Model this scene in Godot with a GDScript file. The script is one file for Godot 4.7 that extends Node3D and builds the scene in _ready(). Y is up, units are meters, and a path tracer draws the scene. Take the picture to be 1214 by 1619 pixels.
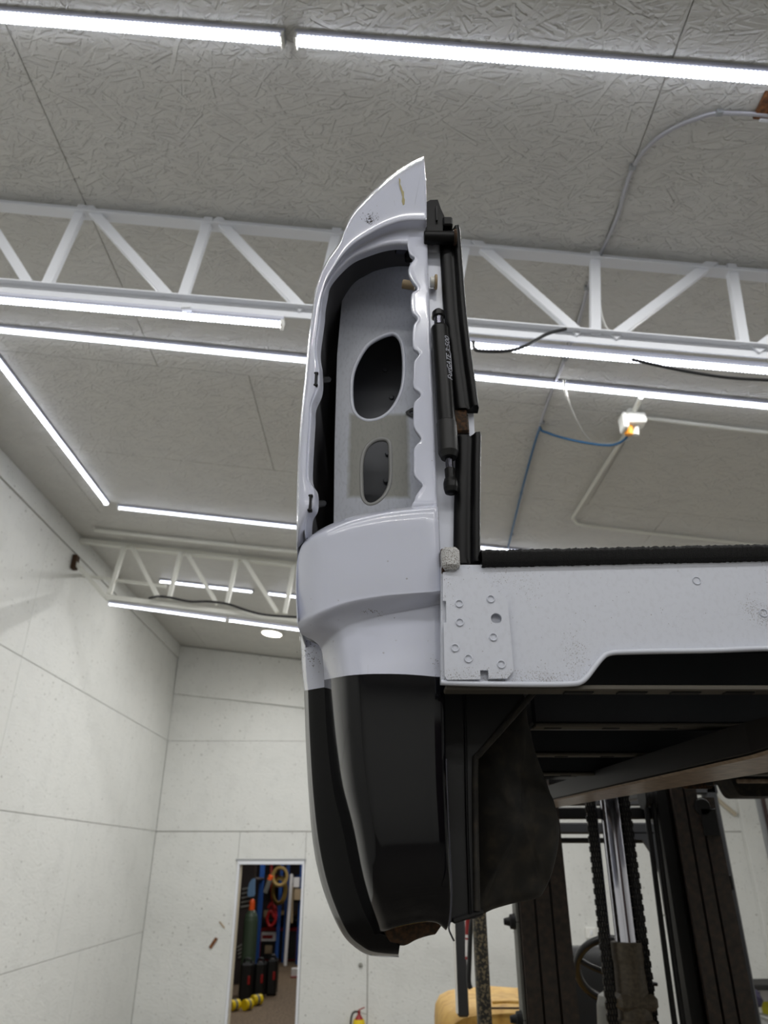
extends Node3D
# A workshop bay: a pickup bed held up on a forklift, seen from below and behind.
# y is up, metres; floor at y = 0, the camera looks along -z.

var mats := {}
var rng := RandomNumberGenerator.new()
var taken := {}
var orig := {}
const SLOPE := 0.117          # the roof falls 117 mm per metre towards +x

func roof(x: float) -> float:
	return 4.69 - SLOPE * x

# ---------------------------------------------------------------- naming
func numbered(n: String) -> String:
	if not taken.has(n):
		taken[n] = 0
		return n
	taken[n] += 1
	return "%s_%03d" % [n, taken[n]]

func thing(called: String, label: String, category: String, at := Vector3.ZERO, group := "") -> Node3D:
	var o := Node3D.new()
	o.name = numbered(called)
	add_child(o)
	o.position = at
	orig[o] = at
	o.set_meta("label", label)
	o.set_meta("category", category)
	if group != "":
		o.set_meta("group", group)
	return o

func obj(called: String, mesh: Mesh, mat: Material, parent: Node = null, label := "") -> MeshInstance3D:
	var o := MeshInstance3D.new()
	o.mesh = mesh
	o.material_override = mat
	if parent == null:
		o.name = numbered(called)
		add_child(o)
	else:
		o.name = called
		parent.add_child(o, true)
		o.position = -orig.get(parent, Vector3.ZERO)
	if label != "":
		o.set_meta("label", label)
	return o

func tag(o: Node3D, label: String, category: String, group := "") -> Node3D:
	o.set_meta("label", label)
	o.set_meta("category", category)
	if group != "":
		o.set_meta("group", group)
	return o

func struct(called: String, mesh: Mesh, mat: Material, label := "") -> MeshInstance3D:
	var o := obj(called, mesh, mat, null, label)
	o.set_meta("kind", "structure")
	o.set_meta("category", called.split("_")[0])
	return o

# ---------------------------------------------------------------- shapes
func quad(st: SurfaceTool, a: Vector3, b: Vector3, c: Vector3, d: Vector3) -> void:
	for p in [a, b, c, a, c, d]:
		st.add_vertex(p)

func begin(smooth := false) -> SurfaceTool:
	var st := SurfaceTool.new()
	st.begin(Mesh.PRIMITIVE_TRIANGLES)
	st.set_smooth_group(0 if smooth else -1)
	return st

func done(st: SurfaceTool) -> ArrayMesh:
	st.generate_normals()
	return st.commit()

# a box with chamfered edges, given by its frame
func add_box(st: SurfaceTool, t: Transform3D, s: Vector3, ch := 0.002) -> void:
	var h := s * 0.5
	ch = minf(ch, minf(h.x, minf(h.y, h.z)) * 0.6)
	st.set_smooth_group(-1)
	for ax in 3:
		var u := (ax + 1) % 3
		var w := (ax + 2) % 3
		for sg in [-1.0, 1.0]:
			var c: Array[Vector3] = []
			for k in [[-1, -1], [1, -1], [1, 1], [-1, 1]]:
				var p := Vector3.ZERO
				p[ax] = sg * h[ax]
				p[u] = k[0] * (h[u] - ch)
				p[w] = k[1] * (h[w] - ch)
				c.append(t * p)
			if sg > 0:
				quad(st, c[3], c[2], c[1], c[0])
			else:
				quad(st, c[0], c[1], c[2], c[3])
		for su in [-1.0, 1.0]:       # the four edges that run along this axis
			for sw in [-1.0, 1.0]:
				var e: Array[Vector3] = []
				for k in [[0, -1], [0, 1], [1, 1], [1, -1]]:
					var p := Vector3.ZERO
					p[ax] = k[1] * (h[ax] - ch)
					p[u] = su * (h[u] - (ch if k[0] == 0 else 0.0))
					p[w] = sw * (h[w] - (0.0 if k[0] == 0 else ch))
					e.append(t * p)
				if su * sw > 0:
					quad(st, e[0], e[1], e[2], e[3])
				else:
					quad(st, e[3], e[2], e[1], e[0])
	for sx in [-1.0, 1.0]:
		for sy in [-1.0, 1.0]:
			for sz in [-1.0, 1.0]:
				var a := t * Vector3(sx * h.x, sy * (h.y - ch), sz * (h.z - ch))
				var b := t * Vector3(sx * (h.x - ch), sy * h.y, sz * (h.z - ch))
				var c := t * Vector3(sx * (h.x - ch), sy * (h.y - ch), sz * h.z)
				for p in ([a, c, b] if sx * sy * sz > 0 else [a, b, c]):
					st.add_vertex(p)

func box(c: Vector3, s: Vector3, ch := 0.002, turn := Vector3.ZERO) -> ArrayMesh:
	var st := begin()
	add_box(st, Transform3D(Basis.from_euler(turn), c), s, ch)
	return done(st)

func span(lo: Vector3, hi: Vector3, ch := 0.002) -> ArrayMesh:
	return box((lo + hi) * 0.5, (hi - lo).abs(), ch)

func aim(a: Vector3, b: Vector3, up := Vector3.UP) -> Basis:
	var z := (b - a).normalized()
	if absf(z.dot(up)) > 0.98:
		up = Vector3.RIGHT
	var x := up.cross(z).normalized()
	return Basis(x, z.cross(x), z)

# a bar of section w (across) by h (along up) from a to b
func bar(a: Vector3, b: Vector3, w: float, h: float, ch := 0.002, up := Vector3.UP) -> ArrayMesh:
	var st := begin()
	add_box(st, Transform3D(aim(a, b, up), (a + b) * 0.5), Vector3(w, h, a.distance_to(b)), ch)
	return done(st)

# an open angle or channel: the section polyline (x across, y up) swept from a to b, with thickness
func profile(a: Vector3, b: Vector3, sec: Array, up := Vector3.UP) -> ArrayMesh:
	var bs := aim(a, b, up)
	var st := begin()
	var n := sec.size()
	for i in n:
		var p: Vector2 = sec[i]
		var q: Vector2 = sec[(i + 1) % n]
		quad(st, a + bs * Vector3(p.x, p.y, 0), a + bs * Vector3(q.x, q.y, 0), b + bs * Vector3(q.x, q.y, 0), b + bs * Vector3(p.x, p.y, 0))
	var tri := Geometry2D.triangulate_polygon(PackedVector2Array(sec))
	for k in range(0, tri.size(), 3):
		for m in [0, 1, 2]:
			var p: Vector2 = sec[tri[k + m]]
			st.add_vertex(a + bs * Vector3(p.x, p.y, 0))
		for m in [0, 2, 1]:
			var p: Vector2 = sec[tri[k + m]]
			st.add_vertex(b + bs * Vector3(p.x, p.y, 0))
	return done(st)

func lathe(a: Vector3, b: Vector3, prof: Array, sides := 24) -> ArrayMesh:   # prof: [distance along a->b as a share, radius]
	var bs := aim(a, b)
	var st := begin(true)
	var full: Array = [[prof[0][0], 0.0]] + prof + [[prof[-1][0], 0.0]]
	var group := 0
	for i in range(full.size() - 1):
		var flat: bool = absf(full[i][0] - full[i + 1][0]) < 1e-6
		group += 1
		st.set_smooth_group(group if flat or i == 1 or true else 0)
		for k in sides:
			var t0 := TAU * k / sides
			var t1 := TAU * (k + 1) / sides
			var c: Array[Vector3] = []
			for m in [[i, t0], [i + 1, t0], [i + 1, t1], [i, t1]]:
				var s: Array = full[m[0]]
				c.append(a.lerp(b, s[0]) + bs * Vector3(cos(m[1]) * s[1], sin(m[1]) * s[1], 0))
			quad(st, c[0], c[1], c[2], c[3])
	return done(st)

func cyl(a: Vector3, b: Vector3, r: float, sides := 24, ch := 0.06) -> ArrayMesh:
	var l := a.distance_to(b)
	var c := minf(r * ch * 2.0, l * 0.2)
	return lathe(a, b, [[0.0, r - c], [c / l, r], [1.0 - c / l, r], [1.0, r - c]], sides)

func smoothed(pts: Array, per := 6) -> Array:
	var outp: Array = []
	var n := pts.size()
	for i in n - 1:
		var p0: Vector3 = pts[maxi(i - 1, 0)]
		var p3: Vector3 = pts[mini(i + 2, n - 1)]
		for k in per:
			outp.append((pts[i] as Vector3).cubic_interpolate(pts[i + 1], p0, p3, float(k) / per))
	outp.append(pts[n - 1])
	return outp

func tube(pts: Array, r: float, sides := 10, per := 6) -> ArrayMesh:
	var p := smoothed(pts, per) if per > 1 else pts
	var st := begin(true)
	var rings: Array = []
	var x := Vector3.ZERO
	for i in p.size():
		var d: Vector3 = ((p[mini(i + 1, p.size() - 1)] as Vector3) - p[maxi(i - 1, 0)]).normalized()
		if i == 0:
			x = d.cross(Vector3.UP if absf(d.y) < 0.9 else Vector3.RIGHT).normalized()
		x = (x - d * x.dot(d)).normalized()
		var y := d.cross(x)
		var ring: Array[Vector3] = []
		for k in sides:
			var t := TAU * k / sides
			ring.append(p[i] + (x * cos(t) + y * sin(t)) * r)
		rings.append(ring)
	for i in rings.size() - 1:
		for k in sides:
			var k2 := (k + 1) % sides
			quad(st, rings[i][k], rings[i][k2], rings[i + 1][k2], rings[i + 1][k])
	for e in [0, rings.size() - 1]:
		st.set_smooth_group(5 + e)
		for k in range(1, sides - 1):
			for m in ([0, k + 1, k] if e == 0 else [0, k, k + 1]):
				st.add_vertex(rings[e][m])
	return done(st)

# a closed loop of tube
func ring_tube(pts: Array, r: float, sides := 8) -> ArrayMesh:
	var p := pts.duplicate()
	p.append(pts[0])
	return tube(p, r, sides, 1)

# a smooth surface through a grid of points
func patch_rows(g: Array, nu: int, nv: int) -> Array:
	var wide: Array = []
	for row in g:
		wide.append(smoothed(row, nv))
	var rows: Array = []
	for i in g.size() - 1:
		for k in (nu + (1 if i == g.size() - 2 else 0)):
			var r: Array[Vector3] = []
			for j in wide[0].size():
				r.append((wide[i][j] as Vector3).cubic_interpolate(wide[i + 1][j], wide[maxi(i - 1, 0)][j], wide[mini(i + 2, g.size() - 1)][j], float(k) / nu))
			rows.append(r)
	return rows

func add_rows(st: SurfaceTool, rows: Array) -> void:
	for i in rows.size() - 1:
		for j in rows[i].size() - 1:
			quad(st, rows[i][j], rows[i][j + 1], rows[i + 1][j + 1], rows[i + 1][j])

func patch(g: Array, nu := 4, nv := 4) -> ArrayMesh:
	var st := begin(true)
	add_rows(st, patch_rows(g, nu, nv))
	return done(st)

# a plate in the x-y plane with holes; its face at z, its back at z - th
func plate(outline: Array, holes: Array, z: float, th: float) -> ArrayMesh:
	var poly := PackedVector2Array(outline)
	if Geometry2D.is_polygon_clockwise(poly):
		poly.reverse()
	var loops: Array = [poly]
	for h in holes:
		var hp := PackedVector2Array(h)
		if not Geometry2D.is_polygon_clockwise(hp):
			hp.reverse()
		loops.append(hp)
		var best := 1e9
		var bi := 0
		var bj := 0
		for i in poly.size():
			for j in hp.size():
				var d := poly[i].distance_squared_to(hp[j])
				if d < best:
					best = d
					bi = i
					bj = j
		var joined := PackedVector2Array()
		for i in bi + 1:
			joined.append(poly[i])
		for j in hp.size():
			joined.append(hp[(bj + j) % hp.size()])
		joined.append(hp[bj] + Vector2(2e-6, 3e-6))
		for i in range(bi, poly.size()):
			joined.append(poly[i] + (Vector2(2e-6, 3e-6) if i == bi else Vector2.ZERO))
		poly = joined
	var tri := Geometry2D.triangulate_polygon(poly)
	if tri.is_empty():
		push_warning("a plate could not be filled")
	var st := begin()
	for k in range(0, tri.size(), 3):
		for m in [0, 2, 1]:
			var p := poly[tri[k + m]]
			st.set_uv(p)
			st.add_vertex(Vector3(p.x, p.y, z))
		for m in [0, 1, 2]:
			var p := poly[tri[k + m]]
			st.set_uv(p)
			st.add_vertex(Vector3(p.x, p.y, z - th))
	for l in loops:
		for i in l.size():
			var a: Vector2 = l[i]
			var b: Vector2 = l[(i + 1) % l.size()]
			for q in [[a, 0], [b, 0], [b, 1], [a, 0], [b, 1], [a, 1]]:
				st.set_uv(q[0])
				st.add_vertex(Vector3(q[0].x, q[0].y, z - th * q[1]))
	return done(st)

func round_loop(pts: Array, per := 6) -> Array:      # a closed smooth outline
	var outp: Array = []
	var n := pts.size()
	for i in n:
		for k in per:
			outp.append((pts[i] as Vector2).cubic_interpolate(pts[(i + 1) % n], pts[(i + n - 1) % n], pts[(i + 2) % n], float(k) / per))
	return outp

func rounded(pts: Array, r: float, per := 5) -> Array:   # a polygon with rounded corners
	var outp: Array = []
	var n := pts.size()
	for i in n:
		var p: Vector2 = pts[i]
		var a: Vector2 = pts[(i + n - 1) % n]
		var b: Vector2 = pts[(i + 1) % n]
		var ra := minf(r, p.distance_to(a) * 0.45)
		var rb := minf(r, p.distance_to(b) * 0.45)
		var s := p + (a - p).normalized() * ra
		var e := p + (b - p).normalized() * rb
		for k in per + 1:
			var t := float(k) / per
			outp.append(s.lerp(p, t).lerp(p.lerp(e, t), t))
	return outp

func lump(c: Vector3, s: Vector3, amount: float, freq: float, sd: int, rings := 10) -> ArrayMesh:   # an uneven rounded body
	var nz := FastNoiseLite.new()
	nz.seed = sd
	nz.frequency = freq
	var st := begin(true)
	var pt := func(i: int, k: int) -> Vector3:
		var th := PI * i / rings
		var ph := TAU * k / (rings * 2)
		var d := Vector3(sin(th) * cos(ph), cos(th), sin(th) * sin(ph))
		var q := Vector3(signf(d.x) * pow(absf(d.x), 0.6), signf(d.y) * pow(absf(d.y), 0.6), signf(d.z) * pow(absf(d.z), 0.6))
		return c + q * s * 0.5 * (1.0 + amount * nz.get_noise_3dv(d * 10.0))
	for i in rings:
		for k in rings * 2:
			var k2 := (k + 1) % (rings * 2)
			quad(st, pt.call(i, k), pt.call(i, k2), pt.call(i + 1, k2), pt.call(i + 1, k))
	return done(st)

# ---------------------------------------------------------------- materials
func mat(called: String, c: Color, rough := 0.6, metal := 0.0) -> StandardMaterial3D:
	var m := StandardMaterial3D.new()
	m.resource_name = called
	m.albedo_color = c
	m.roughness = rough
	m.metallic = metal
	mats[called] = m
	return m

func noise_tex(sd: int, freq: float, cols: Array, size := 512, octaves := 4) -> NoiseTexture2D:
	var nz := FastNoiseLite.new()
	nz.seed = sd
	nz.frequency = freq
	nz.fractal_octaves = octaves
	var g := Gradient.new()
	var offs := PackedFloat32Array()
	var cc := PackedColorArray()
	for c in cols:
		offs.append(c[0])
		cc.append(c[1])
	g.offsets = offs
	g.colors = cc
	var t := NoiseTexture2D.new()
	t.width = size
	t.height = size
	t.seamless = true
	t.noise = nz
	t.color_ramp = g
	return t

func grey(v: float) -> Color:
	return Color(v, v, v)

func triplanar(m: StandardMaterial3D, tex: Texture2D, per_metre: float) -> StandardMaterial3D:
	m.albedo_texture = tex
	m.uv1_triplanar = true
	m.uv1_world_triplanar = true
	m.uv1_scale = Vector3.ONE * per_metre
	return m

# the strands of pressed board under paint, as a height picture that repeats
func strand_picture(size: int, count: int) -> ImageTexture:
	var px := PackedByteArray()
	px.resize(size * size)
	px.fill(128)
	for i in count:
		var cx := rng.randf() * size
		var cy := rng.randf() * size
		var ang := rng.randfn(0.0, 0.55)
		var l := rng.randf_range(0.03, 0.11) * size
		var w := rng.randf_range(0.0035, 0.011) * size
		var hgt := 128.0 + rng.randf_range(-44, 58)
		var tilt := rng.randf_range(-22, 22)
		var dx := cos(ang)
		var dy := sin(ang)
		var a := -l * 0.5
		while a < l * 0.5:
			var bend := sin(a / l * 3.0) * w * 0.7
			var b := -w * 0.5
			while b < w * 0.5:
				var x := posmod(int(cx + a * dx - (b + bend) * dy), size)
				var y := posmod(int(cy + a * dy + (b + bend) * dx), size)
				var k := y * size + x
				px[k] = clampi(int(lerpf(px[k], hgt + tilt * b / w * 2.0, 0.7)), 0, 255)
				b += 0.8
			a += 0.8
	var im := Image.create_from_data(size, size, false, Image.FORMAT_L8, px)
	return ImageTexture.create_from_image(im)

# white paint with scuffs, specks and faint streaks that repeats
func scuffed_picture(size: int, specks: int, streaks: int, base: Color, dark: Color, sd: int, cloud := 0.08) -> ImageTexture:
	var nz := FastNoiseLite.new()
	nz.seed = sd
	nz.frequency = 0.006
	nz.fractal_octaves = 5
	var im := nz.get_seamless_image(size, size)
	im.convert(Image.FORMAT_RGB8)
	for y in size:
		for x in size:
			var k := im.get_pixel(x, y).r
			im.set_pixel(x, y, base.lerp(dark, clampf((k - 0.5) * cloud, 0.0, 0.2)))
	for i in specks:
		var x := rng.randi() % size
		var y := rng.randi() % size
		var r := rng.randi_range(0, 2) if rng.randf() < 0.9 else rng.randi_range(2, 4)
		var a := rng.randf_range(0.1, 0.6)
		for yy in range(-r, r + 1):
			for xx in range(-r, r + 1):
				if xx * xx + yy * yy <= r * r + 1 and rng.randf() < 0.75:
					var q := Vector2i(posmod(x + xx, size), posmod(y + yy, size))
					im.set_pixelv(q, im.get_pixelv(q).lerp(dark, a))
	for i in streaks:
		var x := rng.randf() * size
		var y := rng.randf() * size
		var l := rng.randf_range(8, 60)
		var a := rng.randf_range(0.04, 0.22)
		var sx := rng.randfn(0.0, 0.12)
		for k in int(l):
			if rng.randf() < 0.8:
				var q := Vector2i(posmod(int(x + k * sx), size), posmod(int(y + k), size))
				im.set_pixelv(q, im.get_pixelv(q).lerp(dark, a))
	return ImageTexture.create_from_image(im)

# dirt specks over a painted sheet: spots = [u, v, spread u, spread v, count]
func dirt_picture(w: int, h: int, base: Color, dark: Color, spots: Array, cloud := 0.08) -> ImageTexture:
	var nz := FastNoiseLite.new()
	nz.seed = 77
	nz.frequency = 0.03
	var im := Image.create(w, h, false, Image.FORMAT_RGB8)
	for y in h:
		for x in w:
			im.set_pixel(x, y, base.lerp(dark, clampf(nz.get_noise_2d(x, y), 0.0, 1.0) * cloud))
	for s in spots:
		for i in int(s[4] * 1.4):
			var x := clampi(int((s[0] + rng.randfn() * s[2]) * w), 1, w - 2)
			var y := clampi(int((s[1] + rng.randfn() * s[3]) * h), 1, h - 2)
			var a := rng.randf_range(0.1, 0.7)
			var r := 1 if rng.randf() < 0.16 else 0
			for yy in range(-r, r + 1):
				for xx in range(-r, r + 1):
					if xx * yy == 0 or rng.randf() < 0.4:
						im.set_pixel(x + xx, y + yy, im.get_pixel(x + xx, y + yy).lerp(dark, a))
	return ImageTexture.create_from_image(im)

func make_materials() -> void:
	var strands := strand_picture(1024, 3600)
	var wallpic := scuffed_picture(1024, 900, 260, Color(0.93, 0.935, 0.92), Color(0.30, 0.28, 0.25), 3)
	var wm := mat("painted_wall", Color(0.93, 0.93, 0.93), 0.55)
	triplanar(wm, wallpic, 0.42)
	wm.heightmap_enabled = true
	wm.heightmap_texture = strands
	wm.heightmap_scale = 0.3
	var cm := mat("painted_ceiling", Color(0.875, 0.87, 0.855), 0.5)
	triplanar(cm, scuffed_picture(1024, 160, 60, Color(0.93, 0.93, 0.92), Color(0.40, 0.38, 0.35), 5), 0.62)
	cm.heightmap_enabled = true
	cm.heightmap_texture = strands
	cm.heightmap_scale = 2.4
	mat("seam_shadow_board", Color(0.42, 0.40, 0.37), 0.9)
	mat("seam_filler", Color(0.70, 0.69, 0.66), 0.8)
	mat("white_steel", Color(0.90, 0.91, 0.93), 0.42)
	mat("cream_steel", Color(0.885, 0.885, 0.85), 0.5)
	mat("conduit", Color(0.72, 0.72, 0.74), 0.4, 0.5)
	mat("housing", Color(0.72, 0.73, 0.78), 0.4, 0.3)
	mat("black_cable", Color(0.03, 0.03, 0.035), 0.5)
	mat("blue_cable", Color(0.16, 0.36, 0.52), 0.5)
	mat("white_cable", Color(0.8, 0.8, 0.78), 0.5)
	mat("orange_plastic", Color(0.95, 0.62, 0.06), 0.45)
	mat("white_plastic", Color(0.9, 0.9, 0.88), 0.4)
	var wood := mat("raw_wood", Color(1, 1, 1), 0.8)
	triplanar(wood, noise_tex(8, 0.02, [[0.0, Color(0.22, 0.13, 0.07)], [0.5, Color(0.45, 0.28, 0.15)], [1.0, Color(0.62, 0.42, 0.24)]]), 3.0)
	# --- truck bed
	var wp := mat("white_paint", Color(0.86, 0.875, 0.93), 0.16)
	wp.clearcoat_enabled = true
	wp.clearcoat = 0.6
	wp.clearcoat_roughness = 0.05
	triplanar(wp, scuffed_picture(1024, 60, 10, Color(0.975, 0.975, 0.985), Color(0.34, 0.28, 0.2), 9, 0.02), 2.6)
	var bp := mat("black_paint", Color(0.03, 0.03, 0.045), 0.07)
	bp.metallic_specular = 0.44
	mat("black_trim", Color(0.02, 0.02, 0.026), 0.14)
	mat("side_white", Color(0.86, 0.875, 0.92), 0.25)
	mat("cavity", Color(0.05, 0.05, 0.052), 0.7)  # near-black that paints the shade inside the slots
	mat("shaded_ecoat", Color(0.30, 0.30, 0.31), 0.6)  # primer set darker than its own tone, for shade in the lamp hollow
	mat("primer_pale", Color(0.6, 0.6, 0.59), 0.45)
	mat("primer", Color(0.42, 0.43, 0.455), 0.5)
	mat("rubber", Color(0.02, 0.02, 0.025), 0.42)
	mat("strut_black", Color(0.025, 0.025, 0.03), 0.36)
	for n in ["rubber", "strut_black", "black_trim"]:
		mats[n].metallic_specular = 0.36
	mat("chrome", Color(0.82, 0.82, 0.86), 0.1, 1.0)
	mat("dark_chrome", Color(0.3, 0.3, 0.33), 0.18, 0.9)
	mat("print", Color(0.72, 0.73, 0.78), 0.5)
	var rust := mat("rusty_steel", Color(1, 1, 1), 0.85)
	triplanar(rust, noise_tex(4, 0.03, [[0.0, Color(0.10, 0.08, 0.06)], [0.45, Color(0.2, 0.14, 0.08)], [0.75, Color(0.34, 0.22, 0.11)], [1.0, Color(0.24, 0.2, 0.15)]]), 9.0)
	var ww := mat("worn_white", Color(1, 1, 1), 0.5)
	triplanar(ww, noise_tex(14, 0.05, [[0.0, Color(0.78, 0.79, 0.79)], [0.6, Color(0.8, 0.8, 0.8)], [0.68, Color(0.3, 0.24, 0.18)], [1.0, Color(0.2, 0.17, 0.14)]]), 22.0)
	var liner := mat("sprayed_liner", Color(0.035, 0.035, 0.04), 0.8)
	liner.heightmap_enabled = true
	liner.heightmap_texture = noise_tex(21, 0.12, [[0.0, grey(0)], [1.0, grey(1)]])
	liner.heightmap_scale = 0.25
	liner.uv1_triplanar = true
	liner.uv1_world_triplanar = true
	liner.uv1_scale = Vector3.ONE * 14.0
	mat("yellow_mark", Color(0.66, 0.62, 0.44), 0.5)
	mat("dirt", Color(0.27, 0.23, 0.18), 0.8)
	mat("under_black", Color(0.2, 0.21, 0.225), 0.4)
	mat("under_edge", Color(0.32, 0.30, 0.265), 0.6)
	var mud := mat("muddy_plastic", Color(1, 1, 1), 0.75)
	triplanar(mud, noise_tex(31, 0.02, [[0.0, Color(0.07, 0.067, 0.06)], [0.5, Color(0.13, 0.12, 0.10)], [0.8, Color(0.20, 0.175, 0.14)], [1.0, Color(0.26, 0.22, 0.17)]], 512, 5), 4.0)
	mat("plain_black_plastic", Color(0.035, 0.035, 0.038), 0.5)
	# --- forklift
	var fs := mat("fork_steel", Color(1, 1, 1), 0.35)
	triplanar(fs, noise_tex(41, 0.015, [[0.0, Color(0.46, 0.39, 0.33)], [0.5, Color(0.62, 0.54, 0.46)], [0.85, Color(0.7, 0.62, 0.54)], [1.0, Color(0.8, 0.74, 0.68)]]), 5.0)
	var ms := mat("mast_steel", Color(1, 1, 1), 0.62, 0.1)
	triplanar(ms, noise_tex(43, 0.02, [[0.0, Color(0.18, 0.16, 0.14)], [0.45, Color(0.235, 0.21, 0.185)], [0.7, Color(0.27, 0.22, 0.19)], [1.0, Color(0.31, 0.275, 0.235)]]), 3.0)
	mat("fork_side", Color(0.12, 0.10, 0.09), 0.5)
	mat("mast_black", Color(0.045, 0.043, 0.042), 0.6)
	mat("chain", Color(0.06, 0.055, 0.05), 0.5, 0.4)
	mat("pin", Color(0.5, 0.48, 0.45), 0.4, 0.7)
	var gb := mat("greasy_barrel", Color(1, 1, 1), 0.55)
	triplanar(gb, noise_tex(47, 0.02, [[0.0, Color(0.25, 0.22, 0.18)], [0.6, Color(0.36, 0.32, 0.26)], [1.0, Color(0.43, 0.38, 0.30)]]), 6.0)
	mat("guard_grey", Color(0.16, 0.165, 0.175), 0.5)
	var yb := mat("worn_yellow", Color(1, 1, 1), 0.55)
	triplanar(yb, noise_tex(53, 0.012, [[0.0, Color(0.62, 0.47, 0.22)], [0.4, Color(0.74, 0.58, 0.28)], [1.0, Color(0.80, 0.66, 0.38)]]), 2.0)
	var mp := mat("mottled_post", Color(1, 1, 1), 0.6)
	triplanar(mp, noise_tex(59, 0.02, [[0.0, Color(0.10, 0.10, 0.095)], [0.56, Color(0.17, 0.165, 0.15)], [0.62, Color(0.42, 0.38, 0.29)], [1.0, Color(0.5, 0.45, 0.35)]]), 6.0)
	mat("vinyl_black", Color(0.06, 0.065, 0.07), 0.55)
	mat("wheel_plastic", Color(0.03, 0.03, 0.033), 0.35)
	mat("cowl_grey", Color(0.42, 0.42, 0.40), 0.5)
	# --- floor and back room
	var fl := mat("concrete", Color(1, 1, 1), 0.75)
	triplanar(fl, noise_tex(61, 0.02, [[0.0, Color(0.33, 0.32, 0.30)], [1.0, Color(0.52, 0.50, 0.47)]]), 0.7)
	var df := mat("dirty_floor", Color(1, 1, 1), 0.8)
	triplanar(df, noise_tex(67, 0.03, [[0.0, Color(0.24, 0.19, 0.14)], [0.5, Color(0.42, 0.35, 0.27)], [1.0, Color(0.56, 0.48, 0.38)]]), 1.2)
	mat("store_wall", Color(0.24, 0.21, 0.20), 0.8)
	mat("rack_blue", Color(0.10, 0.27, 0.52), 0.45)
	mat("cylinder_green", Color(0.26, 0.32, 0.25), 0.4)
	mat("cap_orange", Color(0.92, 0.36, 0.10), 0.5)
	mat("case_black", Color(0.04, 0.04, 0.042), 0.45)
	mat("case_red", Color(0.55, 0.07, 0.07), 0.45)
	mat("roll_yellow", Color(0.88, 0.76, 0.05), 0.5)
	mat("hose_ochre", Color(0.62, 0.52, 0.30), 0.5)
	mat("hose_olive", Color(0.45, 0.36, 0.14), 0.5)
	mat("pale_blue", Color(0.50, 0.66, 0.82), 0.4)
	mat("slat_grey", Color(0.6, 0.6, 0.57), 0.5, 0.3)
	mat("paper", Color(0.88, 0.87, 0.86), 0.7)
	mat("beige_card", Color(0.66, 0.58, 0.46), 0.7)
	mat("tan_trim", Color(0.74, 0.70, 0.62), 0.6)
	mat("dark_shelf", Color(0.05, 0.045, 0.04), 0.6)
	mat("label_yellow", Color(0.78, 0.74, 0.05), 0.5)
	mat("label_green", Color(0.30, 0.50, 0.20), 0.5)
	mat("purple_plastic", Color(0.16, 0.14, 0.24), 0.35)
	mat("grey_plastic", Color(0.55, 0.55, 0.54), 0.5)
	mat("brown_door", Color(0.24, 0.17, 0.16), 0.6)
	mat("galvanised", Color(0.62, 0.63, 0.64), 0.45, 0.4)
	# the lens of a strip light: two rows of small bright cells
	var im := Image.create(512, 16, false, Image.FORMAT_RGB8)
	for x in 512:
		for y in 16:
			var gap := x % 8 < 4 or y % 8 == 7
			im.set_pixel(x, y, Color(0.27, 0.275, 0.31) if gap else Color(0.97, 0.98, 1.0))
	var ln := mat("lit_lens", Color(0.9, 0.9, 0.9), 0.4)
	ln.emission_enabled = true
	ln.emission_operator = BaseMaterial3D.EMISSION_OP_MULTIPLY
	ln.emission = Color(0.985, 0.99, 1.0)
	ln.emission_texture = ImageTexture.create_from_image(im)
	ln.emission_energy_multiplier = LENS_GLOW
	var pn := mat("lit_round", Color(1, 1, 1), 0.4)
	pn.emission_enabled = true
	pn.emission = Color(1.0, 0.96, 0.9)
	pn.emission_energy_multiplier = LENS_GLOW

# ---------------------------------------------------------------- lights of the room
const LENS_GLOW := 8.0
const STRIP_ENERGY := 1.25

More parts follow.
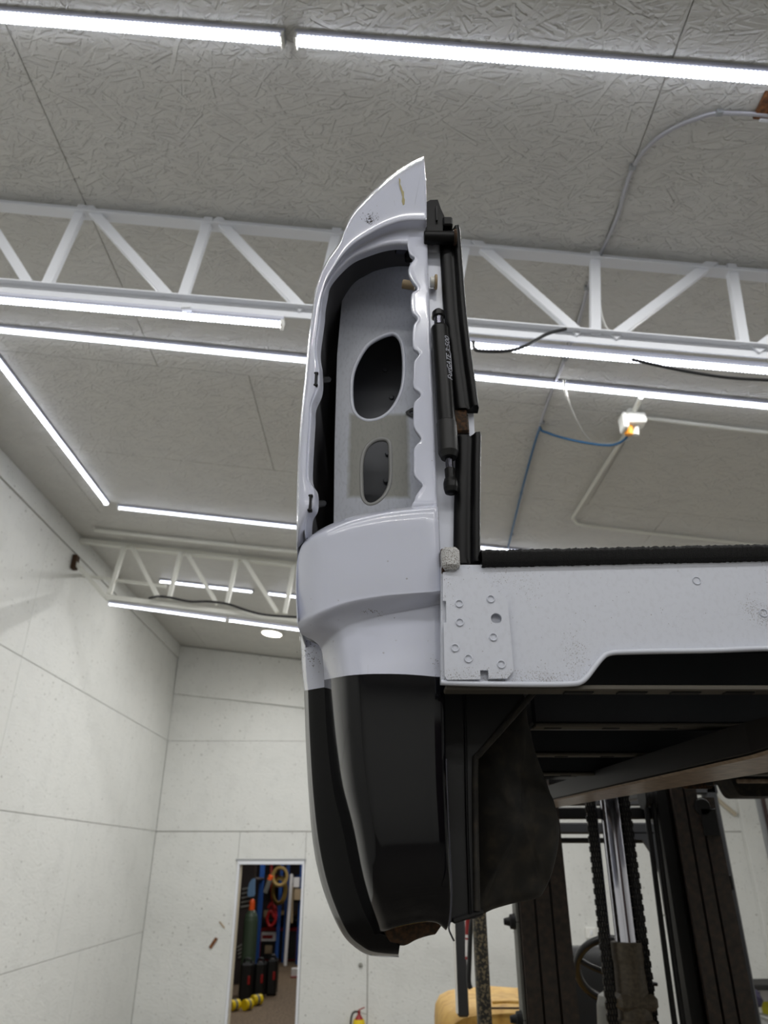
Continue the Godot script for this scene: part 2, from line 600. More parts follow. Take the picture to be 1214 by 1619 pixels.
func strip_light(a: Vector3, b: Vector3, label: String, drop := 0.0, energy := STRIP_ENERGY, wide := 0.05) -> void:
	a.y -= drop + 0.003
	b.y -= drop + 0.003
	var t := thing("strip_light", label, "light", (a + b) * 0.5, "ceiling strip lights")
	var bs := aim(a, b)
	var l := a.distance_to(b)
	var d := (b - a).normalized()
	var down := -bs.y
	obj("housing", profile(a, b, [Vector2(-wide * 0.5, 0), Vector2(-wide * 0.5, -0.014), Vector2(-wide * 0.36, -0.024), Vector2(wide * 0.36, -0.024), Vector2(wide * 0.5, -0.014), Vector2(wide * 0.5, 0)]), mats.housing, t)
	var st := begin(true)
	var w := wide * 0.42
	var n := 8
	for k in n:
		var t0 := PI * k / n
		var t1 := PI * (k + 1) / n
		var c: Array = []
		for m in [[t0, 0.0], [t1, 0.0], [t1, 1.0], [t0, 1.0]]:
			c.append([a.lerp(b, m[1]) + d * (0.012 if m[1] == 0.0 else -0.012) + bs.x * cos(m[0]) * w + down * (0.0235 + sin(m[0]) * w * 0.75), Vector2(m[1] * l / 1.0, m[0] / PI)])
		for i in [0, 1, 2, 0, 2, 3]:
			st.set_uv(c[i][1])
			st.add_vertex(c[i][0])
	obj("lens", done(st), mats.lit_lens, t, "bright ribbed lens")
	for e in [[a, 1.0], [b, -1.0]]:
		obj("end_cap", box(e[0] + d * 0.006 * e[1] + down * 0.023, Vector3(wide * 0.98, 0.046, 0.012) if absf(d.x) < 0.5 else Vector3(0.012, 0.046, wide * 0.98), 0.003, Vector3(0, 0, -atan(SLOPE) if absf(d.x) > 0.5 else 0.0)), mats.white_plastic, t)
	var al := AreaLight3D.new()
	al.name = "light"
	t.add_child(al)
	al.area_size = Vector2(0.010, l - 0.03)
	al.light_color = Color(1.0, 0.995, 0.985)
	al.light_energy = energy * l / 2.44
	al.area_range = 40.0
	al.area_attenuation = 2.0
	al.shadow_enabled = true
	al.transform = Transform3D(Basis(bs.x, d, bs.x.cross(d)), (a + b) * 0.5 + down * (0.026 + w * 0.78) - orig[t])
	if al.global_basis.z.y < 0.0:     # its light leaves along -z and must go down
		al.transform.basis = Basis(-bs.x, d, -bs.x.cross(d))

func roof_point(x: float, z: float, under := 0.0) -> Vector3:
	return Vector3(x, roof(x) - under, -z)

func _ready() -> void:
	rng.seed = 20240611
	# camera
	var cam := Camera3D.new()
	cam.name = "camera"
	add_child(cam)
	cam.position = Vector3(0, 2.03, 0)
	cam.rotation_degrees = Vector3(26.2, -0.46, 0)
	cam.fov = 2.0 * rad_to_deg(atan(809.5 / 1122.0))
	cam.near = 0.02
	cam.far = 100.0
	cam.current = true
	var lens := CameraAttributesPhysical.new()      # a small phone lens, sharp on the truck bed
	lens.frustum_focal_length = 12.0 / (809.5 / 1122.0)
	lens.frustum_near = 0.02
	lens.frustum_far = 100.0
	lens.frustum_focus_distance = 0.9
	lens.exposure_aperture = 5.0
	cam.attributes = lens
	# environment: a closed room, no sky to see
	var we := WorldEnvironment.new()
	we.name = "environment"
	var env := Environment.new()
	env.background_mode = Environment.BG_COLOR
	env.background_color = Color(0, 0, 0)
	env.tonemap_mode = Environment.TONE_MAPPER_LINEAR
	env.tonemap_exposure = 1.78
	env.sdfgi_enabled = true
	env.ssao_enabled = true
	env.ssil_enabled = true
	we.environment = env
	add_child(we)
	make_materials()
	build_lights()
	build_shell()
	build_trusses()
	build_bed()
	build_forklift()
	build_ceiling_fittings()
	build_wall_things()
	build_store_room()

func build_lights() -> void:
	# rows across the ceiling, 2.44 m lengths end to end
	for k in [[-2.77, "leftmost length of the nearest overhead light row"], [-0.32, "right length of the nearest overhead light row, past the dark joint"], [2.13, "length of the nearest overhead light row beyond the right edge of the view"]]:
		strip_light(roof_point(k[0] + 0.012, 1.555), roof_point(minf(k[0] + 2.425, 5.5), 1.555), k[1], 0.0, STRIP_ENERGY * (0.6 if k[0] < -2 else 1.0))
	for k in [[-2.36, "left length of the ceiling light row just past the near truss"], [0.10, "right length of the ceiling light row above the white outlet box"], [2.55, "length of the light row past the near truss, off to the right"]]:
		strip_light(roof_point(k[0], 3.405), roof_point(k[0] + 2.43, 3.405), k[1], 0.0, STRIP_ENERGY * (0.6 if k[0] < -2 else 1.0))
	strip_light(roof_point(-2.48, 3.46), roof_point(-2.48, 5.79), "strip light running away along the left wall under the ceiling", 0.0, STRIP_ENERGY * 0.12)
	for k in [[-2.39, "strip light meeting the wall-side light at the left corner of the ceiling"], [0.07, "strip light glimpsed just above the black bed liner edge"], [2.52, "strip light hidden to the right above the bed floor"]]:
		strip_light(roof_point(k[0], 5.845), roof_point(k[0] + 2.43, 5.845), k[1], 0.0, STRIP_ENERGY * (0.3 if k[0] < -2 else 1.0))
	for k in [[-2.55, "short strip light seen through the far truss, left one"], [-1.28, "strip light seen through the far truss, right one"], [1.2, "strip light behind the lifted bed above the back wall"]]:
		strip_light(roof_point(k[0], 7.8), roof_point(k[0] + (1.1 if k[0] < -2 else 2.43), 7.8), k[1], 0.0, STRIP_ENERGY * (0.8 if k[0] < -2 else 2.0))
	# on the bottom chords of the trusses
	var t1 := func(x: float) -> Vector3: return Vector3(x, 4.168 - 0.103 * x - 0.035, -2.44)
	strip_light(t1.call(-2.75), t1.call(-0.42), "strip light under the near truss bottom chord, left of the white panel", 0.0, STRIP_ENERGY * 0.6, 0.045)
	var t1b := func(x: float) -> Vector3: return Vector3(x, 4.168 - 0.103 * x - 0.03, -2.475)
	strip_light(t1b.call(0.2), t1b.call(2.6), "strip light half hidden behind the near truss bottom chord, right side", 0.0, STRIP_ENERGY, 0.045)
	var t2 := func(x: float) -> Vector3: return Vector3(x, 4.006 - 0.137 * x - 0.035, -6.7)
	strip_light(t2.call(-2.66), t2.call(-1.48), "strip light under the far truss, end nearest the left wall", 0.0, STRIP_ENERGY * 0.12, 0.045)
	strip_light(t2.call(-1.46), t2.call(0.9), "longer strip light under the far truss, right of the cable joint", 0.0, STRIP_ENERGY * 0.75, 0.045)
	# rows behind the camera
	for z in [-1.35, -3.8, -5.7]:
		for k in [[-1.9, "left"], [0.7, "right"]]:
			strip_light(roof_point(k[0], z), roof_point(k[0] + 2.43, z), "%s ceiling strip light of the %s row behind the viewer" % [k[1], {-1.35: "first", -3.8: "second", -5.7: "third"}[z]], 0.0, STRIP_ENERGY * 1.25)
	# round light by the back wall
	var c: Vector3 = Vector3(-1.4684, 4.8618, -9.5331)
	var t := thing("round_light", "small round ceiling light near the back wall", "light", c)
	var nrm := Vector3(SLOPE, 1, 0).normalized()
	obj("rim", lathe(c, c - nrm * 0.02, [[0.0, 0.165], [0.6, 0.165], [1.0, 0.145]], 32), mats.white_plastic, t)
	obj("diffuser", lathe(c - nrm * 0.015, c - nrm * 0.032, [[0.0, 0.14], [0.6, 0.13], [1.0, 0.09]], 32), mats.lit_round, t, "glowing round diffuser")
	var ol := SpotLight3D.new()
	ol.name = "light"
	t.add_child(ol)
	ol.position = -nrm * 0.04
	ol.rotation_degrees = Vector3(-90, 0, 0)
	ol.spot_angle = 80.0
	ol.spot_range = 30.0
	ol.light_size = 0.12
	ol.light_energy = 1.3
	ol.shadow_enabled = true

# ---------------------------------------------------------------- room
func sheet_wall(parent: Node3D, rows: Array, cuts: Array, lo: float, hi: float, place: Callable, m: Material) -> void:
	for i in rows.size() - 1:
		var xs: Array = [lo] + (cuts[i] as Array) + [hi]
		for k in xs.size() - 1:
			obj("panel", place.call(xs[k] + 0.0025, rows[i] + 0.0025, xs[k + 1] - 0.0025, rows[i + 1] - 0.0025), m, parent)

func build_shell() -> void:
	struct("floor", span(Vector3(-3.3, -0.15, 7.7), Vector3(5.8, 0, -11.0)), mats.concrete, "grey concrete workshop floor")
	# left wall: backing and painted sheets 1.22 m high
	var wl := struct("wall_left", span(Vector3(-3.30, 0, 7.7), Vector3(-3.114, 5.2, -11.05)), mats.seam_shadow_board, "white painted board wall on the left with sheet seams")
	var lp := func(z0: float, y0: float, z1: float, y1: float) -> ArrayMesh: return span(Vector3(-3.115, y0, -z0), Vector3(-3.10, y1, -z1), 0.003)
	sheet_wall(wl, [0.0, 1.19, 2.405, 3.625], [[-6.1, -3.64, -1.2, 1.24, 3.68, 6.26, 8.70], [-4.84, -2.4, 0.8, 3.15, 5.58, 8.03], [-6.1, -3.64, -1.2, 1.24, 3.68, 6.12, 9.3]], -7.5, 10.9, lp, mats.painted_wall)
	for cut in [[-7.5, -6.08], [-6.08, -3.64], [-3.64, -1.2], [-1.2, 1.24], [1.24, 3.68], [3.68, 6.12], [6.12, 8.56], [8.56, 10.9]]:
		obj("panel", lp.call(cut[0] + 0.0025, 3.6275, cut[1] - 0.0025, 4.845), mats.painted_wall, wl)
	obj("top_board", span(Vector3(-3.12, 4.852, 7.5), Vector3(-3.085, 5.052, -10.9), 0.003), mats.painted_wall, wl)
	# right wall and wall behind the viewer
	struct("wall_right", span(Vector3(5.6, 0, 7.7), Vector3(5.8, 4.2, -11.05)), mats.painted_wall, "white wall on the right")
	struct("wall_rear", span(Vector3(-3.3, 0, 7.5), Vector3(5.8, 5.2, 7.7)), mats.painted_wall, "white wall behind the viewer")
	var gd := struct("door_2", span(Vector3(0.75, 0, 7.46), Vector3(4.95, 3.62, 7.5)), mats.brown_door, "added unseen dark sectional door behind the viewer, shapes the reflections")  # added door out of view, darkens part of the gloss panel's reflection
	for k in 6:
		obj("door_panel", span(Vector3(0.77, 0.02 + 0.6 * k, 7.42), Vector3(4.93, 0.60 + 0.6 * k, 7.46), 0.008), mats.brown_door, gd)
	# back wall round the doorway
	var wb := struct("wall_back", plate([Vector2(-3.11, 0), Vector2(-1.893, 0), Vector2(-1.893, 1.99), Vector2(-1.034, 1.99), Vector2(-1.034, 0), Vector2(5.7, 0), Vector2(5.7, roof(5.7) + 0.1), Vector2(-3.11, roof(-3.11) + 0.1)], [], -10.915, 0.14), mats.seam_shadow_board, "white painted back wall with a doorway")
	var bp := func(x0: float, y0: float, x1: float, y1: float) -> ArrayMesh: return span(Vector3(x0, y0, -10.916), Vector3(x1, y1, -10.90), 0.003)
	for r in [[-3.1, 0, -1.925, 2.40], [-1.0, 0, -0.13, 2.40], [-1.925, 2.045, -1.0, 2.40], [-3.1, 2.405, -0.65, 3.62], [-0.645, 2.405, 1.79, 3.62], [1.795, 2.405, 4.23, 3.62], [4.235, 2.405, 5.6, 3.62]]:
		obj("panel", bp.call(r[0] + 0.002, r[1] + 0.002, r[2] - 0.002, r[3] - 0.002), mats.painted_wall, wb)
	for r in [[-0.125, 0, 1.1, 2.40], [1.105, 0, 2.32, 2.40], [2.325, 0, 3.55, 2.40], [3.555, 0, 4.77, 2.40], [4.775, 0, 5.6, 2.40]]:
		obj("panel", span(Vector3(r[0] + 0.002, r[1], -10.93), Vector3(r[2] - 0.002, r[3] - 0.002, -10.912), 0.003), mats.painted_wall, wb)
	obj("panel", plate([Vector2(-3.1, 3.622), Vector2(5.6, 3.622), Vector2(5.6, 3.70), Vector2(-3.1, 4.44)], [], -10.9, 0.016), mats.painted_wall, wb)
	obj("bulkhead_board", plate([Vector2(-3.09, 4.308), Vector2(5.6, 3.40), Vector2(5.6, roof(5.6) - 0.012), Vector2(-3.09, roof(-3.09) - 0.012)], [], -10.86, 0.05), mats.painted_wall, wb, "raised board band under the ceiling")
	# ceiling: backing and painted sheets 2.44 by 1.22 m
	var cl := struct("ceiling", profile(Vector3(-3.3, roof(-3.3) + 0.075, 0), Vector3(5.8, roof(5.8) + 0.075, 0), [Vector2(-11.05, -0.05), Vector2(7.7, -0.05), Vector2(7.7, 0.05), Vector2(-11.05, 0.05)]), mats.seam_filler, "grey-white sloping ceiling of painted strand board sheets")
	for r in 16:
		var z1 := 4.87 + 1.215 * (r - 9)
		var z0 := maxf(z1 - 1.215, -7.5)
		z1 = minf(z1, 10.9)
		if z1 <= z0 + 0.02:
			continue
		var off: float = [1.03, -0.21, 1.03, 1.03, 1.03, 1.03, 1.03, 1.03, 1.03, -0.825, -0.21, 1.03, -0.21, 1.03, -0.21, 1.03][r]
		var xs: Array = [-3.1]
		for k in range(-2, 3):
			var x := off + 2.44 * k
			if x > -3.0 and x < 5.5:
				xs.append(x)
		xs.append(5.6)
		for k in xs.size() - 1:
			var x0: float = xs[k] + 0.0016
			var x1: float = xs[k + 1] - 0.0016
			var c := Vector3((x0 + x1) * 0.5, roof((x0 + x1) * 0.5) + 0.008 + rng.randf_range(0, 0.0015), -(z0 + z1) * 0.5)
			obj("panel", box(c, Vector3((x1 - x0) * sqrt(1 + SLOPE * SLOPE), 0.016, z1 - z0 - 0.0035), 0.002, Vector3(0, 0, -atan(SLOPE))), mats.painted_ceiling, cl)
	# door frame
	var d := struct("door_1", span(Vector3(-1.925, 0, -10.89), Vector3(-1.893, 2.0, -11.06)), mats.white_steel, "open doorway to the store room in the back wall, white frame")
	obj("frame_side", span(Vector3(-1.034, 0, -10.89), Vector3(-1.004, 2.0, -11.06)), mats.white_steel, d)
	obj("frame_head", span(Vector3(-1.925, 1.99, -10.885), Vector3(-1.004, 2.04, -11.06)), mats.white_steel, d)
	obj("frame_strip", span(Vector3(-1.95, 2.035, -10.88), Vector3(-0.985, 2.058, -10.90)), mats.galvanised, d)
	obj("stop_strip", span(Vector3(-1.893, 0, -10.95), Vector3(-1.872, 1.99, -11.0)), mats.tan_trim, d)

# ---------------------------------------------------------------- trusses
func build_trusses() -> void:
	var wm: Material = mats.white_steel
	var t := thing("roof_truss", "near white steel roof truss crossing the whole view behind the panel", "truss", Vector3(1.2, 4.05, -2.43), "roof trusses")
	var top := func(x: float) -> Vector3: return Vector3(x, roof(x) - 0.028, -2.43)
	var bot := func(x: float) -> Vector3: return Vector3(x, 4.168 - 0.103 * x, -2.43)
	var lsec := [Vector2(-0.03, -0.024), Vector2(0.03, -0.024), Vector2(0.03, -0.018), Vector2(0.004, -0.018), Vector2(0.004, 0.024), Vector2(-0.004, 0.024), Vector2(-0.004, -0.018), Vector2(-0.03, -0.018)]
	obj("top_chord", profile(top.call(-3.1), top.call(5.6), lsec), wm, t)
	var bsec := [Vector2(-0.035, 0.024), Vector2(-0.035, 0.018), Vector2(-0.004, 0.018), Vector2(-0.004, -0.03), Vector2(0.004, -0.03), Vector2(0.004, 0.018), Vector2(0.035, 0.018), Vector2(0.035, 0.024)]
	obj("bottom_chord", profile(bot.call(-3.1), bot.call(5.6), bsec), wm, t)
	var near := Vector3(0, 0, 0.028)
	var pairs := [[Vector3(-1.8694, 4.7778, -2.43), Vector3(-1.5797, 4.3615, -2.43)], [Vector3(-1.4279, 4.8586, -2.43), Vector3(-1.4987, 4.3546, -2.43)], [Vector3(-1.4028, 4.8545, -2.43), Vector3(-0.9417, 4.2917, -2.43)], [Vector3(-0.8144, 4.7832, -2.43), Vector3(-0.8788, 4.2847, -2.43)], [Vector3(-0.7778, 4.7793, -2.43), Vector3(-0.3362, 4.2155, -2.43)], [Vector3(-0.2025, 4.7175, -2.43), Vector3(-0.2666, 4.2233, -2.43)], [Vector3(0.4066, 4.6527, -2.43), Vector3(0.3113, 4.1482, -2.43)], [Vector3(0.4422, 4.6489, -2.43), Vector3(0.8748, 4.0885, -2.43)], [Vector3(1.0057, 4.601, -2.43), Vector3(0.9403, 4.082, -2.43)], [Vector3(1.5593, 4.5336, -2.43), Vector3(1.0107, 4.072, -2.43)], [Vector3(1.6255, 4.5262, -2.43), Vector3(1.5759, 4.0168, -2.43)], [Vector3(2.1003, 4.371, -2.43), Vector3(1.6167, 4.0034, -2.43)]]
	for w in pairs:
		obj("web_member", bar(w[0], w[1], 0.046, 0.03, 0.003, Vector3(0, 0, 1)), wm, t)
	var x := 2.05
	while x < 5.0:
		obj("web_member", bar(bot.call(x), top.call(x + 0.42), 0.03, 0.04, 0.003, Vector3(0, 0, 1)), wm, t)
		obj("web_member", bar(top.call(x + 0.48), bot.call(x + 0.82), 0.03, 0.04, 0.003, Vector3(0, 0, 1)), wm, t)
		x += 0.88
	obj("ceiling_angle", profile(Vector3(-0.8962, 4.82, -2.4), Vector3(1.0227, 4.6136, -2.4), [Vector2(-0.02, 0.0), Vector2(0.02, 0.0), Vector2(0.02, 0.005), Vector2(-0.015, 0.005), Vector2(-0.015, 0.03), Vector2(-0.02, 0.03)]), wm, t)
	obj("plate", box(Vector3(-0.8475, 4.21, -2.42), Vector3(0.045, 0.022, 0.05), 0.004), wm, t)
	# far truss
	var t2 := thing("roof_truss", "far cream roof truss running out from the left wall", "truss", Vector3(-1.0, 4.2, -6.7), "roof trusses")
	var cm: Material = mats.cream_steel
	var top2 := func(px: float) -> Vector3: return Vector3(px, roof(px) - 0.05, -6.74)
	var bot2 := func(px: float) -> Vector3: return Vector3(px, 4.036 - 0.125 * px, -6.7)
	obj("top_chord", bar(top2.call(-3.1), top2.call(5.6), 0.06, 0.05, 0.004), cm, t2)
	obj("bottom_chord", bar(bot2.call(-2.70), bot2.call(5.0), 0.06, 0.05, 0.004), cm, t2)
	for w in [[Vector3(-2.604, 4.9299, -6.7), Vector3(-2.6695, 4.4036, -6.7)], [Vector3(-2.5318, 4.9231, -6.7), Vector3(-2.183, 4.3719, -6.7)], [Vector3(-2.0196, 4.8616, -6.7), Vector3(-2.075, 4.359, -6.7)], [Vector3(-1.9535, 4.8478, -6.7), Vector3(-1.5946, 4.3079, -6.7)], [Vector3(-1.4388, 4.7869, -6.7), Vector3(-1.4999, 4.2951, -6.7)], [Vector3(-1.3669, 4.7732, -6.7), Vector3(-0.9966, 4.2249, -6.7)], [Vector3(-0.8569, 4.7265, -6.7), Vector3(-0.9213, 4.2121, -6.7)], [Vector3(-0.7861, 4.7198, -6.7), Vector3(-0.4351, 4.149, -6.7)]]:
		obj("web_member", bar(w[0], w[1], 0.04, 0.045, 0.003, Vector3(0, 0, 1)), cm, t2)
	var q := -0.62
	while q < 4.8:
		obj("web_member", bar(top2.call(q), bot2.call(q + 0.42), 0.04, 0.045, 0.003, Vector3(0, 0, 1)), cm, t2)
		obj("web_member", bar(bot2.call(q + 0.48), top2.call(q + 0.86), 0.04, 0.045, 0.003, Vector3(0, 0, 1)), cm, t2)
		q += 0.92
	obj("end_brace", bar(Vector3(-3.09, 4.76, -6.70), bot2.call(-2.70), 0.04, 0.045, 0.003, Vector3(0, 0, 1)), cm, t2)
	obj("wall_bracket", span(Vector3(-3.10, 4.67, -6.66), Vector3(-3.05, 4.82, -6.74), 0.005), mats.rusty_steel, t2)
	obj("tie_bar", bar(Vector3(-3.09, 4.70, -6.95), Vector3(-2.2, 4.58, -6.95), 0.03, 0.03, 0.003), cm, t2)

# ---------------------------------------------------------------- the pickup bed
func oval_ring(pts: Array, z: float, r: float) -> ArrayMesh:
	var p: Array = []
	for q in pts:
		p.append(Vector3(q.x, q.y, z))
	return ring_tube(p, r, 8)

func build_bed() -> void:
	var t := thing("truck_bed", "white pickup truck bed with black lower corner, lifted on the forks, tail lamp removed", "truck bed", Vector3(0.6, 2.18, -1.5))
	# --- rear corner skin
	var st := begin(true)
	add_rows(st, patch_rows([
	[Vector3(0.0681, 3.0183, -0.75), Vector3(0.0654, 2.9881, -0.733), Vector3(0.0623, 2.9599, -0.723), Vector3(0.0543, 2.9046, -0.72), Vector3(0.0467, 2.8536, -0.72), Vector3(0.0452, 2.8477, -0.7254), Vector3(0.0434, 2.8446, -0.738), Vector3(0.0398, 2.8209, -0.738), Vector3(0.0398, 2.8219, -0.752)],
	[Vector3(0.0459, 3.0035, -0.75), Vector3(0.044, 2.9743, -0.733), Vector3(0.0416, 2.9476, -0.723), Vector3(0.0354, 2.8967, -0.72), Vector3(0.0294, 2.8499, -0.72), Vector3(0.0282, 2.845, -0.7254), Vector3(0.0266, 2.8432, -0.738), Vector3(0.0238, 2.8212, -0.738), Vector3(0.0238, 2.8222, -0.752)],
	[Vector3(0.0167, 2.9755, -0.75), Vector3(0.0159, 2.948, -0.733), Vector3(0.0147, 2.9236, -0.723), Vector3(0.0114, 2.8796, -0.72), Vector3(0.0082, 2.8393, -0.72), Vector3(0.0075, 2.8357, -0.7254), Vector3(0.0065, 2.8359, -0.738), Vector3(0.005, 2.8169, -0.738), Vector3(0.005, 2.8179, -0.752)],
	[Vector3(-0.0122, 2.9382, -0.75), Vector3(-0.0121, 2.9127, -0.733), Vector3(-0.0122, 2.8912, -0.723), Vector3(-0.0134, 2.8551, -0.72), Vector3(-0.0146, 2.8224, -0.72), Vector3(-0.015, 2.8205, -0.7254), Vector3(-0.0156, 2.8229, -0.738), Vector3(-0.0162, 2.8074, -0.738), Vector3(-0.0162, 2.8084, -0.752)],
	[Vector3(-0.0395, 2.8962, -0.75), Vector3(-0.0385, 2.8729, -0.733), Vector3(-0.0379, 2.8543, -0.723), Vector3(-0.0372, 2.8265, -0.72), Vector3(-0.0368, 2.8018, -0.72), Vector3(-0.0369, 2.8016, -0.7254), Vector3(-0.0374, 2.8064, -0.738), Vector3(-0.0372, 2.7946, -0.738), Vector3(-0.0372, 2.7956, -0.752)],
	[Vector3(-0.0499, 2.8667, -0.75), Vector3(-0.049, 2.8444, -0.733), Vector3(-0.0488, 2.8268, -0.723), Vector3(-0.0503, 2.8013, -0.72), Vector3(-0.0519, 2.7787, -0.72), Vector3(-0.0527, 2.7788, -0.7254), Vector3(-0.0542, 2.784, -0.738), Vector3(-0.055, 2.7731, -0.738), Vector3(-0.055, 2.7741, -0.752)],
	[Vector3(-0.0573, 2.8366, -0.75), Vector3(-0.0565, 2.8153, -0.733), Vector3(-0.0568, 2.7985, -0.723), Vector3(-0.0599, 2.7745, -0.72), Vector3(-0.0634, 2.7534, -0.72), Vector3(-0.0647, 2.7537, -0.7254), Vector3(-0.067, 2.759, -0.738), Vector3(-0.0687, 2.7488, -0.738), Vector3(-0.0687, 2.7498, -0.752)],
	[Vector3(-0.0727, 2.805, -0.75), Vector3(-0.0712, 2.7848, -0.733), Vector3(-0.0705, 2.7694, -0.723), Vector3(-0.0714, 2.7486, -0.72), Vector3(-0.0726, 2.7306, -0.72), Vector3(-0.0734, 2.7315, -0.7254), Vector3(-0.0751, 2.7374, -0.738), Vector3(-0.0757, 2.7286, -0.738), Vector3(-0.0717, 2.7296, -0.752)],
	[Vector3(-0.083, 2.7707, -0.7462), Vector3(-0.0814, 2.7552, -0.733), Vector3(-0.08, 2.7407, -0.723), Vector3(-0.0785, 2.7219, -0.72), Vector3(-0.0774, 2.7056, -0.72), Vector3(-0.0776, 2.7057, -0.7243), Vector3(-0.0782, 2.7094, -0.7342), Vector3(-0.0777, 2.7016, -0.7342), Vector3(-0.0737, 2.7026, -0.7482)],
	[Vector3(-0.089, 2.7328, -0.7425), Vector3(-0.0875, 2.7222, -0.733), Vector3(-0.0855, 2.7096, -0.723), Vector3(-0.0824, 2.6957, -0.72), Vector3(-0.0795, 2.6843, -0.72), Vector3(-0.0792, 2.6845, -0.7231), Vector3(-0.079, 2.6872, -0.7305), Vector3(-0.0776, 2.6817, -0.7305), Vector3(-0.0736, 2.6827, -0.7445)],
	[Vector3(-0.0911, 2.689, -0.7388), Vector3(-0.0899, 2.6832, -0.733), Vector3(-0.0878, 2.6731, -0.723), Vector3(-0.0842, 2.666, -0.72), Vector3(-0.0809, 2.6615, -0.72), Vector3(-0.0803, 2.6622, -0.722), Vector3(-0.0797, 2.6648, -0.7268), Vector3(-0.0781, 2.6626, -0.7268), Vector3(-0.0741, 2.6636, -0.7408)],
	[Vector3(-0.093, 2.6387, -0.735), Vector3(-0.0923, 2.6365, -0.733), Vector3(-0.0901, 2.6273, -0.723), Vector3(-0.0865, 2.6214, -0.72), Vector3(-0.0832, 2.6179, -0.72), Vector3(-0.0825, 2.6177, -0.7209), Vector3(-0.0816, 2.6182, -0.723), Vector3(-0.0801, 2.6165, -0.723), Vector3(-0.0761, 2.6175, -0.737)],
	[Vector3(-0.0944, 2.5927, -0.735), Vector3(-0.0934, 2.5914, -0.733), Vector3(-0.0909, 2.5842, -0.723), Vector3(-0.086, 2.5836, -0.72), Vector3(-0.0813, 2.5853, -0.72), Vector3(-0.0802, 2.5864, -0.7209), Vector3(-0.0788, 2.5887, -0.723), Vector3(-0.0765, 2.5895, -0.723), Vector3(-0.0725, 2.5905, -0.737)],
	[Vector3(-0.0955, 2.5661, -0.735), Vector3(-0.0944, 2.5646, -0.733), Vector3(-0.0917, 2.5573, -0.723), Vector3(-0.0861, 2.5552, -0.72), Vector3(-0.0807, 2.5552, -0.72), Vector3(-0.0795, 2.5559, -0.7209), Vector3(-0.0778, 2.5574, -0.723), Vector3(-0.0752, 2.5574, -0.723), Vector3(-0.0712, 2.5584, -0.737)],
	[Vector3(-0.0963, 2.5354, -0.735), Vector3(-0.0955, 2.5342, -0.733), Vector3(-0.0932, 2.5277, -0.723), Vector3(-0.0894, 2.5269, -0.72), Vector3(-0.0858, 2.5283, -0.72), Vector3(-0.085, 2.5293, -0.7209), Vector3(-0.084, 2.5312, -0.723), Vector3(-0.0823, 2.5318, -0.723), Vector3(-0.0783, 2.5328, -0.737)],
	[Vector3(-0.097, 2.5041, -0.735), Vector3(-0.0962, 2.5034, -0.733), Vector3(-0.0939, 2.498, -0.723), Vector3(-0.0899, 2.4997, -0.72), Vector3(-0.0861, 2.5036, -0.72), Vector3(-0.0853, 2.5051, -0.7209), Vector3(-0.0842, 2.5078, -0.723), Vector3(-0.0824, 2.5097, -0.723), Vector3(-0.0784, 2.5107, -0.737)],
	[Vector3(-0.097, 2.467, -0.735), Vector3(-0.0962, 2.4658, -0.733), Vector3(-0.0939, 2.4599, -0.723), Vector3(-0.0899, 2.4581, -0.72), Vector3(-0.0863, 2.4581, -0.72), Vector3(-0.0855, 2.4587, -0.7209), Vector3(-0.0845, 2.4599, -0.723), Vector3(-0.0827, 2.4599, -0.723), Vector3(-0.0787, 2.4609, -0.737)],
	[Vector3(-0.0964, 2.4386, -0.735), Vector3(-0.0956, 2.4374, -0.733), Vector3(-0.0933, 2.4315, -0.723), Vector3(-0.0892, 2.4289, -0.72), Vector3(-0.0853, 2.4278, -0.72), Vector3(-0.0845, 2.4281, -0.7209), Vector3(-0.0834, 2.4289, -0.723), Vector3(-0.0816, 2.4284, -0.723), Vector3(-0.0776, 2.4294, -0.737)],
	[Vector3(-0.0958, 2.4156, -0.735), Vector3(-0.0948, 2.4147, -0.733), Vector3(-0.092, 2.4099, -0.723), Vector3(-0.0863, 2.4099, -0.72), Vector3(-0.0808, 2.4114, -0.72), Vector3(-0.0796, 2.4123, -0.7209), Vector3(-0.0779, 2.4139, -0.723), Vector3(-0.0753, 2.4147, -0.723), Vector3(-0.0713, 2.4157, -0.737)],
	[Vector3(-0.095, 2.3941, -0.735), Vector3(-0.094, 2.3933, -0.733), Vector3(-0.0912, 2.3888, -0.723), Vector3(-0.0855, 2.3886, -0.72), Vector3(-0.0799, 2.3901, -0.72), Vector3(-0.0787, 2.3909, -0.7209), Vector3(-0.077, 2.3924, -0.723), Vector3(-0.0743, 2.3931, -0.723), Vector3(-0.0703, 2.3941, -0.737)],
	[Vector3(-0.0946, 2.3689, -0.743), Vector3(-0.0939, 2.3687, -0.741), Vector3(-0.0916, 2.3657, -0.731), Vector3(-0.0878, 2.3696, -0.728), Vector3(-0.0841, 2.3751, -0.728), Vector3(-0.0834, 2.3769, -0.7289), Vector3(-0.0823, 2.3798, -0.731), Vector3(-0.0806, 2.3825, -0.731), Vector3(-0.0766, 2.3835, -0.745)],
	[Vector3(-0.0966, 2.3562, -0.765), Vector3(-0.0959, 2.356, -0.763), Vector3(-0.0937, 2.353, -0.753), Vector3(-0.0899, 2.3561, -0.75), Vector3(-0.0863, 2.3607, -0.75), Vector3(-0.0855, 2.3622, -0.7509), Vector3(-0.0845, 2.3648, -0.753), Vector3(-0.0828, 2.367, -0.753), Vector3(-0.0788, 2.368, -0.767)]], 5, 4))
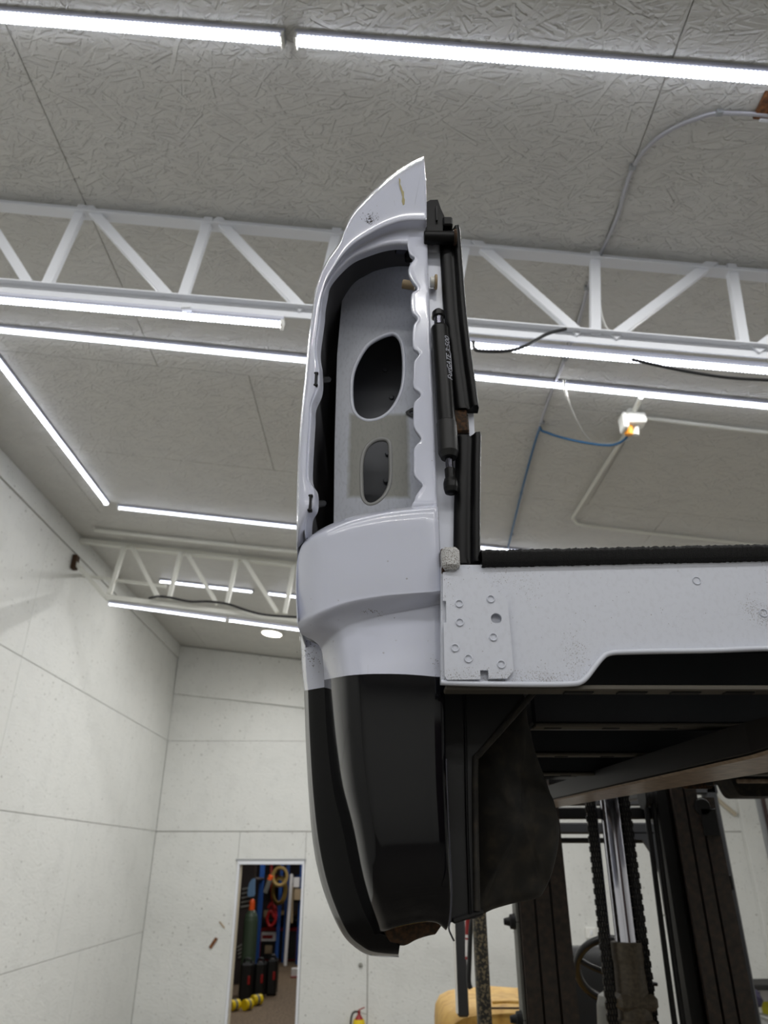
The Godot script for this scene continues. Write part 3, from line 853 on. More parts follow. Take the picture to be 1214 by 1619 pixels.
	add_rows(st, patch_rows([
	[Vector3(0.0681, 3.0183, -0.75), Vector3(0.0681, 3.0183, -0.75), Vector3(0.0681, 3.0183, -0.75), Vector3(0.0681, 3.0183, -0.75), Vector3(0.0681, 3.0183, -0.75), Vector3(0.0682, 3.0196, -0.751), Vector3(0.0685, 3.0235, -0.754), Vector3(0.0685, 3.0235, -0.77)],
	[Vector3(0.0654, 2.9881, -0.733), Vector3(0.0654, 2.9881, -0.733), Vector3(0.0658, 2.9881, -0.733), Vector3(0.0663, 2.9881, -0.733), Vector3(0.0668, 2.9881, -0.733), Vector3(0.067, 2.9894, -0.734), Vector3(0.0674, 2.9933, -0.737), Vector3(0.0674, 2.9933, -0.753)],
	[Vector3(0.0623, 2.9599, -0.723), Vector3(0.0623, 2.9599, -0.723), Vector3(0.0634, 2.9599, -0.723), Vector3(0.0648, 2.9599, -0.723), Vector3(0.0662, 2.9599, -0.723), Vector3(0.0667, 2.9612, -0.724), Vector3(0.0672, 2.965, -0.727), Vector3(0.0672, 2.965, -0.743)],
	[Vector3(0.0543, 2.9046, -0.72), Vector3(0.0543, 2.9046, -0.72), Vector3(0.0576, 2.9046, -0.72), Vector3(0.0615, 2.9047, -0.72), Vector3(0.0654, 2.9047, -0.72), Vector3(0.0668, 2.9059, -0.721), Vector3(0.0677, 2.9096, -0.724), Vector3(0.0677, 2.9096, -0.74)],
	[Vector3(0.0467, 2.8536, -0.72), Vector3(0.0467, 2.8536, -0.72), Vector3(0.0517, 2.8537, -0.72), Vector3(0.0577, 2.8537, -0.72), Vector3(0.0637, 2.8538, -0.72), Vector3(0.0658, 2.8549, -0.721), Vector3(0.0671, 2.8584, -0.724), Vector3(0.0671, 2.8584, -0.74)],
	[Vector3(0.0452, 2.8477, -0.7254), Vector3(0.0452, 2.8477, -0.7254), Vector3(0.0507, 2.8478, -0.7254), Vector3(0.0572, 2.8479, -0.7254), Vector3(0.0638, 2.8479, -0.7254), Vector3(0.066, 2.8491, -0.7264), Vector3(0.0674, 2.8525, -0.7294), Vector3(0.0674, 2.8525, -0.7454)],
	[Vector3(0.0434, 2.8446, -0.738), Vector3(0.0434, 2.8446, -0.738), Vector3(0.0495, 2.8447, -0.738), Vector3(0.0569, 2.8448, -0.738), Vector3(0.0643, 2.8448, -0.738), Vector3(0.0668, 2.846, -0.739), Vector3(0.0683, 2.8493, -0.742), Vector3(0.0683, 2.8493, -0.758)],
	[Vector3(0.0398, 2.8209, -0.738), Vector3(0.0398, 2.8209, -0.738), Vector3(0.0468, 2.8209, -0.738), Vector3(0.0552, 2.821, -0.738), Vector3(0.0636, 2.8211, -0.738), Vector3(0.0665, 2.8222, -0.739), Vector3(0.0682, 2.8254, -0.742), Vector3(0.0682, 2.8254, -0.758)],
	[Vector3(0.0422, 2.8007, -0.744), Vector3(0.0422, 2.8007, -0.738), Vector3(0.0486, 2.8007, -0.738), Vector3(0.0562, 2.8008, -0.738), Vector3(0.0639, 2.8008, -0.738), Vector3(0.0665, 2.8019, -0.739), Vector3(0.068, 2.8051, -0.742), Vector3(0.068, 2.8051, -0.758)],
	[Vector3(0.0491, 2.7917, -0.744), Vector3(0.0491, 2.7917, -0.738), Vector3(0.0537, 2.7917, -0.738), Vector3(0.0593, 2.7917, -0.738), Vector3(0.0648, 2.7918, -0.738), Vector3(0.0668, 2.7928, -0.739), Vector3(0.068, 2.7959, -0.742), Vector3(0.068, 2.7959, -0.758)],
	[Vector3(0.0418, 2.7775, -0.744), Vector3(0.0418, 2.7775, -0.738), Vector3(0.0483, 2.7775, -0.738), Vector3(0.056, 2.7776, -0.738), Vector3(0.0638, 2.7777, -0.738), Vector3(0.0664, 2.7787, -0.739), Vector3(0.068, 2.7817, -0.742), Vector3(0.068, 2.7817, -0.758)],
	[Vector3(0.0402, 2.7635, -0.744), Vector3(0.0402, 2.7635, -0.738), Vector3(0.0471, 2.7636, -0.738), Vector3(0.0553, 2.7636, -0.738), Vector3(0.0635, 2.7637, -0.738), Vector3(0.0664, 2.7647, -0.739), Vector3(0.068, 2.7677, -0.742), Vector3(0.068, 2.7677, -0.758)],
	[Vector3(0.0444, 2.7502, -0.744), Vector3(0.0444, 2.7502, -0.738), Vector3(0.0502, 2.7503, -0.738), Vector3(0.0572, 2.7503, -0.738), Vector3(0.0641, 2.7504, -0.738), Vector3(0.0666, 2.7514, -0.739), Vector3(0.068, 2.7543, -0.742), Vector3(0.068, 2.7543, -0.758)],
	[Vector3(0.0501, 2.7406, -0.744), Vector3(0.0501, 2.7406, -0.738), Vector3(0.0545, 2.7406, -0.738), Vector3(0.0598, 2.7407, -0.738), Vector3(0.065, 2.7407, -0.738), Vector3(0.0669, 2.7417, -0.739), Vector3(0.068, 2.7446, -0.742), Vector3(0.068, 2.7446, -0.758)],
	[Vector3(0.0514, 2.736, -0.744), Vector3(0.0514, 2.736, -0.738), Vector3(0.0555, 2.736, -0.738), Vector3(0.0603, 2.7361, -0.738), Vector3(0.0652, 2.7361, -0.738), Vector3(0.0669, 2.7371, -0.739), Vector3(0.068, 2.74, -0.742), Vector3(0.068, 2.74, -0.758)],
	[Vector3(0.0499, 2.7314, -0.744), Vector3(0.0499, 2.7314, -0.738), Vector3(0.0544, 2.7315, -0.738), Vector3(0.0597, 2.7315, -0.738), Vector3(0.065, 2.7315, -0.738), Vector3(0.0668, 2.7325, -0.739), Vector3(0.068, 2.7354, -0.742), Vector3(0.068, 2.7354, -0.758)],
	[Vector3(0.0435, 2.7242, -0.744), Vector3(0.0435, 2.7242, -0.738), Vector3(0.0495, 2.7243, -0.738), Vector3(0.0568, 2.7243, -0.738), Vector3(0.064, 2.7244, -0.738), Vector3(0.0665, 2.7253, -0.739), Vector3(0.068, 2.7282, -0.742), Vector3(0.068, 2.7282, -0.758)],
	[Vector3(0.0434, 2.6959, -0.744), Vector3(0.0434, 2.6959, -0.738), Vector3(0.0495, 2.6959, -0.738), Vector3(0.0567, 2.696, -0.738), Vector3(0.064, 2.6961, -0.738), Vector3(0.0665, 2.697, -0.739), Vector3(0.068, 2.6997, -0.742), Vector3(0.068, 2.6997, -0.758)],
	[Vector3(0.0495, 2.6861, -0.744), Vector3(0.0495, 2.6861, -0.738), Vector3(0.0541, 2.6861, -0.738), Vector3(0.0595, 2.6861, -0.738), Vector3(0.0649, 2.6862, -0.738), Vector3(0.0668, 2.6871, -0.739), Vector3(0.068, 2.6897, -0.742), Vector3(0.068, 2.6897, -0.758)],
	[Vector3(0.0508, 2.6817, -0.744), Vector3(0.0508, 2.6817, -0.738), Vector3(0.055, 2.6817, -0.738), Vector3(0.0601, 2.6818, -0.738), Vector3(0.0651, 2.6818, -0.738), Vector3(0.0669, 2.6827, -0.739), Vector3(0.068, 2.6853, -0.742), Vector3(0.068, 2.6853, -0.758)],
	[Vector3(0.0494, 2.6773, -0.744), Vector3(0.0494, 2.6773, -0.738), Vector3(0.0539, 2.6774, -0.738), Vector3(0.0594, 2.6774, -0.738), Vector3(0.0649, 2.6774, -0.738), Vector3(0.0668, 2.6783, -0.739), Vector3(0.068, 2.681, -0.742), Vector3(0.068, 2.681, -0.758)],
	[Vector3(0.045, 2.6676, -0.744), Vector3(0.045, 2.6676, -0.738), Vector3(0.0507, 2.6676, -0.738), Vector3(0.0574, 2.6677, -0.738), Vector3(0.0642, 2.6677, -0.738), Vector3(0.0666, 2.6686, -0.739), Vector3(0.068, 2.6712, -0.742), Vector3(0.068, 2.6712, -0.758)],
	[Vector3(0.0441, 2.6358, -0.744), Vector3(0.0441, 2.6358, -0.738), Vector3(0.0499, 2.6358, -0.738), Vector3(0.057, 2.6359, -0.738), Vector3(0.064, 2.6359, -0.738), Vector3(0.0664, 2.6367, -0.739), Vector3(0.0679, 2.6392, -0.742), Vector3(0.0679, 2.6392, -0.758)],
	[Vector3(0.0503, 2.627, -0.744), Vector3(0.0503, 2.627, -0.738), Vector3(0.0546, 2.627, -0.738), Vector3(0.0598, 2.627, -0.738), Vector3(0.0649, 2.6271, -0.738), Vector3(0.0667, 2.6279, -0.739), Vector3(0.0679, 2.6303, -0.742), Vector3(0.0679, 2.6303, -0.758)],
	[Vector3(0.0516, 2.6229, -0.744), Vector3(0.0516, 2.6229, -0.738), Vector3(0.0555, 2.6229, -0.738), Vector3(0.0603, 2.6229, -0.738), Vector3(0.0651, 2.6229, -0.738), Vector3(0.0668, 2.6238, -0.739), Vector3(0.0678, 2.6262, -0.742), Vector3(0.0678, 2.6262, -0.758)],
	[Vector3(0.0502, 2.6187, -0.744), Vector3(0.0502, 2.6187, -0.738), Vector3(0.0545, 2.6188, -0.738), Vector3(0.0597, 2.6188, -0.738), Vector3(0.0649, 2.6188, -0.738), Vector3(0.0667, 2.6196, -0.739), Vector3(0.0678, 2.622, -0.742), Vector3(0.0678, 2.622, -0.758)],
	[Vector3(0.0452, 2.61, -0.744), Vector3(0.0452, 2.61, -0.738), Vector3(0.0508, 2.61, -0.738), Vector3(0.0574, 2.6101, -0.738), Vector3(0.0641, 2.6101, -0.738), Vector3(0.0664, 2.6109, -0.739), Vector3(0.0678, 2.6133, -0.742), Vector3(0.0678, 2.6133, -0.758)],
	[Vector3(0.0441, 2.5918, -0.744), Vector3(0.0441, 2.5918, -0.738), Vector3(0.0499, 2.5919, -0.738), Vector3(0.0569, 2.5919, -0.738), Vector3(0.0639, 2.5919, -0.738), Vector3(0.0664, 2.5927, -0.739), Vector3(0.0678, 2.595, -0.742), Vector3(0.0678, 2.595, -0.758)],
	[Vector3(0.0437, 2.571, -0.744), Vector3(0.0437, 2.571, -0.738), Vector3(0.0497, 2.5711, -0.738), Vector3(0.0568, 2.5711, -0.738), Vector3(0.064, 2.5711, -0.738), Vector3(0.0665, 2.5719, -0.739), Vector3(0.0679, 2.5741, -0.742), Vector3(0.0679, 2.5741, -0.758)],
	[Vector3(0.0509, 2.5623, -0.744), Vector3(0.0509, 2.5623, -0.738), Vector3(0.0551, 2.5623, -0.738), Vector3(0.0601, 2.5623, -0.738), Vector3(0.0651, 2.5624, -0.738), Vector3(0.0669, 2.5631, -0.739), Vector3(0.068, 2.5653, -0.742), Vector3(0.068, 2.5653, -0.758)],
	[Vector3(0.0521, 2.5584, -0.744), Vector3(0.0521, 2.5584, -0.738), Vector3(0.056, 2.5584, -0.738), Vector3(0.0606, 2.5584, -0.738), Vector3(0.0653, 2.5585, -0.738), Vector3(0.067, 2.5592, -0.739), Vector3(0.068, 2.5614, -0.742), Vector3(0.068, 2.5614, -0.758)],
	[Vector3(0.0507, 2.5545, -0.744), Vector3(0.0507, 2.5545, -0.738), Vector3(0.0549, 2.5545, -0.738), Vector3(0.06, 2.5546, -0.738), Vector3(0.0651, 2.5546, -0.738), Vector3(0.0669, 2.5553, -0.739), Vector3(0.068, 2.5575, -0.742), Vector3(0.068, 2.5575, -0.758)],
	[Vector3(0.044, 2.5458, -0.744), Vector3(0.044, 2.5458, -0.738), Vector3(0.0499, 2.5459, -0.738), Vector3(0.057, 2.5459, -0.738), Vector3(0.0642, 2.546, -0.738), Vector3(0.0666, 2.5467, -0.739), Vector3(0.0681, 2.5488, -0.742), Vector3(0.0681, 2.5488, -0.758)],
	[Vector3(0.0429, 2.5288, -0.744), Vector3(0.0429, 2.5288, -0.738), Vector3(0.0491, 2.5288, -0.738), Vector3(0.0566, 2.5288, -0.738), Vector3(0.0641, 2.5289, -0.738), Vector3(0.0667, 2.5296, -0.739), Vector3(0.0682, 2.5316, -0.742), Vector3(0.0682, 2.5316, -0.758)],
	[Vector3(0.043, 2.511, -0.744), Vector3(0.043, 2.511, -0.738), Vector3(0.0492, 2.5111, -0.738), Vector3(0.0567, 2.5111, -0.738), Vector3(0.0642, 2.5112, -0.738), Vector3(0.0668, 2.5118, -0.739), Vector3(0.0683, 2.5138, -0.742), Vector3(0.0683, 2.5138, -0.758)],
	[Vector3(0.0501, 2.497, -0.744), Vector3(0.0501, 2.497, -0.738), Vector3(0.0545, 2.497, -0.738), Vector3(0.0599, 2.497, -0.738), Vector3(0.0653, 2.497, -0.738), Vector3(0.0672, 2.4977, -0.739), Vector3(0.0683, 2.4996, -0.742), Vector3(0.0683, 2.4996, -0.758)],
	[Vector3(0.0512, 2.4933, -0.744), Vector3(0.0512, 2.4933, -0.738), Vector3(0.0554, 2.4933, -0.738), Vector3(0.0604, 2.4934, -0.738), Vector3(0.0654, 2.4934, -0.738), Vector3(0.0672, 2.494, -0.739), Vector3(0.0683, 2.4959, -0.742), Vector3(0.0683, 2.4959, -0.758)],
	[Vector3(0.0499, 2.4897, -0.744), Vector3(0.0499, 2.4897, -0.738), Vector3(0.0544, 2.4897, -0.738), Vector3(0.0598, 2.4897, -0.738), Vector3(0.0653, 2.4898, -0.738), Vector3(0.0671, 2.4904, -0.739), Vector3(0.0683, 2.4923, -0.742), Vector3(0.0683, 2.4923, -0.758)],
	[Vector3(0.0428, 2.4792, -0.744), Vector3(0.0428, 2.4792, -0.738), Vector3(0.0491, 2.4793, -0.738), Vector3(0.0566, 2.4793, -0.738), Vector3(0.0642, 2.4793, -0.738), Vector3(0.0668, 2.48, -0.739), Vector3(0.0683, 2.4818, -0.742), Vector3(0.0683, 2.4818, -0.758)],
	[Vector3(0.042, 2.4606, -0.744), Vector3(0.042, 2.4606, -0.738), Vector3(0.0485, 2.4607, -0.738), Vector3(0.0563, 2.4607, -0.738), Vector3(0.0641, 2.4607, -0.738), Vector3(0.0668, 2.4613, -0.739), Vector3(0.0683, 2.4631, -0.742), Vector3(0.0683, 2.4631, -0.758)],
	[Vector3(0.0421, 2.4432, -0.744), Vector3(0.0421, 2.4432, -0.738), Vector3(0.0485, 2.4433, -0.738), Vector3(0.0563, 2.4433, -0.738), Vector3(0.0641, 2.4433, -0.738), Vector3(0.0668, 2.4439, -0.739), Vector3(0.0683, 2.4456, -0.742), Vector3(0.0683, 2.4456, -0.758)],
	[Vector3(0.0502, 2.4316, -0.744), Vector3(0.0502, 2.4316, -0.738), Vector3(0.0546, 2.4316, -0.738), Vector3(0.06, 2.4317, -0.738), Vector3(0.0653, 2.4317, -0.738), Vector3(0.0672, 2.4322, -0.739), Vector3(0.0684, 2.4339, -0.742), Vector3(0.0684, 2.4339, -0.758)],
	[Vector3(0.0513, 2.4282, -0.744), Vector3(0.0513, 2.4282, -0.738), Vector3(0.0555, 2.4282, -0.738), Vector3(0.0605, 2.4283, -0.738), Vector3(0.0655, 2.4283, -0.738), Vector3(0.0672, 2.4288, -0.739), Vector3(0.0684, 2.4305, -0.742), Vector3(0.0684, 2.4305, -0.758)],
	[Vector3(0.05, 2.4248, -0.744), Vector3(0.05, 2.4248, -0.738), Vector3(0.0545, 2.4249, -0.738), Vector3(0.0599, 2.4249, -0.738), Vector3(0.0653, 2.4249, -0.738), Vector3(0.0672, 2.4254, -0.739), Vector3(0.0684, 2.427, -0.742), Vector3(0.0684, 2.427, -0.758)],
	[Vector3(0.0438, 2.4152, -0.744), Vector3(0.0438, 2.4152, -0.738), Vector3(0.0498, 2.4152, -0.738), Vector3(0.0571, 2.4153, -0.738), Vector3(0.0644, 2.4153, -0.738), Vector3(0.0669, 2.4158, -0.739), Vector3(0.0684, 2.4174, -0.742), Vector3(0.0684, 2.4174, -0.758)],
	[Vector3(0.0414, 2.4077, -0.744), Vector3(0.0414, 2.4077, -0.738), Vector3(0.0482, 2.4077, -0.738), Vector3(0.0563, 2.4078, -0.738), Vector3(0.0644, 2.4078, -0.738), Vector3(0.0672, 2.4083, -0.739), Vector3(0.0688, 2.4099, -0.742), Vector3(0.0688, 2.4099, -0.758)],
	[Vector3(0.0391, 2.4036, -0.744), Vector3(0.0391, 2.4036, -0.738), Vector3(0.0465, 2.4036, -0.738), Vector3(0.0553, 2.4036, -0.738), Vector3(0.0642, 2.4037, -0.738), Vector3(0.0672, 2.4042, -0.739), Vector3(0.069, 2.4057, -0.742), Vector3(0.069, 2.4057, -0.758)],
	[Vector3(0.0361, 2.3922, -0.746), Vector3(0.0361, 2.3922, -0.74), Vector3(0.0441, 2.3922, -0.74), Vector3(0.0538, 2.3923, -0.74), Vector3(0.0635, 2.3923, -0.74), Vector3(0.0669, 2.3928, -0.741), Vector3(0.0688, 2.3943, -0.744), Vector3(0.0688, 2.3943, -0.76)]], 4, 3))
	obj("lamp_surround", done(st), mats.white_paint, t, "white painted surround of the empty tail lamp opening")
	obj("corner_panel", patch([
	[Vector3(-0.0845, 2.3668, -0.756), Vector3(-0.0757, 2.3691, -0.7472), Vector3(-0.0669, 2.372, -0.7407), Vector3(-0.0581, 2.3755, -0.7373), Vector3(-0.049, 2.3794, -0.7364), Vector3(-0.0398, 2.383, -0.736), Vector3(-0.0304, 2.3862, -0.736), Vector3(-0.0208, 2.3888, -0.736), Vector3(-0.0111, 2.391, -0.736), Vector3(-0.0013, 2.393, -0.736), Vector3(0.0086, 2.3948, -0.736), Vector3(0.0185, 2.3963, -0.736), Vector3(0.0284, 2.3976, -0.736), Vector3(0.0384, 2.3988, -0.736), Vector3(0.0484, 2.3998, -0.736), Vector3(0.0584, 2.4008, -0.736), Vector3(0.0688, 2.4039, -0.74), Vector3(0.0688, 2.4039, -0.77)],
	[Vector3(-0.0861, 2.3575, -0.746), Vector3(-0.0773, 2.3598, -0.7363), Vector3(-0.0681, 2.362, -0.7292), Vector3(-0.059, 2.3651, -0.7254), Vector3(-0.05, 2.369, -0.7245), Vector3(-0.0409, 2.373, -0.724), Vector3(-0.0315, 2.3766, -0.724), Vector3(-0.022, 2.3795, -0.724), Vector3(-0.0122, 2.382, -0.724), Vector3(-0.0024, 2.3842, -0.724), Vector3(0.0074, 2.3862, -0.724), Vector3(0.0173, 2.3878, -0.724), Vector3(0.0273, 2.3892, -0.724), Vector3(0.0373, 2.3903, -0.724), Vector3(0.0474, 2.3914, -0.724), Vector3(0.0574, 2.3923, -0.724), Vector3(0.0679, 2.3954, -0.728), Vector3(0.0679, 2.3954, -0.758)],
	[Vector3(-0.0893, 2.3504, -0.746), Vector3(-0.0797, 2.3516, -0.7346), Vector3(-0.0702, 2.3533, -0.7261), Vector3(-0.061, 2.3565, -0.7217), Vector3(-0.0519, 2.3607, -0.7205), Vector3(-0.0427, 2.365, -0.72), Vector3(-0.0334, 2.3691, -0.72), Vector3(-0.0237, 2.3723, -0.72), Vector3(-0.0139, 2.3752, -0.72), Vector3(-0.0039, 2.3777, -0.72), Vector3(0.0061, 2.3799, -0.72), Vector3(0.0162, 2.3817, -0.72), Vector3(0.0264, 2.3832, -0.72), Vector3(0.0366, 2.3844, -0.72), Vector3(0.0469, 2.3854, -0.72), Vector3(0.0572, 2.3863, -0.72), Vector3(0.0678, 2.3893, -0.724), Vector3(0.0678, 2.3893, -0.754)],
	[Vector3(-0.0934, 2.335, -0.752), Vector3(-0.0821, 2.3326, -0.7388), Vector3(-0.0715, 2.3319, -0.7291), Vector3(-0.0616, 2.3334, -0.724), Vector3(-0.052, 2.3362, -0.7226), Vector3(-0.0425, 2.3395, -0.722), Vector3(-0.0329, 2.3426, -0.722), Vector3(-0.0231, 2.3451, -0.722), Vector3(-0.0131, 2.3473, -0.722), Vector3(-0.0031, 2.3492, -0.722), Vector3(0.0069, 2.3508, -0.722), Vector3(0.017, 2.3522, -0.722), Vector3(0.0272, 2.3533, -0.722), Vector3(0.0373, 2.3543, -0.722), Vector3(0.0475, 2.3551, -0.722), Vector3(0.0577, 2.356, -0.722), Vector3(0.0683, 2.3586, -0.726), Vector3(0.0683, 2.3586, -0.756)],
	[Vector3(-0.0932, 2.3056, -0.755), Vector3(-0.0818, 2.3031, -0.7418), Vector3(-0.071, 2.3019, -0.7321), Vector3(-0.0609, 2.3025, -0.727), Vector3(-0.0511, 2.3044, -0.7256), Vector3(-0.0414, 2.3064, -0.725), Vector3(-0.0316, 2.3085, -0.725), Vector3(-0.0218, 2.3102, -0.725), Vector3(-0.0118, 2.3118, -0.725), Vector3(-0.0019, 2.3132, -0.725), Vector3(0.0081, 2.3146, -0.725), Vector3(0.0181, 2.3158, -0.725), Vector3(0.0281, 2.317, -0.725), Vector3(0.0381, 2.3182, -0.725), Vector3(0.0482, 2.3193, -0.725), Vector3(0.0583, 2.3204, -0.725), Vector3(0.0687, 2.3232, -0.729), Vector3(0.0687, 2.3232, -0.759)],
	[Vector3(-0.0907, 2.2733, -0.758), Vector3(-0.08, 2.2733, -0.7448), Vector3(-0.07, 2.2743, -0.7351), Vector3(-0.0605, 2.277, -0.73), Vector3(-0.0511, 2.2801, -0.7286), Vector3(-0.0415, 2.2829, -0.728), Vector3(-0.0318, 2.2853, -0.728), Vector3(-0.0219, 2.2873, -0.728), Vector3(-0.012, 2.289, -0.728), Vector3(-0.002, 2.2905, -0.728), Vector3(0.008, 2.2917, -0.728), Vector3(0.0181, 2.2926, -0.728), Vector3(0.0282, 2.2934, -0.728), Vector3(0.0383, 2.2941, -0.728), Vector3(0.0485, 2.2948, -0.728), Vector3(0.0586, 2.2955, -0.728), Vector3(0.0691, 2.2976, -0.732), Vector3(0.0691, 2.2976, -0.762)],
	[Vector3(-0.0894, 2.265, -0.7595), Vector3(-0.0785, 2.2648, -0.7463), Vector3(-0.0685, 2.266, -0.7366), Vector3(-0.0594, 2.2692, -0.7315), Vector3(-0.0502, 2.2729, -0.7301), Vector3(-0.0408, 2.2763, -0.7295), Vector3(-0.0313, 2.2792, -0.7295), Vector3(-0.0215, 2.2816, -0.7295), Vector3(-0.0116, 2.2835, -0.7295), Vector3(-0.0016, 2.2852, -0.7295), Vector3(0.0084, 2.2867, -0.7295), Vector3(0.0184, 2.2878, -0.7295), Vector3(0.0285, 2.2887, -0.7295), Vector3(0.0387, 2.2897, -0.7295), Vector3(0.0488, 2.2906, -0.7295), Vector3(0.0589, 2.2915, -0.7295), Vector3(0.0694, 2.2938, -0.7335), Vector3(0.0694, 2.2938, -0.7635)],
	[Vector3(-0.0861, 2.2574, -0.77), Vector3(-0.0756, 2.2575, -0.7568), Vector3(-0.0658, 2.259, -0.7471), Vector3(-0.0568, 2.2623, -0.742), Vector3(-0.0479, 2.2662, -0.7406), Vector3(-0.0387, 2.2698, -0.74), Vector3(-0.0292, 2.2726, -0.74), Vector3(-0.0194, 2.2747, -0.74), Vector3(-0.0096, 2.2766, -0.74), Vector3(0.0002, 2.2783, -0.74), Vector3(0.0101, 2.2799, -0.74), Vector3(0.0201, 2.2814, -0.74), Vector3(0.03, 2.2828, -0.74), Vector3(0.04, 2.2843, -0.74), Vector3(0.05, 2.2858, -0.74), Vector3(0.06, 2.2873, -0.74), Vector3(0.0704, 2.2902, -0.744), Vector3(0.0704, 2.2902, -0.774)],
	[Vector3(-0.0721, 2.2522, -0.782), Vector3(-0.063, 2.253, -0.7671), Vector3(-0.0542, 2.2545, -0.756), Vector3(-0.0459, 2.2572, -0.7502), Vector3(-0.0377, 2.2611, -0.7487), Vector3(-0.0293, 2.2645, -0.748), Vector3(-0.0205, 2.2671, -0.748), Vector3(-0.0115, 2.2695, -0.748), Vector3(-0.0026, 2.2716, -0.748), Vector3(0.0065, 2.2736, -0.748), Vector3(0.0156, 2.2753, -0.748), Vector3(0.0248, 2.277, -0.748), Vector3(0.0339, 2.2787, -0.748), Vector3(0.0431, 2.2804, -0.748), Vector3(0.0523, 2.2822, -0.748), Vector3(0.0615, 2.284, -0.748), Vector3(0.0711, 2.2871, -0.752), Vector3(0.0711, 2.2871, -0.782)],
	[Vector3(-0.0654, 2.2476, -0.8), Vector3(-0.0575, 2.2484, -0.778), Vector3(-0.0494, 2.2494, -0.7618), Vector3(-0.0413, 2.2516, -0.7533), Vector3(-0.0335, 2.2552, -0.751), Vector3(-0.0253, 2.2584, -0.75), Vector3(-0.0169, 2.2613, -0.75), Vector3(-0.0084, 2.264, -0.75), Vector3(0.0002, 2.2664, -0.75), Vector3(0.009, 2.2685, -0.75), Vector3(0.0177, 2.2703, -0.75), Vector3(0.0266, 2.2721, -0.75), Vector3(0.0354, 2.2738, -0.75), Vector3(0.0443, 2.2755, -0.75), Vector3(0.0532, 2.2772, -0.75), Vector3(0.0621, 2.2789, -0.75), Vector3(0.0714, 2.2819, -0.754), Vector3(0.0714, 2.2819, -0.784)],
	[Vector3(-0.0641, 2.2359, -0.82), Vector3(-0.0548, 2.2332, -0.7893), Vector3(-0.0456, 2.2306, -0.7665), Vector3(-0.0369, 2.2296, -0.7546), Vector3(-0.0286, 2.2305, -0.7514), Vector3(-0.0204, 2.2315, -0.7501), Vector3(-0.0123, 2.2328, -0.75), Vector3(-0.0041, 2.2341, -0.75), Vector3(0.0041, 2.2353, -0.75), Vector3(0.0124, 2.2364, -0.75), Vector3(0.0206, 2.2374, -0.75), Vector3(0.0289, 2.2384, -0.75), Vector3(0.0372, 2.2393, -0.75), Vector3(0.0455, 2.2402, -0.75), Vector3(0.0538, 2.241, -0.75), Vector3(0.0622, 2.2419, -0.75), Vector3(0.0709, 2.2438, -0.754), Vector3(0.0709, 2.2438, -0.784)],
	[Vector3(-0.0634, 2.2207, -0.834), Vector3(-0.0523, 2.2139, -0.7967), Vector3(-0.0425, 2.209, -0.769), Vector3(-0.0338, 2.207, -0.7545), Vector3(-0.0257, 2.207, -0.7507), Vector3(-0.0177, 2.2072, -0.7491), Vector3(-0.0098, 2.2076, -0.749), Vector3(-0.0018, 2.2078, -0.749), Vector3(0.0062, 2.2078, -0.749), Vector3(0.0142, 2.2078, -0.749), Vector3(0.0222, 2.2076, -0.749), Vector3(0.0302, 2.2073, -0.749), Vector3(0.0381, 2.2068, -0.749), Vector3(0.0461, 2.2062, -0.749), Vector3(0.054, 2.2055, -0.749), Vector3(0.0619, 2.2048, -0.749), Vector3(0.0702, 2.2051, -0.753), Vector3(0.0702, 2.2051, -0.783)]], 5, 3), mats.white_paint, t, "white corner panel below the lamp opening")
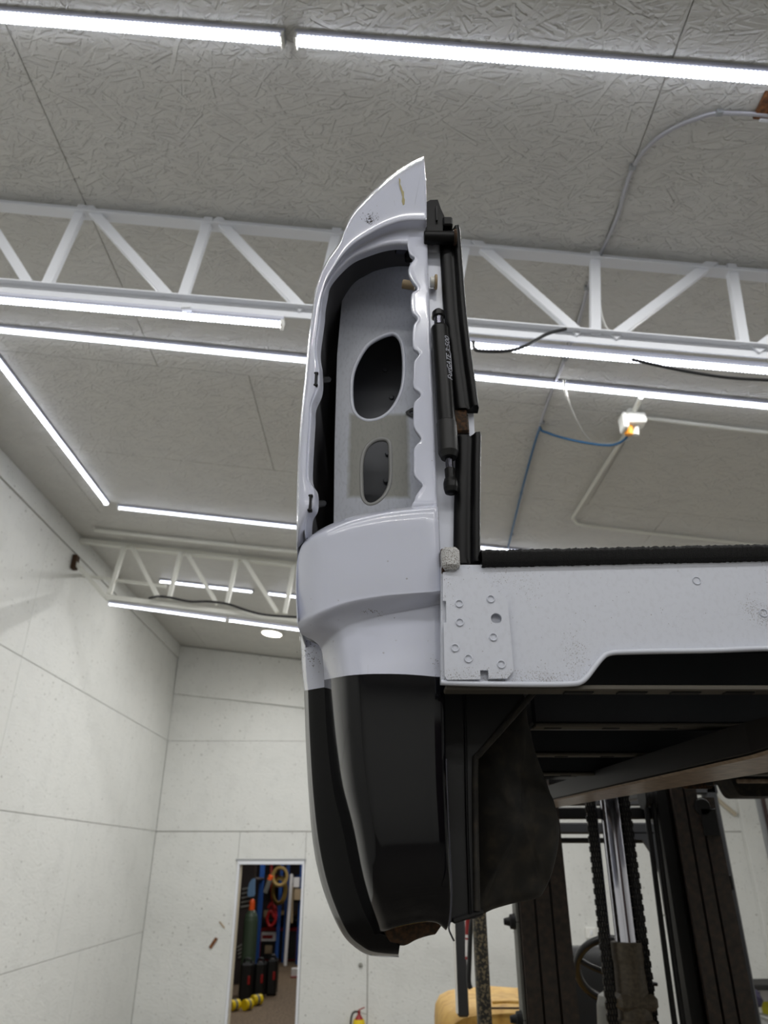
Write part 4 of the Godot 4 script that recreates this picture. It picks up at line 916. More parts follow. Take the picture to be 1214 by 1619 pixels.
	obj("lower_panel", patch([
	[Vector3(-0.0634, 2.2207, -0.834), Vector3(-0.0523, 2.2139, -0.7967), Vector3(-0.0425, 2.209, -0.769), Vector3(-0.0338, 2.207, -0.7545), Vector3(-0.0257, 2.207, -0.7507), Vector3(-0.0177, 2.2072, -0.7491), Vector3(-0.0098, 2.2076, -0.749), Vector3(-0.0018, 2.2078, -0.749), Vector3(0.0062, 2.2078, -0.749), Vector3(0.0142, 2.2078, -0.749), Vector3(0.0222, 2.2076, -0.749), Vector3(0.0302, 2.2073, -0.749), Vector3(0.0381, 2.2068, -0.749), Vector3(0.0461, 2.2062, -0.749), Vector3(0.054, 2.2055, -0.749), Vector3(0.0619, 2.2048, -0.749), Vector3(0.0702, 2.2051, -0.753), Vector3(0.0702, 2.2051, -0.783)],
	[Vector3(-0.0615, 2.1923, -0.838), Vector3(-0.0504, 2.1855, -0.7985), Vector3(-0.0406, 2.1806, -0.7692), Vector3(-0.032, 2.1782, -0.7539), Vector3(-0.0241, 2.1779, -0.7499), Vector3(-0.0163, 2.1779, -0.7481), Vector3(-0.0085, 2.1781, -0.748), Vector3(-0.0008, 2.1783, -0.748), Vector3(0.007, 2.1783, -0.748), Vector3(0.0148, 2.1782, -0.748), Vector3(0.0226, 2.178, -0.748), Vector3(0.0303, 2.1777, -0.748), Vector3(0.0381, 2.1773, -0.748), Vector3(0.0459, 2.1769, -0.748), Vector3(0.0536, 2.1765, -0.748), Vector3(0.0614, 2.1761, -0.748), Vector3(0.0695, 2.1765, -0.752), Vector3(0.0695, 2.1765, -0.782)],
	[Vector3(-0.0573, 2.1505, -0.841), Vector3(-0.0466, 2.1453, -0.8002), Vector3(-0.0372, 2.1415, -0.7699), Vector3(-0.029, 2.1397, -0.7541), Vector3(-0.0213, 2.1394, -0.7499), Vector3(-0.0138, 2.1394, -0.7481), Vector3(-0.0064, 2.1396, -0.748), Vector3(0.0011, 2.1397, -0.748), Vector3(0.0085, 2.1397, -0.748), Vector3(0.016, 2.1397, -0.748), Vector3(0.0235, 2.1396, -0.748), Vector3(0.0309, 2.1394, -0.748), Vector3(0.0384, 2.1393, -0.748), Vector3(0.0458, 2.1391, -0.748), Vector3(0.0533, 2.1389, -0.748), Vector3(0.0608, 2.1387, -0.748), Vector3(0.0686, 2.1391, -0.752), Vector3(0.0686, 2.1391, -0.782)],
	[Vector3(-0.0502, 2.1029, -0.844), Vector3(-0.0402, 2.0999, -0.8023), Vector3(-0.0315, 2.0977, -0.7714), Vector3(-0.0238, 2.0967, -0.7552), Vector3(-0.0167, 2.0967, -0.751), Vector3(-0.0096, 2.0968, -0.7491), Vector3(-0.0026, 2.0969, -0.749), Vector3(0.0044, 2.097, -0.749), Vector3(0.0115, 2.0971, -0.749), Vector3(0.0185, 2.0971, -0.749), Vector3(0.0255, 2.0971, -0.749), Vector3(0.0325, 2.0971, -0.749), Vector3(0.0395, 2.097, -0.749), Vector3(0.0466, 2.0969, -0.749), Vector3(0.0536, 2.0968, -0.749), Vector3(0.0606, 2.0967, -0.749), Vector3(0.068, 2.0969, -0.753), Vector3(0.068, 2.0969, -0.783)],
	[Vector3(-0.0386, 2.0606, -0.846), Vector3(-0.0299, 2.0591, -0.8043), Vector3(-0.0222, 2.058, -0.7734), Vector3(-0.0152, 2.0574, -0.7572), Vector3(-0.0087, 2.0573, -0.753), Vector3(-0.0023, 2.0572, -0.7511), Vector3(0.0041, 2.0572, -0.751), Vector3(0.0105, 2.0572, -0.751), Vector3(0.0169, 2.0572, -0.751), Vector3(0.0233, 2.0572, -0.751), Vector3(0.0297, 2.0572, -0.751), Vector3(0.0361, 2.0572, -0.751), Vector3(0.0425, 2.0572, -0.751), Vector3(0.0489, 2.0572, -0.751), Vector3(0.0553, 2.0572, -0.751), Vector3(0.0617, 2.0572, -0.751), Vector3(0.0685, 2.0574, -0.755), Vector3(0.0685, 2.0574, -0.785)],
	[Vector3(-0.0289, 2.0219, -0.846), Vector3(-0.0212, 2.0222, -0.8065), Vector3(-0.0144, 2.0224, -0.7772), Vector3(-0.0082, 2.0226, -0.7619), Vector3(-0.0022, 2.0228, -0.7579), Vector3(0.0037, 2.0231, -0.7561), Vector3(0.0096, 2.0235, -0.756), Vector3(0.0155, 2.0239, -0.756), Vector3(0.0214, 2.0242, -0.756), Vector3(0.0273, 2.0244, -0.756), Vector3(0.0332, 2.0246, -0.756), Vector3(0.0392, 2.0248, -0.756), Vector3(0.0451, 2.0249, -0.756), Vector3(0.051, 2.0251, -0.756), Vector3(0.0569, 2.0252, -0.756), Vector3(0.0629, 2.0253, -0.756), Vector3(0.0692, 2.0254, -0.76), Vector3(0.0692, 2.0254, -0.79)],
	[Vector3(-0.021, 1.9995, -0.843), Vector3(-0.0143, 2.0011, -0.8079), Vector3(-0.0082, 2.0025, -0.7818), Vector3(-0.0025, 2.0034, -0.7682), Vector3(0.0031, 2.004, -0.7646), Vector3(0.0086, 2.0046, -0.7631), Vector3(0.0141, 2.0053, -0.763), Vector3(0.0196, 2.0059, -0.763), Vector3(0.0251, 2.0065, -0.763), Vector3(0.0307, 2.007, -0.763), Vector3(0.0362, 2.0074, -0.763), Vector3(0.0418, 2.0078, -0.763), Vector3(0.0474, 2.0081, -0.763), Vector3(0.0529, 2.0084, -0.763), Vector3(0.0585, 2.0087, -0.763), Vector3(0.0641, 2.009, -0.763), Vector3(0.07, 2.0091, -0.767), Vector3(0.07, 2.0091, -0.797)],
	[Vector3(-0.0136, 1.9815, -0.844), Vector3(-0.0077, 1.9843, -0.8133), Vector3(-0.0023, 1.9865, -0.7905), Vector3(0.0029, 1.9881, -0.7786), Vector3(0.008, 1.9891, -0.7754), Vector3(0.0131, 1.9901, -0.7741), Vector3(0.0182, 1.991, -0.774), Vector3(0.0233, 1.9919, -0.774), Vector3(0.0285, 1.9927, -0.774), Vector3(0.0337, 1.9934, -0.774), Vector3(0.0389, 1.994, -0.774), Vector3(0.0441, 1.9944, -0.774), Vector3(0.0493, 1.9947, -0.774), Vector3(0.0546, 1.995, -0.774), Vector3(0.0598, 1.9952, -0.774), Vector3(0.0651, 1.9953, -0.774), Vector3(0.0707, 1.9954, -0.778), Vector3(0.0707, 1.9954, -0.808)],
	[Vector3(-0.0069, 1.9689, -0.846), Vector3(-0.0019, 1.9722, -0.8196), Vector3(0.0028, 1.9751, -0.8001), Vector3(0.0074, 1.9771, -0.7899), Vector3(0.012, 1.9784, -0.7872), Vector3(0.0168, 1.9795, -0.7861), Vector3(0.0215, 1.9805, -0.786), Vector3(0.0263, 1.9814, -0.786), Vector3(0.0311, 1.9823, -0.786), Vector3(0.0359, 1.983, -0.786), Vector3(0.0408, 1.9835, -0.786), Vector3(0.0457, 1.9838, -0.786), Vector3(0.0506, 1.9836, -0.786), Vector3(0.0554, 1.983, -0.786), Vector3(0.0602, 1.9823, -0.786), Vector3(0.0649, 1.9814, -0.786), Vector3(0.0701, 1.9803, -0.79), Vector3(0.0701, 1.9803, -0.82)],
	[Vector3(-0.0023, 1.9618, -0.85), Vector3(0.0022, 1.9649, -0.828), Vector3(0.0065, 1.9675, -0.8118), Vector3(0.0108, 1.9694, -0.8033), Vector3(0.0151, 1.9708, -0.801), Vector3(0.0195, 1.972, -0.8), Vector3(0.0239, 1.973, -0.8), Vector3(0.0284, 1.9739, -0.8), Vector3(0.0329, 1.9747, -0.8), Vector3(0.0374, 1.9754, -0.8), Vector3(0.042, 1.9759, -0.8), Vector3(0.0465, 1.9764, -0.8), Vector3(0.0511, 1.9766, -0.8), Vector3(0.0557, 1.9762, -0.8), Vector3(0.0598, 1.9747, -0.8), Vector3(0.0633, 1.9722, -0.8), Vector3(0.0669, 1.9692, -0.804), Vector3(0.0669, 1.9692, -0.834)],
	[Vector3(-0.0023, 1.9678, -0.9), Vector3(0.0022, 1.9709, -0.878), Vector3(0.0065, 1.9735, -0.8618), Vector3(0.0108, 1.9754, -0.8533), Vector3(0.0151, 1.9768, -0.851), Vector3(0.0195, 1.978, -0.85), Vector3(0.0239, 1.979, -0.85), Vector3(0.0284, 1.9799, -0.85), Vector3(0.0329, 1.9807, -0.85), Vector3(0.0374, 1.9814, -0.85), Vector3(0.042, 1.9819, -0.85), Vector3(0.0465, 1.9824, -0.85), Vector3(0.0511, 1.9826, -0.85), Vector3(0.0557, 1.9822, -0.85), Vector3(0.0598, 1.9807, -0.85), Vector3(0.0633, 1.9782, -0.85), Vector3(0.0669, 1.9752, -0.854), Vector3(0.0669, 1.9752, -0.884)]], 5, 3), mats.black_paint, t, "gloss black lower corner panel")
	obj("flare_top", patch([
	[Vector3(-0.1044, 2.2982, -0.92), Vector3(-0.1004, 2.288, -0.885), Vector3(-0.093, 2.2781, -0.858), Vector3(-0.0905, 2.2755, -0.852), Vector3(-0.0806, 2.2695, -0.846), Vector3(-0.0712, 2.2645, -0.843), Vector3(-0.0651, 2.2614, -0.842), Vector3(-0.0565, 2.2594, -0.85)],
	[Vector3(-0.1017, 2.2777, -0.92), Vector3(-0.0978, 2.2683, -0.885), Vector3(-0.0907, 2.2601, -0.858), Vector3(-0.0882, 2.2581, -0.852), Vector3(-0.0788, 2.2547, -0.846), Vector3(-0.0698, 2.2521, -0.843), Vector3(-0.0639, 2.2506, -0.842), Vector3(-0.0557, 2.2508, -0.85)],
	[Vector3(-0.0992, 2.2526, -0.92), Vector3(-0.0954, 2.2441, -0.885), Vector3(-0.0884, 2.2372, -0.858), Vector3(-0.0861, 2.2356, -0.852), Vector3(-0.0769, 2.2332, -0.846), Vector3(-0.0682, 2.2316, -0.843), Vector3(-0.0624, 2.2308, -0.842), Vector3(-0.0544, 2.2318, -0.85)],
	[Vector3(-0.095, 2.2265, -0.92), Vector3(-0.0914, 2.219, -0.885), Vector3(-0.0849, 2.2139, -0.858), Vector3(-0.0827, 2.2129, -0.852), Vector3(-0.0744, 2.213, -0.846), Vector3(-0.0663, 2.2137, -0.843), Vector3(-0.0611, 2.2143, -0.842), Vector3(-0.0538, 2.2174, -0.85)]], 5, 3), mats.white_paint, t)
	obj("wheel_flare", patch([
	[Vector3(-0.095, 2.2265, -0.92), Vector3(-0.0914, 2.219, -0.885), Vector3(-0.0849, 2.2139, -0.858), Vector3(-0.0827, 2.2129, -0.852), Vector3(-0.0744, 2.213, -0.846), Vector3(-0.0663, 2.2137, -0.843), Vector3(-0.0611, 2.2143, -0.842), Vector3(-0.0538, 2.2174, -0.85)],
	[Vector3(-0.0929, 2.2003, -0.92), Vector3(-0.0893, 2.1938, -0.885), Vector3(-0.0829, 2.1893, -0.858), Vector3(-0.0807, 2.1884, -0.852), Vector3(-0.0722, 2.1884, -0.846), Vector3(-0.0641, 2.1889, -0.843), Vector3(-0.0587, 2.1895, -0.842), Vector3(-0.0513, 2.1921, -0.85)],
	[Vector3(-0.0892, 2.158, -0.92), Vector3(-0.0858, 2.1531, -0.885), Vector3(-0.0793, 2.1498, -0.858), Vector3(-0.0771, 2.1491, -0.852), Vector3(-0.0684, 2.1491, -0.846), Vector3(-0.06, 2.1495, -0.843), Vector3(-0.0545, 2.1499, -0.842), Vector3(-0.0467, 2.1519, -0.85)],
	[Vector3(-0.0835, 2.1031, -0.92), Vector3(-0.0803, 2.1003, -0.885), Vector3(-0.0736, 2.0988, -0.858), Vector3(-0.0713, 2.0986, -0.852), Vector3(-0.0618, 2.0995, -0.846), Vector3(-0.0526, 2.1006, -0.843), Vector3(-0.0465, 2.1015, -0.842), Vector3(-0.0379, 2.1035, -0.85)],
	[Vector3(-0.0764, 2.0524, -0.92), Vector3(-0.0735, 2.0516, -0.885), Vector3(-0.0661, 2.0516, -0.858), Vector3(-0.0634, 2.0518, -0.852), Vector3(-0.052, 2.0531, -0.846), Vector3(-0.0409, 2.0545, -0.843), Vector3(-0.0335, 2.0555, -0.842), Vector3(-0.0228, 2.0572, -0.85)],
	[Vector3(-0.0663, 2.0127, -0.92), Vector3(-0.0637, 2.0134, -0.885), Vector3(-0.0565, 2.0146, -0.858), Vector3(-0.0538, 2.015, -0.852), Vector3(-0.0422, 2.0165, -0.846), Vector3(-0.0309, 2.018, -0.843), Vector3(-0.0233, 2.019, -0.842), Vector3(-0.0122, 2.0203, -0.85)],
	[Vector3(-0.0532, 1.9815, -0.92), Vector3(-0.0512, 1.9834, -0.885), Vector3(-0.0446, 1.9854, -0.858), Vector3(-0.0422, 1.9859, -0.852), Vector3(-0.0313, 1.9874, -0.846), Vector3(-0.0207, 1.9888, -0.843), Vector3(-0.0136, 1.9897, -0.842), Vector3(-0.0031, 1.9905, -0.85)],
	[Vector3(-0.0385, 1.9568, -0.92), Vector3(-0.0371, 1.9596, -0.885), Vector3(-0.0313, 1.9625, -0.858), Vector3(-0.029, 1.9632, -0.852), Vector3(-0.0189, 1.9652, -0.846), Vector3(-0.0089, 1.967, -0.843), Vector3(-0.0023, 1.968, -0.842), Vector3(0.0077, 1.969, -0.85)],
	[Vector3(-0.0242, 1.9441, -0.92), Vector3(-0.0233, 1.9474, -0.885), Vector3(-0.018, 1.9515, -0.858), Vector3(-0.0159, 1.9527, -0.852), Vector3(-0.0062, 1.9566, -0.846), Vector3(0.0035, 1.9601, -0.843), Vector3(0.01, 1.9624, -0.842), Vector3(0.0199, 1.9652, -0.85)],
	[Vector3(-0.008, 1.9372, -0.92), Vector3(-0.0077, 1.9407, -0.885), Vector3(-0.0041, 1.9455, -0.858), Vector3(-0.0026, 1.9469, -0.852), Vector3(0.0045, 1.9517, -0.846), Vector3(0.0117, 1.9562, -0.843), Vector3(0.0164, 1.9591, -0.842), Vector3(0.0239, 1.9627, -0.85)],
	[Vector3(0.0231, 1.9357, -0.92), Vector3(0.0222, 1.9393, -0.885), Vector3(0.0218, 1.9433, -0.858), Vector3(0.0217, 1.9444, -0.852), Vector3(0.0221, 1.9477, -0.846), Vector3(0.0225, 1.9506, -0.843), Vector3(0.0228, 1.9525, -0.842), Vector3(0.0236, 1.9544, -0.85)]], 5, 3), mats.black_trim, t, "gloss black wheel arch flare")
	obj("flare_lip", plate([Vector2(-0.0413, 1.9661), Vector2(-0.0329, 1.9555), Vector2(-0.0233, 1.9471), Vector2(-0.0077, 1.9405), Vector2(0.0226, 1.9390), Vector2(0.0199, 1.9450), Vector2(0.0166, 1.9485), Vector2(0.0173, 1.9520), Vector2(0.0119, 1.9567), Vector2(-0.0031, 1.9637)], [], -0.885, 0.02), mats.black_trim, t)
	obj("outer_side", patch([
	[Vector3(0.0685, 3.0074, -0.7425), Vector3(0.0695, 3.0064, -1.3), Vector3(0.0705, 3.0054, -2.45)],
	[Vector3(0.0175, 2.965, -0.7425), Vector3(0.0185, 2.964, -1.3), Vector3(0.0195, 2.963, -2.45)],
	[Vector3(-0.0381, 2.8865, -0.7425), Vector3(-0.0371, 2.8855, -1.3), Vector3(-0.0361, 2.8845, -2.45)],
	[Vector3(-0.0558, 2.8276, -0.7425), Vector3(-0.0548, 2.8266, -1.3), Vector3(-0.0538, 2.8256, -2.45)],
	[Vector3(-0.0816, 2.766, -0.7425), Vector3(-0.0806, 2.765, -1.3), Vector3(-0.0796, 2.764, -2.45)],
	[Vector3(-0.0905, 2.6913, -0.7425), Vector3(-0.0895, 2.6903, -1.3), Vector3(-0.0885, 2.6893, -2.45)],
	[Vector3(-0.0943, 2.5974, -0.7425), Vector3(-0.0933, 2.5964, -1.3), Vector3(-0.0923, 2.5954, -2.45)],
	[Vector3(-0.0963, 2.5395, -0.7425), Vector3(-0.0953, 2.5385, -1.3), Vector3(-0.0943, 2.5375, -2.45)],
	[Vector3(-0.0969, 2.4704, -0.7425), Vector3(-0.0959, 2.4694, -1.3), Vector3(-0.0949, 2.4684, -2.45)],
	[Vector3(-0.0958, 2.4185, -0.7425), Vector3(-0.0948, 2.4175, -1.3), Vector3(-0.0938, 2.4165, -2.45)],
	[Vector3(-0.0936, 2.3677, -0.7425), Vector3(-0.0926, 2.3667, -1.3), Vector3(-0.0916, 2.3657, -2.45)],
	[Vector3(-0.0925, 2.3332, -0.75), Vector3(-0.0915, 2.3322, -1.3), Vector3(-0.0905, 2.3312, -2.45)],
	[Vector3(-0.0916, 2.3027, -0.75), Vector3(-0.0906, 2.3017, -1.3), Vector3(-0.0896, 2.3007, -2.45)],
	[Vector3(-0.0884, 2.2642, -0.76), Vector3(-0.0874, 2.2632, -1.3), Vector3(-0.0864, 2.2622, -2.45)],
	[Vector3(-0.1034, 2.2972, -0.92), Vector3(-0.1024, 2.2962, -1.3), Vector3(-0.1014, 2.2952, -2.45)],
	[Vector3(-0.1007, 2.2767, -0.92), Vector3(-0.0997, 2.2757, -1.3), Vector3(-0.0987, 2.2747, -2.45)],
	[Vector3(-0.0982, 2.2516, -0.92), Vector3(-0.0972, 2.2506, -1.3), Vector3(-0.0962, 2.2496, -2.45)],
	[Vector3(-0.094, 2.2255, -0.92), Vector3(-0.093, 2.2245, -1.3), Vector3(-0.092, 2.2235, -2.45)],
	[Vector3(-0.0919, 2.1993, -0.92), Vector3(-0.0909, 2.1983, -1.3), Vector3(-0.0899, 2.1973, -2.45)],
	[Vector3(-0.0882, 2.157, -0.92), Vector3(-0.0872, 2.156, -1.3), Vector3(-0.0862, 2.155, -2.45)],
	[Vector3(-0.0825, 2.1021, -0.92), Vector3(-0.0815, 2.1011, -1.3), Vector3(-0.0805, 2.1001, -2.45)],
	[Vector3(-0.0754, 2.0514, -0.92), Vector3(-0.0744, 2.0504, -1.3), Vector3(-0.0734, 2.0494, -2.45)],
	[Vector3(-0.0653, 2.0117, -0.92), Vector3(-0.0643, 2.0107, -1.3), Vector3(-0.0633, 2.0097, -2.45)],
	[Vector3(-0.0522, 1.9805, -0.92), Vector3(-0.0512, 1.9795, -1.3), Vector3(-0.0502, 1.9785, -2.45)],
	[Vector3(-0.0375, 1.9558, -0.92), Vector3(-0.0365, 1.9548, -1.3), Vector3(-0.0355, 1.9538, -2.45)],
	[Vector3(-0.0232, 1.9431, -0.92), Vector3(-0.0222, 1.9421, -1.3), Vector3(-0.0212, 1.9411, -2.45)],
	[Vector3(-0.007, 1.9362, -0.92), Vector3(-0.006, 1.9352, -1.3), Vector3(-0.005, 1.9342, -2.45)],
	[Vector3(0.0241, 1.9347, -0.92), Vector3(0.0251, 1.9337, -1.3), Vector3(0.0261, 1.9327, -2.45)]], 3, 1), mats.side_white, t)
	obj("torn_seam", tube([Vector3(0.0683, 2.1217, -0.745), Vector3(0.0682, 2.0806, -0.745), Vector3(0.0685, 2.0389, -0.745), Vector3(0.0684, 2.0045, -0.745), Vector3(0.0664, 1.9831, -0.745), Vector3(0.0649, 1.9751, -0.745), Vector3(0.0672, 1.9692, -0.745), Vector3(0.0693, 1.9653, -0.745)], 0.0009, 6), mats.dark_chrome, t)
	obj("under_bracket", patch([
	[Vector3(0.0022, 1.9722, -0.83), Vector3(0.0279, 1.9778, -0.83), Vector3(0.046, 1.9812, -0.83), Vector3(0.0705, 1.9812, -0.83)],
	[Vector3(0.0125, 1.9571, -0.84), Vector3(0.028, 1.9559, -0.84), Vector3(0.0422, 1.9604, -0.84), Vector3(0.0604, 1.9648, -0.84)],
	[Vector3(0.0168, 1.9542, -0.86), Vector3(0.0286, 1.9531, -0.86), Vector3(0.0446, 1.961, -0.86), Vector3(0.0618, 1.9627, -0.86)],
	[Vector3(0.0176, 1.9626, -0.9), Vector3(0.0336, 1.9638, -0.9), Vector3(0.0497, 1.9686, -0.9), Vector3(0.072, 1.9685, -0.9)]], 4, 4), mats.rusty_steel, t)
	# --- the cavity behind the lamp opening
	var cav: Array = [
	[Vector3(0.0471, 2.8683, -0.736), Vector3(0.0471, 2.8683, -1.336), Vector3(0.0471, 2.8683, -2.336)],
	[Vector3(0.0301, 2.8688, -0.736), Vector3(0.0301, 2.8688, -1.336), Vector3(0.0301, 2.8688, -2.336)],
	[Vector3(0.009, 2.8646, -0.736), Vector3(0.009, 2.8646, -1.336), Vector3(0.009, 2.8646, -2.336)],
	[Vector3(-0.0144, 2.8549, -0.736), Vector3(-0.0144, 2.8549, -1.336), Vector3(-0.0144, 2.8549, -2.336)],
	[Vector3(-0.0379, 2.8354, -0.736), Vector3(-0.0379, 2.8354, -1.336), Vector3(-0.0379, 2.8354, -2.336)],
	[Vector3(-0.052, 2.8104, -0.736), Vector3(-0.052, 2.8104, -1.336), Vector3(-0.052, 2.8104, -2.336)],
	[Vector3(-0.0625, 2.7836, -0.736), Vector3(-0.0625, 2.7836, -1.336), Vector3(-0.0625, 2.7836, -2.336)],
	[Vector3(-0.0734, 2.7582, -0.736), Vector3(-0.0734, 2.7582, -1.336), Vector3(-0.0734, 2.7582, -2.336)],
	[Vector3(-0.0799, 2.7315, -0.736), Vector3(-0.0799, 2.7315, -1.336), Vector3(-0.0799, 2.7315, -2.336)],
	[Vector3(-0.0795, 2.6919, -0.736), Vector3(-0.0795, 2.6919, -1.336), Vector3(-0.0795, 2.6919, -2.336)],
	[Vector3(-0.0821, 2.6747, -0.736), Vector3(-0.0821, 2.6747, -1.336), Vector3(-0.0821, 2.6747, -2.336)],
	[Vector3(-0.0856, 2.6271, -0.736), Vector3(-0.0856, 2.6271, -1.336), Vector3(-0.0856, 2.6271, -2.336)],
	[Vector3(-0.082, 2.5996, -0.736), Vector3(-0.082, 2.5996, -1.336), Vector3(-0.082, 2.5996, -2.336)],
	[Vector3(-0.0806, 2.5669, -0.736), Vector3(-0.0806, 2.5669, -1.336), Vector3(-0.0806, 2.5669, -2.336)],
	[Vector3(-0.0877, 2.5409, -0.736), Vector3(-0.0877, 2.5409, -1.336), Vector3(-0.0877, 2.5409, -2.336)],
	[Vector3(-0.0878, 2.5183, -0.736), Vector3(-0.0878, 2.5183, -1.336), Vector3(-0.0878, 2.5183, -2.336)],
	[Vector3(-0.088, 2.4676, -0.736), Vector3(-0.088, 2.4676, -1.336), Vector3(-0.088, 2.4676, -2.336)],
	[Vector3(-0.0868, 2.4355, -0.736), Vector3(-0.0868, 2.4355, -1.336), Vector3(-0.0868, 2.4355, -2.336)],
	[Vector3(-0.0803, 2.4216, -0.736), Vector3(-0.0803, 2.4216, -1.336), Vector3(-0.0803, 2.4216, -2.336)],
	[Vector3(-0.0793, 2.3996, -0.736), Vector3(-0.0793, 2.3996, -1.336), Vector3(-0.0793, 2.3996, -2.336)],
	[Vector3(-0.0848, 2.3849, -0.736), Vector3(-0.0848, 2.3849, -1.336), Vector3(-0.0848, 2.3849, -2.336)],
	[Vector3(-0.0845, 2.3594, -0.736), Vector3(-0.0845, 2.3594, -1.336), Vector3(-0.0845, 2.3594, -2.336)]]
	obj("cavity_wall", patch(cav, 3, 1), mats.shaded_ecoat, t, "bare primed inside of the outer skin, darkened for shade")
	# --- inner panel with two oval openings
	var big: Array = round_loop([Vector2(0.0170, 2.7354), Vector2(0.0310, 2.7242), Vector2(0.0358, 2.6960), Vector2(0.0353, 2.6528), Vector2(0.0291, 2.6230), Vector2(0.0164, 2.5982), Vector2(0.0005, 2.5844), Vector2(-0.0180, 2.5811), Vector2(-0.0322, 2.5905), Vector2(-0.0391, 2.6107), Vector2(-0.0397, 2.6546), Vector2(-0.0312, 2.6875), Vector2(-0.0139, 2.7179)])
	var small: Array = round_loop([Vector2(0.0058, 2.5512), Vector2(0.0136, 2.5462), Vector2(0.0157, 2.5321), Vector2(0.0155, 2.4869), Vector2(0.0092, 2.4659), Vector2(-0.0025, 2.4527), Vector2(-0.0132, 2.4499), Vector2(-0.0208, 2.4573), Vector2(-0.0235, 2.4733), Vector2(-0.0238, 2.5140), Vector2(-0.0184, 2.5359), Vector2(-0.0072, 2.5481)])
	var oimg := overspray()
	var im := mat("inner_panel_paint", Color(1, 1, 1), 0.38)
	im.albedo_texture = oimg
	im.uv1_scale = Vector3(1.0 / 0.14, 1.0 / 0.5, 1)
	im.uv1_offset = Vector3(0.06 / 0.14, -2.36 / 0.5, 0)
	im.texture_repeat = false
	obj("inner_panel", plate(rounded([Vector2(-0.0573, 2.3754), Vector2(-0.0608, 2.5438), Vector2(-0.0618, 2.6954), Vector2(-0.0572, 2.8045), Vector2(-0.0510, 2.8276), Vector2(0.0408, 2.8946), Vector2(0.0865, 2.9087), Vector2(0.0872, 2.4291), Vector2(0.0811, 2.3758)], 0.006), [big, small], -0.83, 0.0015), im, t, "pale inner panel with two oval openings")
	obj("inner_flange", patch([[Vector3(-0.0573, 2.3754, -0.83), Vector3(-0.0608, 2.5438, -0.83), Vector3(-0.0618, 2.6954, -0.83), Vector3(-0.0572, 2.8045, -0.83), Vector3(-0.051, 2.8276, -0.83)], [Vector3(-0.0613, 2.3754, -0.88), Vector3(-0.0648, 2.5438, -0.88), Vector3(-0.0658, 2.6954, -0.88), Vector3(-0.0612, 2.8045, -0.88), Vector3(-0.055, 2.8276, -0.88)]], 2, 2), mats.side_white, t)
	obj("opening_rim", oval_ring(big, -0.8325, 0.0034), mats.side_white, t)
	obj("opening_rim", oval_ring(small, -0.8325, 0.0034), mats.primer_pale, t)
	var bk := obj("rear_panel", plate([Vector2(-0.0478, 2.4300), Vector2(-0.0532, 2.8700), Vector2(0.0974, 2.9276), Vector2(0.0901, 2.4305)], [], -0.915, 0.002), mats.primer, t, "grey panel seen through the oval openings")
	for q in [Vector3(0.0192, 2.6787, -0.913), Vector3(0.013, 2.5767, -0.913), Vector3(0.0093, 2.731, -0.913), Vector3(0.0101, 2.5304, -0.913)]:
		obj("spot_weld", lathe(q, q + Vector3(0, 0, 0.002), [[0.0, 0.0042], [0.8, 0.0036], [1.0, 0.002]], 14), mats.primer, bk)
	# clips and studs at the lamp opening
	for q in [Vector3(-0.079, 2.5687, -0.722), Vector3(-0.0782, 2.3958, -0.722)]:
		var cs := begin()
		for dy in [-0.009, 0.009]:
			add_box(cs, Transform3D(Basis(), q + Vector3(0, dy, 0)), Vector3(0.0055, 0.0035, 0.006), 0.001)
		add_box(cs, Transform3D(Basis(), q), Vector3(0.003, 0.017, 0.006), 0.001)
		obj("clip", done(cs), mats.rubber, t, "black plastic clip")
	for q in [[Vector3(-0.0786, 2.5966, -0.76), Vector3(-0.0705, 2.6275, -0.8)], [Vector3(-0.0766, 2.4142, -0.76), Vector3(-0.0703, 2.4354, -0.8)]]:
		obj("locating_pin", cyl(q[0], q[1], 0.0042, 12), mats.plain_black_plastic, t)
	obj("lamp_bracket", box(Vector3(0.0313, 2.8382, -0.765), Vector3(0.018, 0.014, 0.012), 0.002), mats.dark_chrome, t)
	obj("lamp_bracket", box(Vector3(0.0428, 2.8348, -0.775), Vector3(0.012, 0.022, 0.01), 0.002), mats.rubber, t)
	obj("tan_bolt", cyl(Vector3(0.0325, 2.7741, -0.77), Vector3(0.0507, 2.7707, -0.77), 0.0065, 16), mats.beige_card, t)
	obj("stamp", plate(round_loop([Vector2(0.0367, 2.5925), Vector2(0.0420, 2.5973), Vector2(0.0465, 2.6000), Vector2(0.0491, 2.5984), Vector2(0.0489, 2.5858), Vector2(0.0462, 2.5847), Vector2(0.0410, 2.5878)], 3), [round_loop([Vector2(0.0420, 2.5926), Vector2(0.0447, 2.5952), Vector2(0.0468, 2.5942), Vector2(0.0468, 2.5900), Vector2(0.0445, 2.5889)], 3)], -0.827, 0.001), mats.black_cable, t, "small black spade-shaped mark")
	# --- jamb, seals, striker and strut
	obj("jamb", plate([Vector2(0.0632, 2.8696), Vector2(0.1138, 2.8701), Vector2(0.1208, 2.5566), Vector2(0.1181, 2.3260), Vector2(0.0660, 2.3259)], [], -0.757, 0.004), mats.side_white, t, "pale painted tailgate jamb")
	var s1 := [Vector2(0, 0), Vector2(0.004, 0.005), Vector2(0.013, 0.006), Vector2(0.016, 0.002), Vector2(0.019, 0.006), Vector2(0.021, 0.011), Vector2(0.026, 0.012), Vector2(0.0285, 0.006), Vector2(0.0285, -0.006), Vector2(0, -0.006)]
	obj("upper_seal", seal([Vector3(0.0866, 2.8569, -0.75), Vector3(0.087, 2.7898, -0.75), Vector3(0.088, 2.697, -0.75), Vector3(0.091, 2.6218, -0.75), Vector3(0.0935, 2.5811, -0.75), Vector3(0.0955, 2.5429, -0.75)], s1, 1.06), mats.rubber, t, "upper black rubber tailgate seal")
